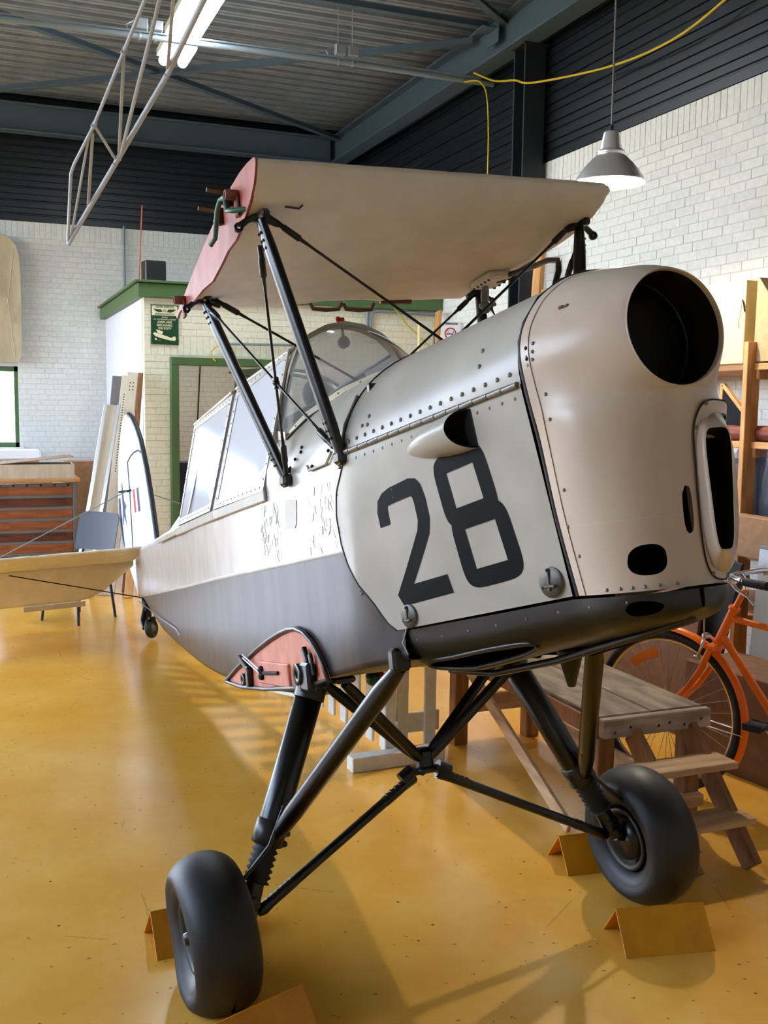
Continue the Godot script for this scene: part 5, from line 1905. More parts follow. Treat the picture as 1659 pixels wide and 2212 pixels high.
func undercarriage() -> void:
	wheel(Vector3(0.600, 0.186, -2.789), 0.115, 0.04, 1.0, true)
	wheel(Vector3(2.098, 0.236, -2.836), 0.09, 0.06, -1.0, false)
	var cw := {-1.0: w2l(Vector3(0.600, 0.186, -2.789)), 1.0: w2l(Vector3(2.098, 0.236, -2.836))}
	for side: float in [-1.0, 1.0]:
		var ax: Vector3 = cw[side]
		var top := V(-0.045, 0.868, 0.355 * side)
		var hub := Vector3(ax.x - side * 0.10, ax.y + 0.02, ax.z)
		var mid := top.lerp(hub, 0.66)
		# oleo leg: fat upper tube, clamp, gaiter, fork
		var st := mb()
		var d := (mid - top).normalized()
		tube(st, [top, top + d * 0.025, top + d * 0.03, mid - d * 0.02, mid], [0.034, 0.034, 0.043, 0.043, 0.041], 24)
		var leg := put("main_leg", st, mats.black, PR)
		st = mb()
		bev(st, top + Vector3(0, 0.02, 0), Vector3(0.09, 0.05, 0.09), Basis.IDENTITY, 0.01)
		tube(st, [top - d * 0.03, top + d * 0.03], 0.048, 20)
		put("leg_head", st, mats.oily, leg)
		st = mb()
		tube(st, [mid - d * 0.05, mid - d * 0.045, mid + d * 0.02, mid + d * 0.025], [0.043, 0.049, 0.049, 0.043], 20)
		for k in 2: bev(st, mid + d * 0.03 * k + Vector3(-side * 0.046, 0, 0.012), Vector3(0.03, 0.016, 0.024), Basis.IDENTITY, 0.004)
		put("leg_clamp", st, mats.oily, leg)
		var gp := []
		var gr := []
		for k in 15:
			gp.append(mid.lerp(hub, 0.02 + 0.55 * k / 14.0))
			gr.append(0.033 + (0.008 if k % 2 == 0 else -0.002))
		rod("gaiter", gp, gr, mats.black_matt, leg, 20)
		st = mb()
		tube(st, [mid.lerp(hub, 0.5), mid.lerp(hub, 0.8), hub], [0.026, 0.030, 0.034], 14)
		tube(st, [hub, ax - Vector3(side * 0.03, 0, 0)], 0.022, 14)
		bev(st, mid.lerp(hub, 0.82), Vector3(0.05, 0.05, 0.07), Basis.IDENTITY, 0.012)
		put("axle_fork", st, mats.black, leg)
		rod("brake_hose", [top.lerp(mid, 0.78) + Vector3(0, 0, 0.055), mid + Vector3(side * 0.02, -0.01, 0.07), mid.lerp(hub, 0.4) + Vector3(side * 0.06, 0, 0.06), hub + Vector3(side * 0.05, 0.08, 0.05)], 0.006, mats.black, leg, 8)
		# raking drag strut from the firewall corner
		var dt := V(0.578, 0.955, -0.325 if side < 0 else 0.272)
		var db := mid + Vector3(-side * 0.012, 0.01, 0.045)
		var dv := (db - dt).normalized()
		st = mb()
		tube(st, [dt, dt + dv * 0.03, dt + dv * 0.10, db - dv * 0.12, db - dv * 0.04, db], [0.018, 0.021, 0.0275, 0.0275, 0.022, 0.016], 18)
		var ds := put("drag_strut", st, mats.black, PR)
		st = mb()
		bev(st, dt + Vector3(0, 0.02, 0), Vector3(0.05, 0.06, 0.04), Basis.IDENTITY, 0.008)
		put("strut_end", st, mats.oily, ds)
		rod("hose_clip", [db - dv * 0.16 + Vector3(-0.024 * side, 0, 0.012), db - dv * 0.03 + Vector3(-0.020 * side, 0, 0.012)], 0.008, mats.oily, ds, 8)
		# lower brace from the axle to the middle
		var ap := V(-0.05, 0.570, 0.0)
		var bt := Vector3(hub.x - side * 0.035, hub.y + 0.0, hub.z - 0.0)
		var bd := (ap - bt).normalized()
		st = mb()
		tube(st, [bt, bt + bd * 0.02, bt + bd * 0.06, ap - bd * 0.11, ap - bd * 0.05], [0.012, 0.020, 0.0155, 0.0155, 0.02], 14)
		var lb := put("axle_brace", st, mats.black, PR)
		for en in 2:
			st = mb()
			for k in 7:
				var lp := bt + bd * (0.02 + 0.018 * k) if en == 0 else ap - bd * (0.05 + 0.018 * k)
				bev(st, lp + Vector3(0, 0.012, 0), Vector3(0.012, 0.014, 0.02), along(bd), 0.003)
			tube(st, [bt + bd * 0.015, bt + bd * 0.14] if en == 0 else [ap - bd * 0.17, ap - bd * 0.045], 0.0165, 10)
			put("cord_binding", st, mats.oily, lb)
		# vee struts from the belly to the middle joint
		for q in [[-0.056, 0.872], [0.105, 0.885]]:
			var vt := V(q[0], q[1], 0.30 * side)
			var ve := ap + Vector3(side * 0.02, 0.035, q[0] * 0.12)
			var vv := (ve - vt).normalized()
			st = mb()
			tube(st, [vt, vt + vv * 0.04, ve - vv * 0.04, ve], [0.014, 0.0175, 0.0175, 0.015], 14)
			bev(st, vt + Vector3(0, 0.012, 0), Vector3(0.06, 0.02, 0.04), Basis.IDENTITY, 0.006)
			put("vee_strut", st, mats.black, PR)
	var st := mb()
	bev(st, V(-0.05, 0.565, 0), Vector3(0.09, 0.022, 0.06), Basis.IDENTITY, 0.008)
	bev(st, V(-0.045, 0.60, 0), Vector3(0.05, 0.07, 0.05), Basis.IDENTITY, 0.012)
	for s: float in [-1.0, 1.0]:
		tube(st, [V(-0.05, 0.568, s * 0.045), V(-0.05, 0.545, s * 0.085)], 0.022, 12)
		tube(st, [V(0.0, 0.565, s * 0.03), V(-0.10, 0.565, s * 0.03)], 0.010, 8)
	put("centre_joint", st, mats.black, PR)
	# belly navigation lamp, green and red lens
	st = mb()
	ball(st, V(-0.40, 0.838, 0.0), 0.030, 16)
	var nl := put("belly_lamp", st, mats.nav_green, PR, "green and red lens lamp under the belly")
	st = mb()
	ball(st, V(-0.40, 0.838, 0.016), 0.027, 14)
	put("red_lens", st, mats.red, nl)

func tail() -> void:
	# fin and rudder
	var bs := Basis(Vector3(0, 0, 1), Vector3.UP, Vector3(-1, 0, 0))
	var fin := [[-3.98, 1.56], [-4.00, 1.66], [-4.06, 1.90], [-4.13, 2.10], [-4.19, 2.215], [-4.30, 2.25], [-4.45, 2.26], [-4.60, 2.255], [-4.74, 2.232], [-4.755, 2.0], [-4.79, 1.80], [-4.83, 1.60]]
	var pg := PackedVector2Array()
	for q in fin: pg.append(Vector2(q[0], q[1]))
	var st := mb()
	plate(st, pg, 0.034, Vector3.ZERO, bs)
	var fn := put("fin", st, mats.rudder_white, PR, "white fin with a small red white and blue flag")
	var rud := [[-4.755, 2.242], [-4.60, 2.268], [-4.45, 2.272], [-4.30, 2.262], [-4.205, 2.235], [-4.25, 2.32], [-4.36, 2.43], [-4.50, 2.525], [-4.62, 2.572], [-4.72, 2.585], [-4.85, 2.555], [-5.0, 2.46], [-5.15, 2.32], [-5.28, 2.14], [-5.345, 1.98], [-5.365, 1.83], [-5.32, 1.69], [-5.20, 1.56], [-5.02, 1.42], [-4.88, 1.30], [-4.80, 1.22], [-4.68, 1.22], [-4.68, 1.55], [-4.845, 1.60], [-4.805, 1.80], [-4.77, 2.0]]
	pg = PackedVector2Array()
	for q in rud: pg.append(Vector2(q[0], q[1]))
	st = mb()
	plate(st, pg, 0.030, Vector3.ZERO, bs)
	var rd := put("rudder", st, mats.rudder_white, PR, "tall rounded white rudder")
	var le := []
	for q in [[-3.99, 1.60], [-4.00, 1.66], [-4.06, 1.90], [-4.13, 2.10], [-4.205, 2.24], [-4.25, 2.32], [-4.36, 2.43], [-4.50, 2.525], [-4.62, 2.572]]: le.append(V(q[0], q[1], 0))
	rod("leading_edge", le, 0.019, mats.steel_dark, fn, 8)
	var gl := []
	for q in [[-4.205, 2.226], [-4.30, 2.257], [-4.45, 2.267], [-4.60, 2.262], [-4.748, 2.237], [-4.762, 2.0], [-4.797, 1.80], [-4.838, 1.60], [-4.4, 1.57]]: gl.append(V(q[0], q[1], -0.0165))
	rod("rudder_gap", gl, 0.006, mats.seam, fn, 6)
	for k in 3:
		var m: Material = [mats.red, mats.label_white, mats.blue][k]
		st = mb()
		bev(st, V(-4.60 + 0.075 * k, 1.93 - 0.004 * k, -0.0175), Vector3(0.002, 0.17, 0.075), Basis.IDENTITY, 0.0005)
		put("flag_stripe", st, m, fn)
	# blue emblem shapes on the rudder
	var em := PackedVector2Array()
	for q in [[-5.13, 2.06], [-5.08, 2.13], [-5.06, 1.98], [-4.98, 1.93], [-5.05, 1.90], [-5.03, 1.78], [-5.10, 1.87], [-5.17, 1.80], [-5.14, 1.93]]: em.append(Vector2(q[0], q[1]))
	st = mb()
	plate(st, em, 0.002, Vector3(-0.016, 0, 0), bs)
	em = PackedVector2Array()
	for q in [[-5.30, 2.02], [-5.22, 2.02], [-5.24, 1.82], [-5.20, 1.62], [-5.30, 1.74], [-5.335, 1.86]]: em.append(Vector2(q[0], q[1]))
	plate(st, em, 0.002, Vector3(-0.016, 0, 0), bs)
	put("emblem", st, mats.blue, rd)
	rod("control_horn", [V(-4.76, 2.02, -0.015), V(-4.74, 2.015, -0.10), V(-4.70, 2.02, -0.015)], 0.008, mats.black, rd, 6)
	# tailplane with drooping elevator, both halves
	for side: float in [-1.0, 1.0]:
		var rows := []
		for i in 15:
			var f := i / 14.0
			var c: float = lerp(0.075, 1.42, f)
			var tip: float = sqrt(max(0.0, 1.0 - pow(max(0.0, f - 0.75) / 0.25, 2)))
			var s0: float = lerp(-4.18, -4.29, f) - (1.0 - tip) * 0.3
			var s1 := -4.70
			var sg := 0.004 * absf(sin(f * PI * 5.0))
			var e := PackedVector3Array()
			for j in 20:
				var a := TAU * j / 20.0
				var x := 0.5 - 0.5 * cos(a)
				var s: float = lerp(s0, s1, x)
				var th: float = 0.034 * sqrt(max(0.0, 1.0 - pow(2.0 * x - 0.75, 2) / 1.6)) * (1.0 if x < 0.97 else 0.7)
				if x < 0.02: th = 0.0
				e.append(V(s, lerp(1.565, 1.497, x) + sin(a) * 0.9 * th - sg, c * side))
			rows.append(e)
		var st2 := mb()
		loft(st2, rows)
		var tp := put("tailplane", st2, mats.tail_fabric, PR)
		rows = []
		for i in 15:
			var f := i / 14.0
			var c: float = lerp(0.05, 1.42, f)
			var ch := itp(c, [[0.05, 0.06], [0.27, 0.29], [0.35, 0.335], [0.43, 0.35], [1.2, 0.35], [1.42, 0.22]])
			var e := PackedVector3Array()
			for j in 12:
				var a := TAU * j / 12.0
				var x := 0.5 - 0.5 * cos(a)
				e.append(V(-4.692 - x * ch * 0.73, 1.503 - x * ch * 0.74, c * side) + V(0.72, -0.70, 0) * (-0.030) * sin(a) * (1.0 - x * 0.85))
			rows.append(e)
		st2 = mb()
		loft(st2, rows)
		var el := put("elevator", st2, mats.tail_fabric, PR, "drooping fabric covered elevator")
		st2 = mb()
		bev(st2, V(-4.965, 1.222, 0.60 * side), Vector3(0.44, 0.05, 0.008), Basis(Vector3(1, 0, 0), 0.7), 0.002)
		put("trim_tab", st2, mats.pale_board, el)
		rod("tail_wire", [V(-4.6, 1.465, 0.92 * side), V(-4.62, 1.22, 0.02 * side)], 0.0045, mats.black, PR, 6)
		rod("tail_wire", [V(-4.72, 2.03, 0.02 * side), V(-4.45, 1.555, 1.05 * side)], 0.004, mats.conduit, PR, 6)
	# stern tube stays and tail wheel
	var st3 := mb()
	for c: float in [-0.03, 0.0, 0.03]: tube(st3, [V(-4.655, 1.53, c), V(-4.665, 1.24, c * 0.5)], 0.006, 6)
	bev(st3, V(-4.66, 1.24, 0), Vector3(0.07, 0.05, 0.05), Basis.IDENTITY, 0.01)
	put("stern_fittings", st3, mats.grey_metal, PR)
	st3 = mb()
	tube(st3, [V(-4.63, 1.24, 0), V(-4.60, 1.13, 0), V(-4.53, 1.05, -0.04), V(-4.485, 1.0, -0.045)], [0.028, 0.034, 0.028, 0.02], 12)
	bev(st3, V(-4.58, 1.13, 0), Vector3(0.05, 0.14, 0.06), Basis.IDENTITY, 0.012)
	bar(st3, V(-4.50, 1.04, -0.0), V(-4.40, 1.07, 0.0), 0.05, 0.02)
	put("tail_leg", st3, mats.black, PR)
	st3 = mb()
	var wp := []
	for k in 13:
		var a := TAU * k / 12.0
		wp.append([0.053 + cos(a) * 0.021, sin(a) * 0.026])
	lathe(st3, V(-4.483, 0.998, 0.0), Vector3(0.8, 0, 0.6), wp, 32)
	var tw := put("tail_wheel", st3, mats.rubber, PR)
	st3 = mb()
	lathe(st3, V(-4.483, 0.998, 0.0), Vector3(0.8, 0, 0.6), [[0.0, -0.03], [0.012, -0.03], [0.036, -0.012], [0.036, 0.012], [0.012, 0.03], [0.0, 0.03]], 20)
	put("tail_hub", st3, mats.grey_metal, tw)

# folded yellow sheet metal wheel chock, ridge along local x
func chock(at: Vector3, turn: float, len_: float, label: String) -> void:
	var t := thing("wheel_chock", label, "chock", at, turn, "yellow wheel chocks")
	var h := 0.112
	var d := 0.092
	for s: float in [-1.0, 1.0]:
		var st := mb()
		var a := atan2(h, d)
		var l := sqrt(h * h + d * d)
		bev(st, Vector3(0, h / 2, s * d / 2), Vector3(len_, l, 0.004), Basis(Vector3(1, 0, 0), -s * (PI / 2 - a)), 0.001)
		put("sheet_side", st, mats.chock, t)
	rod("folded_ridge", [Vector3(-len_ / 2, h, 0), Vector3(len_ / 2, h, 0)], 0.004, mats.chock, t, 8)

func floor_things() -> void:
	chock(Vector3(2.0, 0, -2.585), -0.20, 0.30, "yellow folded-metal chock in front of the plump right-hand wheel")
	chock(Vector3(2.125, 0, -3.145), -0.12, 0.30, "yellow folded-metal chock behind the plump right-hand wheel")
	chock(Vector3(0.615, 0, -3.115), 0.06, 0.29, "yellow folded-metal chock behind the flat left-hand tyre")
	chock(Vector3(0.660, 0, -2.505), 0.36, 0.29, "yellow folded-metal chock in front of the flat left-hand tyre")
	platform()
	fence()
	chair()

func platform() -> void:
	var t := thing("step_platform", "weathered wooden work platform with two steps, behind the right wheel", "platform", Vector3(2.435, 0, -3.9))
	var H := 0.52
	for k in 2:
		box("top_plank", Vector3(-0.123 + 0.246 * k, H - 0.02, -0.02), Vector3(0.238, 0.04, 1.34), mats.old_plank, t, Basis.IDENTITY, 0.004)
	var ed := box("front_cleat", Vector3(0, H - 0.038, 0.68), Vector3(0.50, 0.074, 0.04), mats.old_edge, t, Basis.IDENTITY, 0.005)
	var st := mb()
	for x in [-0.20, -0.13, 0.0, 0.05, 0.12, 0.20]: ball(st, Vector3(x, H - 0.045 + 0.008 * sin(x * 40), 0.70), 0.006, 8, Vector3(0, 0, 1), 0.4)
	put("nail_heads", st, mats.black_matt, ed)
	box("side_rail", Vector3(-0.245, H - 0.05, -0.02), Vector3(0.025, 0.07, 1.36), mats.wood_v, t)
	box("side_rail", Vector3(0.245, H - 0.05, -0.02), Vector3(0.025, 0.07, 1.36), mats.wood_v, t)
	box("back_cleat", Vector3(0, H - 0.07, -0.68), Vector3(0.50, 0.09, 0.03), mats.wood_h, t)
	for q in [[-0.205, 0.62], [0.205, 0.62], [-0.205, -0.64], [0.205, -0.64]]:
		box("leg", Vector3(q[0], (H - 0.045) / 2, q[1]), Vector3(0.075, H - 0.045, 0.07), mats.wood_v, t, Basis.IDENTITY, 0.004)
	box("stretcher", Vector3(0, 0.20, -0.64), Vector3(0.40, 0.09, 0.03), mats.wood_h, t)
	box("stretcher", Vector3(0.21, 0.13, 0.0), Vector3(0.03, 0.07, 1.24), mats.wood_h, t)
	st = mb()
	bar(st, Vector3(-0.262, 0.02, 0.50), Vector3(-0.262, 0.44, -0.42), 0.02, 0.06)
	put("diagonal_brace", st, mats.wood_h, t)
	for x: float in [-0.105, 0.155]:
		st = mb()
		bar(st, Vector3(x, H - 0.07, 0.68), Vector3(x + 0.035, 0.02, 1.035), 0.03, 0.09, Vector3(1, 0, 0).cross(Vector3(0, -0.8, 0.6)))
		put("stringer", st, mats.wood_v, t)
	for q in [[0.375, 0.845], [0.20, 0.955]]:
		box("tread", Vector3(-0.02, q[0] - 0.013, q[1]), Vector3(0.46, 0.026, 0.135), mats.wood_h, t, Basis.IDENTITY, 0.003)
	st = mb()
	bar(st, Vector3(-0.02, H - 0.08, 0.55), Vector3(0.12, 0.16, 0.60), 0.01, 0.05)
	put("metal_brace", st, mats.grey_metal, t)
	box("low_block", Vector3(0.06, 0.14, 0.66), Vector3(0.36, 0.05, 0.06), mats.wood_h, t)

func fence() -> void:
	var t := thing("picket_fence", "short white painted picket fence on a wooden foot under the belly", "fence", Vector3(1.82, 0, -4.42))
	box("foot", Vector3(0.0, 0.035, 0.06), Vector3(0.48, 0.07, 0.075), mats.white_wood, t, Basis(Vector3.UP, 0.04), 0.004)
	box("foot", Vector3(-0.16, 0.035, -1.75), Vector3(0.48, 0.07, 0.075), mats.white_wood, t, Basis.IDENTITY, 0.004)
	# run of pickets going back
	var dirv := Vector3(-0.09, 0, -1).normalized()
	var bs := along(dirv)
	for k in 12:
		var p := dirv * (0.06 + 0.155 * k)
		box("picket", p + Vector3(-0.012, 0.44, 0), Vector3(0.075, 0.80, 0.016), mats.white_wood, t, bs, 0.004)
	for y: float in [0.16, 0.62]:
		box("rail", dirv * 0.9 + Vector3(0.008, y, 0), Vector3(1.86, 0.07, 0.02), mats.white_wood, t, bs, 0.004)
	# end panel across
	for x: float in [0.055, 0.20]:
		box("picket", Vector3(x, 0.44, -0.01), Vector3(0.06, 0.84, 0.018), mats.white_wood, t, Basis.IDENTITY, 0.004)
	box("post", Vector3(-0.02, 0.42, 0.0), Vector3(0.055, 0.78, 0.055), mats.white_wood, t, Basis.IDENTITY, 0.004)
	for y: float in [0.17, 0.62]:
		box("rail", Vector3(0.11, y, -0.025), Vector3(0.29, 0.10, 0.018), mats.white_wood, t, Basis.IDENTITY, 0.004)

func chair() -> void:
	var t := thing("stacking_chair", "dark blue plastic stacking chair on thin metal legs behind the tailplane", "chair", Vector3(0.722, 0, -8.21), 0.0)
	# local axes: f towards the front of the seat, r across
	var f := Vector3(-0.76, 0, 0.65).normalized()
	var r := Vector3(0.65, 0, 0.76).normalized()
	var st := mb()
	var rows := []
	for i in 11:
		var a := i / 10.0
		var e := PackedVector3Array()
		for j in 11:
			var b: float = lerpf(-1, 1, j / 10.0)
			e.append(f * lerpf(-0.19, 0.21, a) + r * b * 0.20 + Vector3(0, 0.45 - 0.015 * (1 - b * b) - 0.03 * a * a * a + 0.02 * pow(1 - a, 3), 0))
		rows.append(e)
	grid(st, rows)
	put("seat", st, mats.chair_blue, t)
	st = mb()
	var r1 := []
	var r2 := []
	for i in 11:
		var a := i / 10.0
		var e := PackedVector3Array()
		var e2 := PackedVector3Array()
		var w := 0.205 - (0.02 if i == 10 or i == 0 else 0.0)
		for j in 13:
			var b: float = lerpf(-1, 1, j / 12.0)
			var p := f * (-0.20 - 0.075 * a + 0.028 * b * b) + r * b * w + Vector3(0, lerpf(0.52, 0.815, a) - 0.006 * pow(absf(b), 6), 0)
			e.append(p)
			e2.append(p - f * 0.006)
		r1.append(e)
		r2.append(e2)
	grid(st, r1)
	grid(st, r2)
	put("backrest", st, mats.chair_blue, t)
	for q in [[0.19, -0.20], [0.19, 0.18], [-0.20, 0.19], [-0.20, -0.19]]:
		rod("leg", [f * q[0] * 0.8 + r * q[1] * 0.8 + Vector3(0, 0.44, 0), f * q[0] + r * q[1]], 0.011, mats.steel_dark, t, 10)
	for s: float in [-1.0, 1.0]:
		rod("back_tube", [f * -0.16 + r * 0.15 * s + Vector3(0, 0.43, 0), f * -0.21 + r * 0.15 * s + Vector3(0, 0.50, 0), f * -0.285 + r * 0.15 * s + Vector3(0, 0.78, 0)], 0.010, mats.steel_dark, t, 10)

# ---------------------------------------------------------------- the bicycle
var bu := Vector3(0.3746, 0, 0.9272)
var bn := Vector3(-0.9272, 0, 0.3746)

func Bk(u: float, y: float, n := 0.0) -> Vector3:
	return bu * u + Vector3(0, y, 0) + bn * n

func bike_wheel(parent: Node, u: float) -> void:
	var c := Bk(u, 0.36)
	var st := mb()
	var pr := []
	for k in 13:
		var a := TAU * k / 12.0
		pr.append([0.339 + cos(a) * 0.021, sin(a) * 0.020])
	lathe(st, c, bn, pr, 72)
	var ty := put("tyre", st, mats.rubber, parent)
	st = mb()
	lathe(st, c, bn, [[0.327, -0.012], [0.333, -0.013], [0.333, 0.013], [0.327, 0.012], [0.312, 0.006], [0.312, -0.006], [0.327, -0.012]], 72)
	var rim := put("rim", st, mats.chrome, ty)
	st = mb()
	for k in 36:
		var a := TAU * k / 36.0
		var b := a + (0.32 if k % 2 == 0 else -0.32)
		var s := 0.022 if (k / 2) % 2 == 0 else -0.022
		tube(st, [c + bn * s + (bu * cos(b) + Vector3.UP * sin(b)) * 0.02, c + (bu * cos(a) + Vector3.UP * sin(a)) * 0.315], 0.0013, 5, false)
	put("spokes", st, mats.galv, rim)
	st = mb()
	lathe(st, c, bn, [[0.0, -0.05], [0.008, -0.05], [0.008, -0.03], [0.022, -0.026], [0.022, -0.02], [0.012, -0.018], [0.012, 0.018], [0.022, 0.02], [0.022, 0.026], [0.008, 0.03], [0.008, 0.05], [0.0, 0.05]], 18)
	put("hub", st, mats.chrome, ty)
	for d in [120.0, 300.0]:
		st = mb()
		st.set_smooth_group(-1)
		for k in 7:
			var a0 := deg_to_rad(d - 16 + 32.0 * k / 7.0)
			var a1 := deg_to_rad(d - 16 + 32.0 * (k + 1) / 7.0)
			for s: float in [-0.006, 0.006]:
				quad(st, c + bn * s + (bu * cos(a0) + Vector3.UP * sin(a0)) * 0.235, c + bn * s + (bu * cos(a1) + Vector3.UP * sin(a1)) * 0.235, c + bn * s + (bu * cos(a1) + Vector3.UP * sin(a1)) * 0.275, c + bn * s + (bu * cos(a0) + Vector3.UP * sin(a0)) * 0.275)
		put("spoke_reflector", st, mats.orange_glow, ty)

func fender(parent: Node, u: float, a0: float, a1: float) -> void:
	var st := mb()
	var rows := []
	for i in 41:
		var a := deg_to_rad(lerpf(a0, a1, i / 40.0))
		var e := PackedVector3Array()
		var d := bu * cos(a) + Vector3.UP * sin(a)
		for j in 9:
			var b: float = lerpf(-1, 1, j / 8.0)
			e.append(Bk(u, 0.36) + d * (0.384 - 0.018 * b * b) + bn * b * 0.029)
		rows.append(e)
	grid(st, rows)
	put("mudguard", st, mats.orange, parent)

func bicycle() -> void:
	var t := thing("bicycle", "bright orange bicycle with chrome handlebar behind the wooden platform", "bicycle", Vector3(2.84, 0, -3.68))
	bike_wheel(t, 0.0)
	bike_wheel(t, 1.06)
	fender(t, 0.0, 96, -24)
	fender(t, 1.06, 170, 10)
	var st := mb()
	var ht := Bk(0.293, 0.857)
	var hl := Bk(0.232, 0.715)
	var bb := Bk(0.62, 0.28)
	var stp := Bk(0.80, 0.80)
	tube(st, [hl, ht], 0.019, 14)
	tube(st, [hl.lerp(ht, 0.75), Bk(0.785, 0.775)], 0.0145, 12)
	tube(st, [hl.lerp(ht, 0.2), bb], 0.0165, 12)
	tube(st, [bb, Bk(0.82, 0.86)], 0.0145, 12)
	for s: float in [-1.0, 1.0]:
		tube(st, [bb + bn * 0.03 * s, Bk(1.06, 0.36, 0.06 * s)], 0.009, 10)
		tube(st, [Bk(0.785, 0.775, 0.015 * s), Bk(1.06, 0.36, 0.06 * s)], 0.008, 10)
	tube(st, [bb - bn * 0.036, bb + bn * 0.036], 0.022, 14)
	put("frame", st, mats.orange, t)
	st = mb()
	tube(st, [ht, ht + (ht - hl).normalized() * 0.008, ht + (ht - hl).normalized() * 0.016], [0.024, 0.026, 0.022], 14)
	tube(st, [hl - (ht - hl).normalized() * 0.01, hl], [0.024, 0.024], 14)
	put("headset", st, mats.orange, t)
	st = mb()
	var cr := Bk(0.220, 0.688)
	bev(st, cr, Vector3(0.05, 0.03, 0.10), Basis(bu, Vector3.UP, bn), 0.008)
	for s: float in [-1.0, 1.0]:
		tube(st, [cr + bn * 0.043 * s, Bk(0.175, 0.58, 0.046 * s), Bk(0.125, 0.50, 0.048 * s), Bk(0.06, 0.425, 0.05 * s), Bk(0.0, 0.36, 0.05 * s)], [0.0145, 0.0145, 0.0135, 0.011, 0.009], 12)
	put("fork", st, mats.orange, t)
	st = mb()
	tube(st, [ht, Bk(0.343, 0.958)], 0.013, 12)
	put("stem_sleeve", st, mats.orange, t)
	st = mb()
	tube(st, [Bk(0.343, 0.952), Bk(0.338, 0.985), Bk(0.315, 1.008)], [0.014, 0.014, 0.017], 12)
	tube(st, [Bk(0.40, 1.005, -0.27), Bk(0.33, 1.012, -0.18), Bk(0.305, 1.01, -0.08), Bk(0.30, 1.01, 0.0), Bk(0.305, 1.01, 0.05), Bk(0.33, 1.012, 0.10), Bk(0.40, 1.005, 0.13)], 0.0115, 12)
	var hb := put("handlebar", st, mats.chrome, t)
	for q in [[-0.27, -0.30], [0.13, 0.15]]:
		var gp := []
		var gr := []
		for k in 17:
			gp.append(Bk(lerpf(0.385, 0.505, k / 16.0), 1.004, lerpf(q[0] + (0.01 if q[0] < 0 else -0.01), q[1], k / 16.0)))
			gr.append(0.0185 if k % 2 == 0 else 0.0160)
		rod("grip", gp, gr, mats.black_matt, hb, 14)
	for s: float in [-0.2, 0.11]:
		st = mb()
		bev(st, Bk(0.335, 0.998, s), Vector3(0.035, 0.03, 0.03), Basis(bu, Vector3.UP, bn), 0.008)
		tube(st, [Bk(0.335, 0.99, s), Bk(0.36, 0.965, s), Bk(0.41, 0.945, s + 0.01), Bk(0.44, 0.915, s + 0.01)], [0.009, 0.008, 0.006, 0.005], 8)
		put("brake_lever", st, mats.chrome, hb)
	rod("brake_cable", [Bk(0.325, 0.99, 0.10), Bk(0.27, 0.995, 0.11), Bk(0.215, 0.955, 0.09), Bk(0.185, 0.86, 0.05), Bk(0.178, 0.75, 0.03)], 0.004, mats.galv, hb, 8)
	st = mb()
	tube(st, [Bk(0.178, 0.735, 0.02), Bk(0.185, 0.70, 0.05), Bk(0.165, 0.655, 0.04), Bk(0.155, 0.63, 0.03)], 0.007, 8)
	tube(st, [Bk(0.178, 0.735, 0.0), Bk(0.19, 0.70, -0.05), Bk(0.165, 0.655, -0.04)], 0.007, 8)
	lathe(st, Bk(0.15, 0.633, 0.03), bn, [[0.004, -0.008], [0.014, -0.008], [0.014, 0.008], [0.004, 0.008]], 12)
	bev(st, Bk(0.178, 0.73, 0.01), Vector3(0.03, 0.022, 0.03), Basis(bu, Vector3.UP, bn), 0.005)
	put("brake_caliper", st, mats.chrome, t)
	for s: float in [-1.0, 1.0]:
		rod("mudguard_stay", [Bk(0.0, 0.36, 0.048 * s), Bk(0.374, 0.335, 0.03 * s)], 0.003, mats.chrome, t, 6)
	st = mb()
	tube(st, [bb + bn * 0.05, Bk(0.47, 0.42, 0.06)], 0.010, 10)
	tube(st, [bb - bn * 0.05, Bk(0.77, 0.14, -0.06)], 0.010, 10)
	put("crank", st, mats.chrome, t)
	for q in [[0.47, 0.42, 0.11], [0.77, 0.14, -0.11]]:
		st = mb()
		bev(st, Bk(q[0], q[1], q[2]), Vector3(0.085, 0.022, 0.07), Basis(bu, Vector3.UP, bn), 0.005)
		for s: float in [-1.0, 1.0]: bar(st, Bk(q[0] - 0.04, q[1], q[2] + 0.04 * s), Bk(q[0] + 0.04, q[1], q[2] + 0.04 * s), 0.008, 0.03)
		put("pedal", st, mats.steel_dark, t)
	st = mb()
	lathe(st, bb + bn * 0.045, bn, [[0.0, 0.0], [0.085, 0.0], [0.09, 0.002], [0.085, 0.004], [0.0, 0.004]], 36)
	tube(st, [bb + bn * 0.047 + Vector3(0, 0.085, 0), Bk(1.06, 0.395, 0.047)], 0.005, 6)
	tube(st, [bb + bn * 0.047 - Vector3(0, 0.085, 0), Bk(1.06, 0.325, 0.047)], 0.005, 6)
	put("chain", st, mats.oily, t)
	st = mb()
	tube(st, [Bk(0.82, 0.85), Bk(0.845, 0.94)], 0.012, 10)
	put("seat_post", st, mats.chrome, t)
	st = mb()
	var sr := []
	for i in 9:
		var f := i / 8.0
		var w := itp(f, [[0.0, 0.012], [0.15, 0.028], [0.5, 0.04], [0.8, 0.08], [1.0, 0.06]])
		sr.append(ring(Bk(lerpf(0.70, 0.98, f), 0.965), bu, 0.028, w, 14))
	loft(st, sr)
	put("saddle", st, mats.black_matt, t)

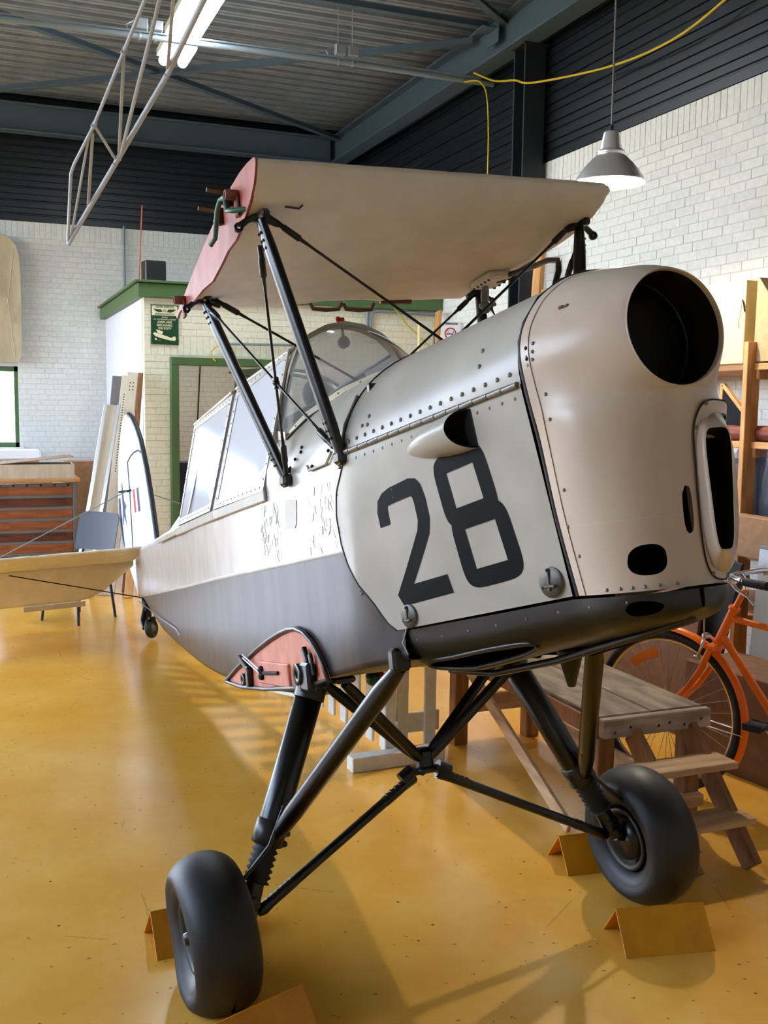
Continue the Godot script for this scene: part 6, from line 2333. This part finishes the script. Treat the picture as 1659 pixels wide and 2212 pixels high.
# ---------------------------------------------------------------- shelves and sheets on the right
func right_side() -> void:
	var t := thing("shelf_rack", "open pine shelf rack standing against the right wall", "shelf", Vector3(4.25, 0, -4.5))
	for z: float in [-1.15, 0.0, 1.15]:
		box("upright", Vector3(-0.315, 1.03, z), Vector3(0.09, 2.06, 0.036), mats.pine, t)
		box("upright", Vector3(0.30, 1.03, z), Vector3(0.09, 2.06, 0.036), mats.pine, t)
	for y: float in [0.55, 0.91, 1.52, 1.945]:
		box("shelf_board", Vector3(0.02, y - 0.018, 0), Vector3(0.66, 0.036, 2.4), mats.pine_h, t)
	for y: float in [1.46, 1.885]:
		for z: float in [-1.15, 0.0, 1.15]: box("bearer", Vector3(0, y, z + 0.03), Vector3(0.6, 0.05, 0.024), mats.pine, t)
	var o := thing("storage_box", "tall cream cardboard box on the top shelf, plain side facing out", "box", Vector3(4.12, 1.945, -4.74))
	box("carton", Vector3(0, 0.225, 0), Vector3(0.42, 0.45, 0.39), mats.cream_box, o, Basis.IDENTITY, 0.004)
	rod("string_tie", [Vector3(-0.213, 0.345, 0.172), Vector3(-0.216, 0.33, 0.185), Vector3(-0.213, 0.28, 0.194)], 0.004, mats.black_matt, o, 6)
	rod("loose_string", [Vector3(-0.214, 0.34, 0.172), Vector3(-0.214, 0.27, 0.165), Vector3(-0.214, 0.22, 0.148), Vector3(-0.214, 0.19, 0.155)], 0.0015, mats.steel_dark, o, 5)
	o = thing("magazine_box", "open cream box with sloping side and a red edged label, top shelf", "box", Vector3(4.15, 1.945, -4.43))
	var st := mb()
	var bs := Basis(Vector3(0, 0, 1), Vector3.UP, Vector3(-1, 0, 0))
	var pg := PackedVector2Array([Vector2(-0.075, 0.01), Vector2(0.075, 0.01), Vector2(0.085, 0.29), Vector2(-0.06, 0.46), Vector2(-0.07, 0.46)])
	plate(st, pg, 0.006, Vector3(-0.20, 0, 0), bs)
	plate(st, pg, 0.006, Vector3(0.20, 0, 0), bs)
	bev(st, Vector3(0, 0.235, -0.072), Vector3(0.40, 0.45, 0.006), Basis.IDENTITY, 0.001)
	bev(st, Vector3(0, 0.012, 0), Vector3(0.40, 0.006, 0.15), Basis.IDENTITY, 0.001)
	put("box_body", st, mats.card_pale, o)
	box("box_front", Vector3(0, 0.15, 0.084), Vector3(0.40, 0.28, 0.006), mats.cream_box, o, Basis.IDENTITY, 0.001)
	st = mb()
	bev(st, Vector3(-0.06, 0.165, 0.088), Vector3(0.24, 0.19, 0.002), Basis.IDENTITY, 0.0005)
	var lb := put("paper_label", st, mats.label_white, o)
	st = mb()
	for q in [[0.0, 0.088, 0.23, 0.006], [0.0, -0.088, 0.23, 0.006], [-0.115, 0, 0.006, 0.18], [0.115, 0, 0.006, 0.18]]: bev(st, Vector3(-0.06 + q[0], 0.165 + q[1], 0.0895), Vector3(q[2], q[3], 0.001), Basis.IDENTITY, 0.0002)
	put("label_border", st, mats.red, lb)
	o = thing("framed_fin", "dark triangular panel edged with yellowed wood on the second shelf", "panel", Vector3(3.99, 1.52, -4.665))
	st = mb()
	plate(st, PackedVector2Array([Vector2(-0.13, 0.02), Vector2(0.22, 0.02), Vector2(0.13, 0.10), Vector2(-0.115, 0.30)]), 0.02, Vector3.ZERO, bs)
	put("dark_skin", st, mats.number_black, o)
	st = mb()
	bar(st, Vector3(0, 0.02, -0.135), Vector3(0, 0.32, -0.12), 0.03, 0.025, Vector3(0, 0, 1))
	bar(st, Vector3(0, 0.315, -0.12), Vector3(0, 0.10, 0.135), 0.03, 0.02)
	put("wooden_edge", st, mats.pine, o)
	o = thing("leather_roll", "reddish brown leather roll lying along the front of the second shelf", "roll", Vector3(4.0, 1.566, -4.45))
	var rp := []
	var rr := []
	for k in 21:
		rp.append(Vector3(0, 0, lerpf(-0.28, 0.62, k / 20.0)))
		rr.append(0.044 + 0.002 * sin(k * 2.1))
	rod("roll", rp, rr, mt("leather", Color(0.42, 0.19, 0.12), 0.45), o, 18)
	rod("strap", [Vector3(0, 0, 0.12), Vector3(0, 0, 0.14)], 0.048, mt("leather_b", Color(0.36, 0.16, 0.10), 0.45), o, 18)
	o = thing("dark_bundle", "black bundle with yellowed tapes on the second shelf right of the upright", "bundle", Vector3(4.15, 1.52, -4.25))
	st = mb()
	var br := []
	for i in 9:
		var f := i / 8.0
		br.append(ring(Vector3(0, 0.10 + 0.01 * sin(f * 5), lerpf(-0.17, 0.35, f)), Vector3(0, 0, 1), 0.095 + 0.02 * sin(f * 9.0), 0.12, 14))
	loft(st, br)
	put("bundle_body", st, mats.black_matt, o)
	for k in 3: rod("tape", [Vector3(-0.125, 0.10, -0.10 + 0.09 * k), Vector3(-0.10, 0.17, -0.12 + 0.1 * k), Vector3(-0.04, 0.215, -0.09 + 0.09 * k)], 0.009, mats.yellow, o, 6)
	o = thing("wrapped_parcel", "bluish parcel in clear plastic wrap under the second shelf", "parcel", Vector3(4.2, 0.91, -4.4))
	st = mb()
	bev(st, Vector3(0.05, 0.26, 0.1), Vector3(0.5, 0.50, 0.9), Basis.IDENTITY, 0.03)
	put("dark_contents", st, mats.steel_dark, o)
	st = mb()
	var wrp := []
	for i in 25:
		var e := PackedVector3Array()
		for j in 13: e.append(Vector3(-0.225 - 0.012 * sin(i * 1.9 + j * 0.7) * sin(j * 1.3), lerpf(0.01, 0.58, j / 12.0), lerpf(-0.38, 0.56, i / 24.0)))
		wrp.append(e)
	grid(st, wrp)
	put("plastic_wrap", st, mats.plastic_wrap, o)
	o = thing("carton", "brown cardboard carton on the low shelf in front of the parcel", "box", Vector3(3.86, 0.91, -4.25))
	box("carton_body", Vector3(0, 0.11, 0), Vector3(0.10, 0.22, 0.62), mats.cardboard, o, Basis.IDENTITY, 0.004)
	# sheets standing behind the bicycle
	o = thing("white_sheet", "glossy bluish white sheet standing on edge behind the bicycle frame", "panel", Vector3(3.70, 0, -3.55))
	box("sheet", Vector3(0, 0.50, 0), Vector3(0.03, 1.0, 1.15), mats.white_panel, o, Basis(Vector3(0, 0, 1), -0.06))
	box("top_edge", Vector3(0.028, 1.0, 0), Vector3(0.036, 0.018, 1.15), mats.grey_metal, o, Basis(Vector3(0, 0, 1), -0.06))
	o = thing("gap_shade", "narrow black strip standing for the shaded gap between the white sheet and the brown one", "panel", Vector3(3.50, 0, -4.22))  # near-black board painted in for the shade of the gap here
	box("sheet", Vector3(0, 0.47, 0), Vector3(0.02, 0.96, 0.22), mats.black_matt, o, Basis(Vector3(1, 0, 0), 0.14) * Basis(Vector3(0, 0, 1), -0.10))
	o = thing("brown_sheet", "brown hardboard sheet leaning behind the bicycle's front wheel", "panel", Vector3(3.42, 0, -4.75))
	box("sheet", Vector3(0, 0.40, 0), Vector3(0.018, 0.82, 1.05), mats.hardboard, o, Basis(Vector3(0, 0, 1), -0.12))
	o = thing("brown_box", "low brown hardboard box on the floor beyond the steps", "box", Vector3(3.42, 0, -3.76))
	box("box_body", Vector3(0.0, 0.24, 0), Vector3(0.36, 0.48, 0.58), mats.hardboard, o, Basis(Vector3.UP, 0.16), 0.004)
	# long timbers in the corner by the column
	o = thing("timber", "tall pine timber leaning beside the dark column, the longer of the pair", "timber", Vector3(4.38, 0, -7.62), 0.0, "")
	st = mb()
	bar(st, Vector3(-0.14, 0, 0.0), Vector3(0.06, 2.97, -0.06), 0.045, 0.12, Vector3(0, 0, 1))
	put("timber_body", st, mats.pine, o)
	o = thing("timber", "shorter pine timber leaning right beside the tall one by the column", "timber", Vector3(4.36, 0, -7.48))
	st = mb()
	bar(st, Vector3(-0.10, 0, 0.0), Vector3(0.06, 2.66, -0.05), 0.045, 0.10, Vector3(0, 0, 1))
	put("timber_body", st, mats.pine, o)
	o = thing("timber", "dark pine plank with a clamp in the office corner behind the cowl", "timber", Vector3(4.35, 0, -9.55))
	st = mb()
	bar(st, Vector3(-0.22, 0, 0.1), Vector3(0.14, 2.66, -0.25), 0.03, 0.11, Vector3(0, 0, 1))
	put("timber_body", st, mats.pine, o)
	st = mb()
	bar(st, Vector3(0.02, 2.30, -0.10), Vector3(0.14, 2.36, -0.14), 0.02, 0.02)
	bar(st, Vector3(0.03, 2.40, -0.12), Vector3(0.03, 2.22, -0.10), 0.016, 0.02)
	put("clamp", st, mats.grey_metal, o)
	o = thing("batten", "thin pale batten upright in the office corner behind the cowl", "batten", Vector3(4.26, 0, -9.75))
	st = mb()
	bar(st, Vector3(-0.05, 0, 0.1), Vector3(0.035, 2.56, -0.1), 0.02, 0.05, Vector3(0, 0, 1))
	put("batten_body", st, mats.cream_box, o)
	# no-smoking notice
	o = thing("notice", "white no-smoking notice with a red ring in the office corner", "notice", Vector3(4.46, 2.41, -9.45), -0.25)
	st = mb()
	bev(st, Vector3.ZERO, Vector3(0.19, 0.26, 0.004), Basis(Vector3(0, 0, 1), -0.08), 0.001)
	put("paper", st, mats.label_white, o)
	st = mb()
	lathe(st, Vector3(0, 0.0, 0.004), Vector3(0, 0, 1), [[0.048, 0.0], [0.048, 0.002], [0.060, 0.002], [0.060, 0.0]], 28)
	bar(st, Vector3(-0.038, 0.036, 0.004), Vector3(0.038, -0.036, 0.004), 0.002, 0.011, Vector3(0, 0, 1))
	put("red_ring", st, mats.red, o)
	st = mb()
	bev(st, Vector3(-0.005, -0.004, 0.003), Vector3(0.07, 0.011, 0.001))
	bev(st, Vector3(0.03, 0.014, 0.003), Vector3(0.006, 0.02, 0.001))
	put("cigarette", st, mats.black_matt, o)
	words(o, "VERBODEN", Vector3(0.005, 0.098, 0.004), 0.026, mats.black_matt)
	words(o, "ROKEN", Vector3(-0.005, -0.098, 0.004), 0.026, mats.black_matt)

func words(parent: Node, txt: String, at: Vector3, size: float, m: Material, turn := 0.0) -> void:
	var tm := TextMesh.new()
	var f := SystemFont.new()
	f.font_names = PackedStringArray(["Droid Sans"])
	f.font_weight = 700
	tm.font = f
	tm.text = txt
	tm.font_size = 32
	tm.pixel_size = size / 32.0
	tm.depth = 0.002
	tm.curve_step = 2.0
	var mi := MeshInstance3D.new()
	mi.mesh = tm
	mi.material_override = m
	mi.name = "lettering"
	mi.position = at
	mi.rotation.y = turn
	parent.add_child(mi, true)

func leaner(called: String, label: String, cat: String, a: Vector3, b: Vector3, w: float, th: float, m: Material, face := Vector3(-0.3, 0, 1)) -> Node3D:
	var o := thing(called, label, cat, a)
	var d := b - a
	var x := d.normalized()
	var z := (face - x * face.dot(x)).normalized()
	var st := mb()
	bev(st, d * 0.5, Vector3(d.length(), w, th), Basis(x, z.cross(x), z), 0.004)
	put("board", st, m, o)
	return o

func back_left() -> void:
	# tall boards leaning on the corner of the office
	var o := leaner("board", "pale drilled board leaning on the office corner, beside the rudder", "board", Vector3(1.055, 0.0, -9.12), Vector3(1.395, 1.96, -9.86), 0.10, 0.022, mats.pale_board)
	var st := mb()
	var d := (Vector3(1.395, 1.96, -9.86) - Vector3(1.055, 0.0, -9.12)).normalized()
	for k in 6: ball(st, d * (1.95 + 0.035 * (k % 3)) + Vector3(0.03 * (k / 3) - 0.02, 0, 0.016), 0.006, 6)
	put("drill_holes", st, mats.black_matt, o)
	leaner("board", "dark brown edge board right behind the pale drilled board", "board", Vector3(1.21, 0.0, -9.25), Vector3(1.475, 1.96, -9.95), 0.05, 0.03, mats.wood_v)
	o = leaner("board", "pale slotted strip leaning left of the drilled board", "board", Vector3(0.985, 0.0, -9.16), Vector3(1.325, 1.93, -9.90), 0.055, 0.02, mats.pale_board)
	d = (Vector3(1.325, 1.93, -9.90) - Vector3(0.985, 0.0, -9.16)).normalized()
	st = mb()
	for k in 30: bev(st, d * (1.15 + 0.026 * k) + Vector3(0.012, 0, 0.012), Vector3(0.014, 0.014, 0.006))
	put("slots", st, mats.black_matt, o)
	leaner("board", "dark grey sheet standing behind the slotted strip", "board", Vector3(1.02, 0.0, -9.55), Vector3(1.285, 1.93, -10.10), 0.10, 0.012, mats.grey_metal)
	o = leaner("channel_section", "silver aluminium channel leaning to the left of the boards", "channel", Vector3(0.80, 0.0, -9.06), Vector3(1.165, 1.66, -9.60), 0.115, 0.012, mats.pale_board)
	d = Vector3(1.165, 1.66, -9.60) - Vector3(0.80, 0.0, -9.06)
	st = mb()
	bar(st, Vector3(-0.055, 0, 0.02), d + Vector3(-0.055, 0, 0.02), 0.035, 0.012)
	bar(st, Vector3(0.06, 0, 0.02), d + Vector3(0.06, 0, 0.02), 0.035, 0.012)
	put("flange", st, mats.alu, o)
	leaner("board", "orange-brown plank low behind the rudder foot", "board", Vector3(1.20, 0.0, -8.95), Vector3(1.33, 0.75, -9.35), 0.07, 0.03, mats.pine)
	# stack of parts drawers
	var cz := -10.0
	o = thing("drawer_cabinet", "metal framed rack of brown wooden parts drawers below the window", "cabinet", Vector3(0.50, 0, cz))
	st = mb()
	for x: float in [-0.36, 0.36]:
		for z: float in [0.0, -0.42]: bev(st, Vector3(x, 0.47, z), Vector3(0.035, 0.94, 0.035))
	for k in 9:
		bev(st, Vector3(0, 0.05 + 0.1075 * k, 0.0), Vector3(0.72, 0.028, 0.02))
	bev(st, Vector3(0.36, 0.47, -0.21), Vector3(0.01, 0.94, 0.42))
	put("rack_frame", st, mats.grey_metal, o)
	for k in 8:
		var dr := box("drawer", Vector3(0, 0.104 + 0.1075 * k, -0.205), Vector3(0.68, 0.079, 0.43), mats.drawer_b if k in [1, 3, 6] else mats.drawer_a, o)
	box("top_board", Vector3(0.01, 0.955, -0.2), Vector3(0.80, 0.035, 0.5), mats.pine_h, o)
	st = mb()
	for k in 6: ball(st, Vector3(-0.3 + 0.12 * k, 0.91, 0.012), 0.012, 8)
	put("rivet_row", st, mats.steel_dark, o)
	o = thing("card_tray", "open flat cardboard tray with folded lid on top of the drawers", "box", Vector3(0.49, 0.973, cz - 0.15))
	st = mb()
	bev(st, Vector3(0, 0.065, 0.17), Vector3(0.74, 0.13, 0.006))
	bev(st, Vector3(0, 0.065, -0.20), Vector3(0.74, 0.13, 0.006))
	bev(st, Vector3(-0.37, 0.065, -0.02), Vector3(0.006, 0.13, 0.37))
	bev(st, Vector3(0.37, 0.065, -0.02), Vector3(0.006, 0.13, 0.37))
	bev(st, Vector3(0, 0.004, -0.02), Vector3(0.74, 0.006, 0.37))
	put("tray", st, mats.pale_board, o)
	st = mb()
	bev(st, Vector3(0.02, 0.165, -0.03), Vector3(0.70, 0.005, 0.40), Basis(Vector3(0, 0, 1), 0.10), 0.001)
	put("folded_lid", st, mats.cardboard, o)
	o = thing("carton", "brown carton standing behind the right end of the parts drawers", "box", Vector3(0.96, 0, cz - 0.66))
	box("carton_body", Vector3(0, 0.55, 0), Vector3(0.30, 1.10, 0.30), mats.cardboard, o)
	o = thing("cupboard", "dark low cupboard behind the parts drawers under the window", "cupboard", Vector3(0.15, 0, -12.3))
	box("cupboard_body", Vector3(0, 0.42, 0), Vector3(1.3, 0.84, 0.6), mats.grey_metal, o)
	o = thing("carton", "small brown carton under the white foam slab", "box", Vector3(0.50, 0.84, -12.3))
	box("carton_body", Vector3(0, 0.09, 0), Vector3(0.34, 0.18, 0.3), mats.cardboard, o)
	o = thing("carton", "small white carton left of the brown one under the foam slab", "box", Vector3(0.16, 0.84, -12.3))
	box("carton_body", Vector3(0, 0.09, 0), Vector3(0.26, 0.18, 0.3), mats.white_wood, o)
	o = thing("foam_slab", "white foam slab lying on two small cartons below the window", "slab", Vector3(0.38, 1.02, -12.3))
	box("slab", Vector3(0, 0.06, 0), Vector3(0.62, 0.11, 0.36), mats.foam, o, Basis.IDENTITY, 0.02)
	# old fabric covered wing panel hung on the back wall
	o = thing("wing_panel", "aged beige fabric covered wing panel hung on the back wall at left", "panel", Vector3(0, 2.13, -12.85))
	var pg := PackedVector2Array([Vector2(-1.0, 0.05), Vector2(-1.0, 1.42), Vector2(0.28, 1.46), Vector2(0.42, 1.42), Vector2(0.50, 1.33), Vector2(0.535, 1.20), Vector2(0.545, 1.0), Vector2(0.545, 0.3), Vector2(0.53, 0.06), Vector2(0.50, 0.0), Vector2(0.2, 0.02)])
	st = mb()
	plate(st, pg, 0.09, Vector3.ZERO, Basis.IDENTITY)
	put("covering", st, mats.hung_fabric, o)
	rod("seam_tape", [Vector3(0.48, 1.3, 0.046), Vector3(0.40, 0.7, 0.046), Vector3(0.47, 0.04, 0.046)], 0.004, mats.pale_board, o, 6)
	rod("seam_tape", [Vector3(-0.3, 0.85, 0.046), Vector3(0.40, 0.72, 0.046)], 0.004, mats.pale_board, o, 6)
	# loudspeaker and copper rod on the office roof
	o = thing("loudspeaker", "small black loudspeaker standing on the corner of the office roof", "speaker", Vector3(1.635, 2.825, -10.06))
	box("cabinet", Vector3(0, 0.10, -0.06), Vector3(0.20, 0.20, 0.16), mats.black, o, Basis(Vector3.UP, 0.12), 0.008)
	box("grille", Vector3(0.012, 0.10, 0.022), Vector3(0.175, 0.18, 0.012), mats.black_matt, o, Basis(Vector3.UP, 0.12), 0.005)
	var cr := rod("copper_rod", [Vector3(1.50, 2.82, -10.16), Vector3(1.545, 3.55, -10.2)], 0.0065, mats.copper, self, 8)
	cr.name = numbered("copper_rod")
	tag(cr, "thin copper rod standing up behind the loudspeaker", "rod")
	# conduits
	var cd := rod("conduit", [Vector3(1.74, 2.6, -12.96), Vector3(1.745, 3.79, -12.96)], 0.016, mats.conduit, self, 8)
	cd.name = numbered("conduit")
	tag(cd, "grey conduit running straight up the back wall left of the office", "conduit")
	cd = rod("conduit", [Vector3(3.80, 2.4, -9.965), Vector3(3.80, 2.575, -9.965), Vector3(3.81, 2.615, -9.965), Vector3(3.84, 2.64, -9.965), Vector3(3.90, 2.648, -9.965), Vector3(4.59, 2.638, -9.965)], 0.017, mats.conduit, self, 10)
	cd.name = numbered("conduit")
	tag(cd, "grey conduit with a bend below the green fascia at the right of the office", "conduit")
	cd = rod("conduit", [Vector3(2.33, 2.262, -9.965), Vector3(3.05, 2.272, -9.965)], 0.013, mats.conduit, self, 8)
	cd.name = numbered("conduit")
	tag(cd, "short level conduit above the office door", "conduit")
	cd = rod("conduit", [Vector3(3.765, 2.40, -9.965), Vector3(3.762, 2.66, -9.965)], 0.017, mats.conduit, self, 8)
	cd.name = numbered("conduit")
	tag(cd, "capped upright conduit stub left of the bent conduit", "conduit")
	var yc := rod("loose_cable", [Vector3(3.93, 2.84, -9.94), Vector3(4.05, 2.68, -9.94), Vector3(4.20, 2.52, -9.94), Vector3(4.46, 2.30, -9.94)], 0.006, mats.yellow, self, 6)
	yc.name = numbered("extension_cable")
	tag(yc, "yellow cable drooping from the fascia towards the office corner", "cable")
	yc = rod("loose_cable_b", [Vector3(2.33, 2.25, -9.955), Vector3(2.24, 2.238, -9.94), Vector3(2.19, 2.225, -9.94), Vector3(2.145, 2.18, -9.93), Vector3(2.15, 2.13, -9.93), Vector3(2.185, 2.09, -9.92)], 0.006, mats.yellow, self, 6)
	yc.name = numbered("extension_cable")
	tag(yc, "loose yellow cable end curling above the green door frame", "cable")
	# enamel sign
	o = thing("enamel_sign", "green and cream enamel sign with a small biplane, airplane mechanic on duty", "sign", Vector3(1.7125, 2.422, -9.985))
	box("sign_plate", Vector3.ZERO, Vector3(0.262, 0.372, 0.006), mats.sign_green, o, Basis.IDENTITY, 0.002)
	box("sign_header", Vector3(0, 0.132, 0.003), Vector3(0.242, 0.092, 0.002), mats.sign_cream, o, Basis.IDENTITY, 0.0005)
	words(o, "CITIES SERVICE", Vector3(0, 0.166, 0.005), 0.0235, mats.sign_green)
	words(o, "AVIATION PRODUCTS", Vector3(0, 0.100, 0.005), 0.0180, mats.sign_green)
	words(o, "NOTICE", Vector3(0, 0.070, 0.004), 0.0155, mats.sign_cream)
	words(o, "U.S. GOVERNMENT LICENSED", Vector3(0, 0.050, 0.004), 0.0150, mats.sign_cream)
	words(o, "AIRPLANE", Vector3(0, 0.024, 0.004), 0.0290, mats.sign_cream)
	words(o, "MECHANIC", Vector3(0, -0.005, 0.004), 0.0290, mats.sign_cream)
	words(o, "ON DUTY", Vector3(0, -0.034, 0.004), 0.0290, mats.sign_cream)
	st = mb()
	for s: float in [-1.0, 1.0]:
		var wg := PackedVector2Array()
		for q in [[0.018, -0.012], [0.035, 0.012], [0.108, 0.014], [0.085, -0.006], [0.055, -0.017]]: wg.append(Vector2(q[0] * s, q[1]))
		plate(st, wg, 0.001, Vector3(0, 0.132, 0.0045), Basis.IDENTITY)
	lathe(st, Vector3(0, 0.132, 0.0045), Vector3(0, 0, 1), [[0.009, 0.0], [0.009, 0.0008], [0.014, 0.0008], [0.014, 0.0]], 20)
	put("wings_emblem", st, mats.sign_green, o)
	st = mb()
	var ap := PackedVector2Array()
	for q in [[-0.112, -0.085], [-0.100, -0.074], [-0.06, -0.082], [-0.02, -0.096], [0.02, -0.108], [0.06, -0.122], [0.075, -0.112], [0.092, -0.106], [0.104, -0.115], [0.104, -0.135], [0.096, -0.148], [0.05, -0.146], [-0.03, -0.128], [-0.09, -0.110]]: ap.append(Vector2(q[0], q[1]))
	plate(st, ap, 0.001, Vector3(0, 0, 0.0042), Basis.IDENTITY)
	var uw := PackedVector2Array()
	for q in [[-0.085, -0.046], [-0.05, -0.052], [-0.018, -0.066], [-0.024, -0.090], [-0.065, -0.080]]: uw.append(Vector2(q[0], q[1]))
	plate(st, uw, 0.001, Vector3(0, 0, 0.0042), Basis.IDENTITY)
	lathe(st, Vector3(-0.086, -0.137, 0.0042), Vector3(0, 0, 1), [[0.0, 0.001], [0.010, 0.001], [0.010, 0.0]], 14)
	bar(st, Vector3(-0.095, -0.146, 0.0042), Vector3(-0.04, -0.150, 0.0042), 0.001, 0.010, Vector3(0, 0, 1))
	put("biplane_print", st, mats.sign_cream, o)
	st = mb()
	for sx: float in [-1.0, 1.0]:
		for sy: float in [-1.0, 1.0]: ball(st, Vector3(0.118 * sx, 0.174 * sy, 0.004), 0.004, 6)
	put("sign_screws", st, mats.grey_metal, o)
	# things seen through the office door
	o = thing("broom", "dark broom handle leaning inside the office doorway", "broom", Vector3(1.98, 0, -10.9))
	rod("handle", [Vector3(0.12, 0.0, 0.0), Vector3(-0.02, 1.62, -0.2)], 0.016, mats.blue, o, 8)
	box("head", Vector3(0.12, 0.04, 0.0), Vector3(0.30, 0.07, 0.06), mats.wood_h, o)
	o = thing("work_stool", "blue-grey cabinet with clutter standing inside the office", "cabinet", Vector3(2.25, 0, -11.3))
	box("body", Vector3(0, 0.40, 0), Vector3(0.55, 0.80, 0.45), mats.chair_blue, o)
	box("top_box", Vector3(-0.05, 0.92, 0), Vector3(0.32, 0.24, 0.3), mats.blue, o)
	rod("wall_cable", [Vector3(0.35, 1.0, -1.66), Vector3(0.42, 2.3, -1.67)], 0.008, mats.black_matt, o, 6)
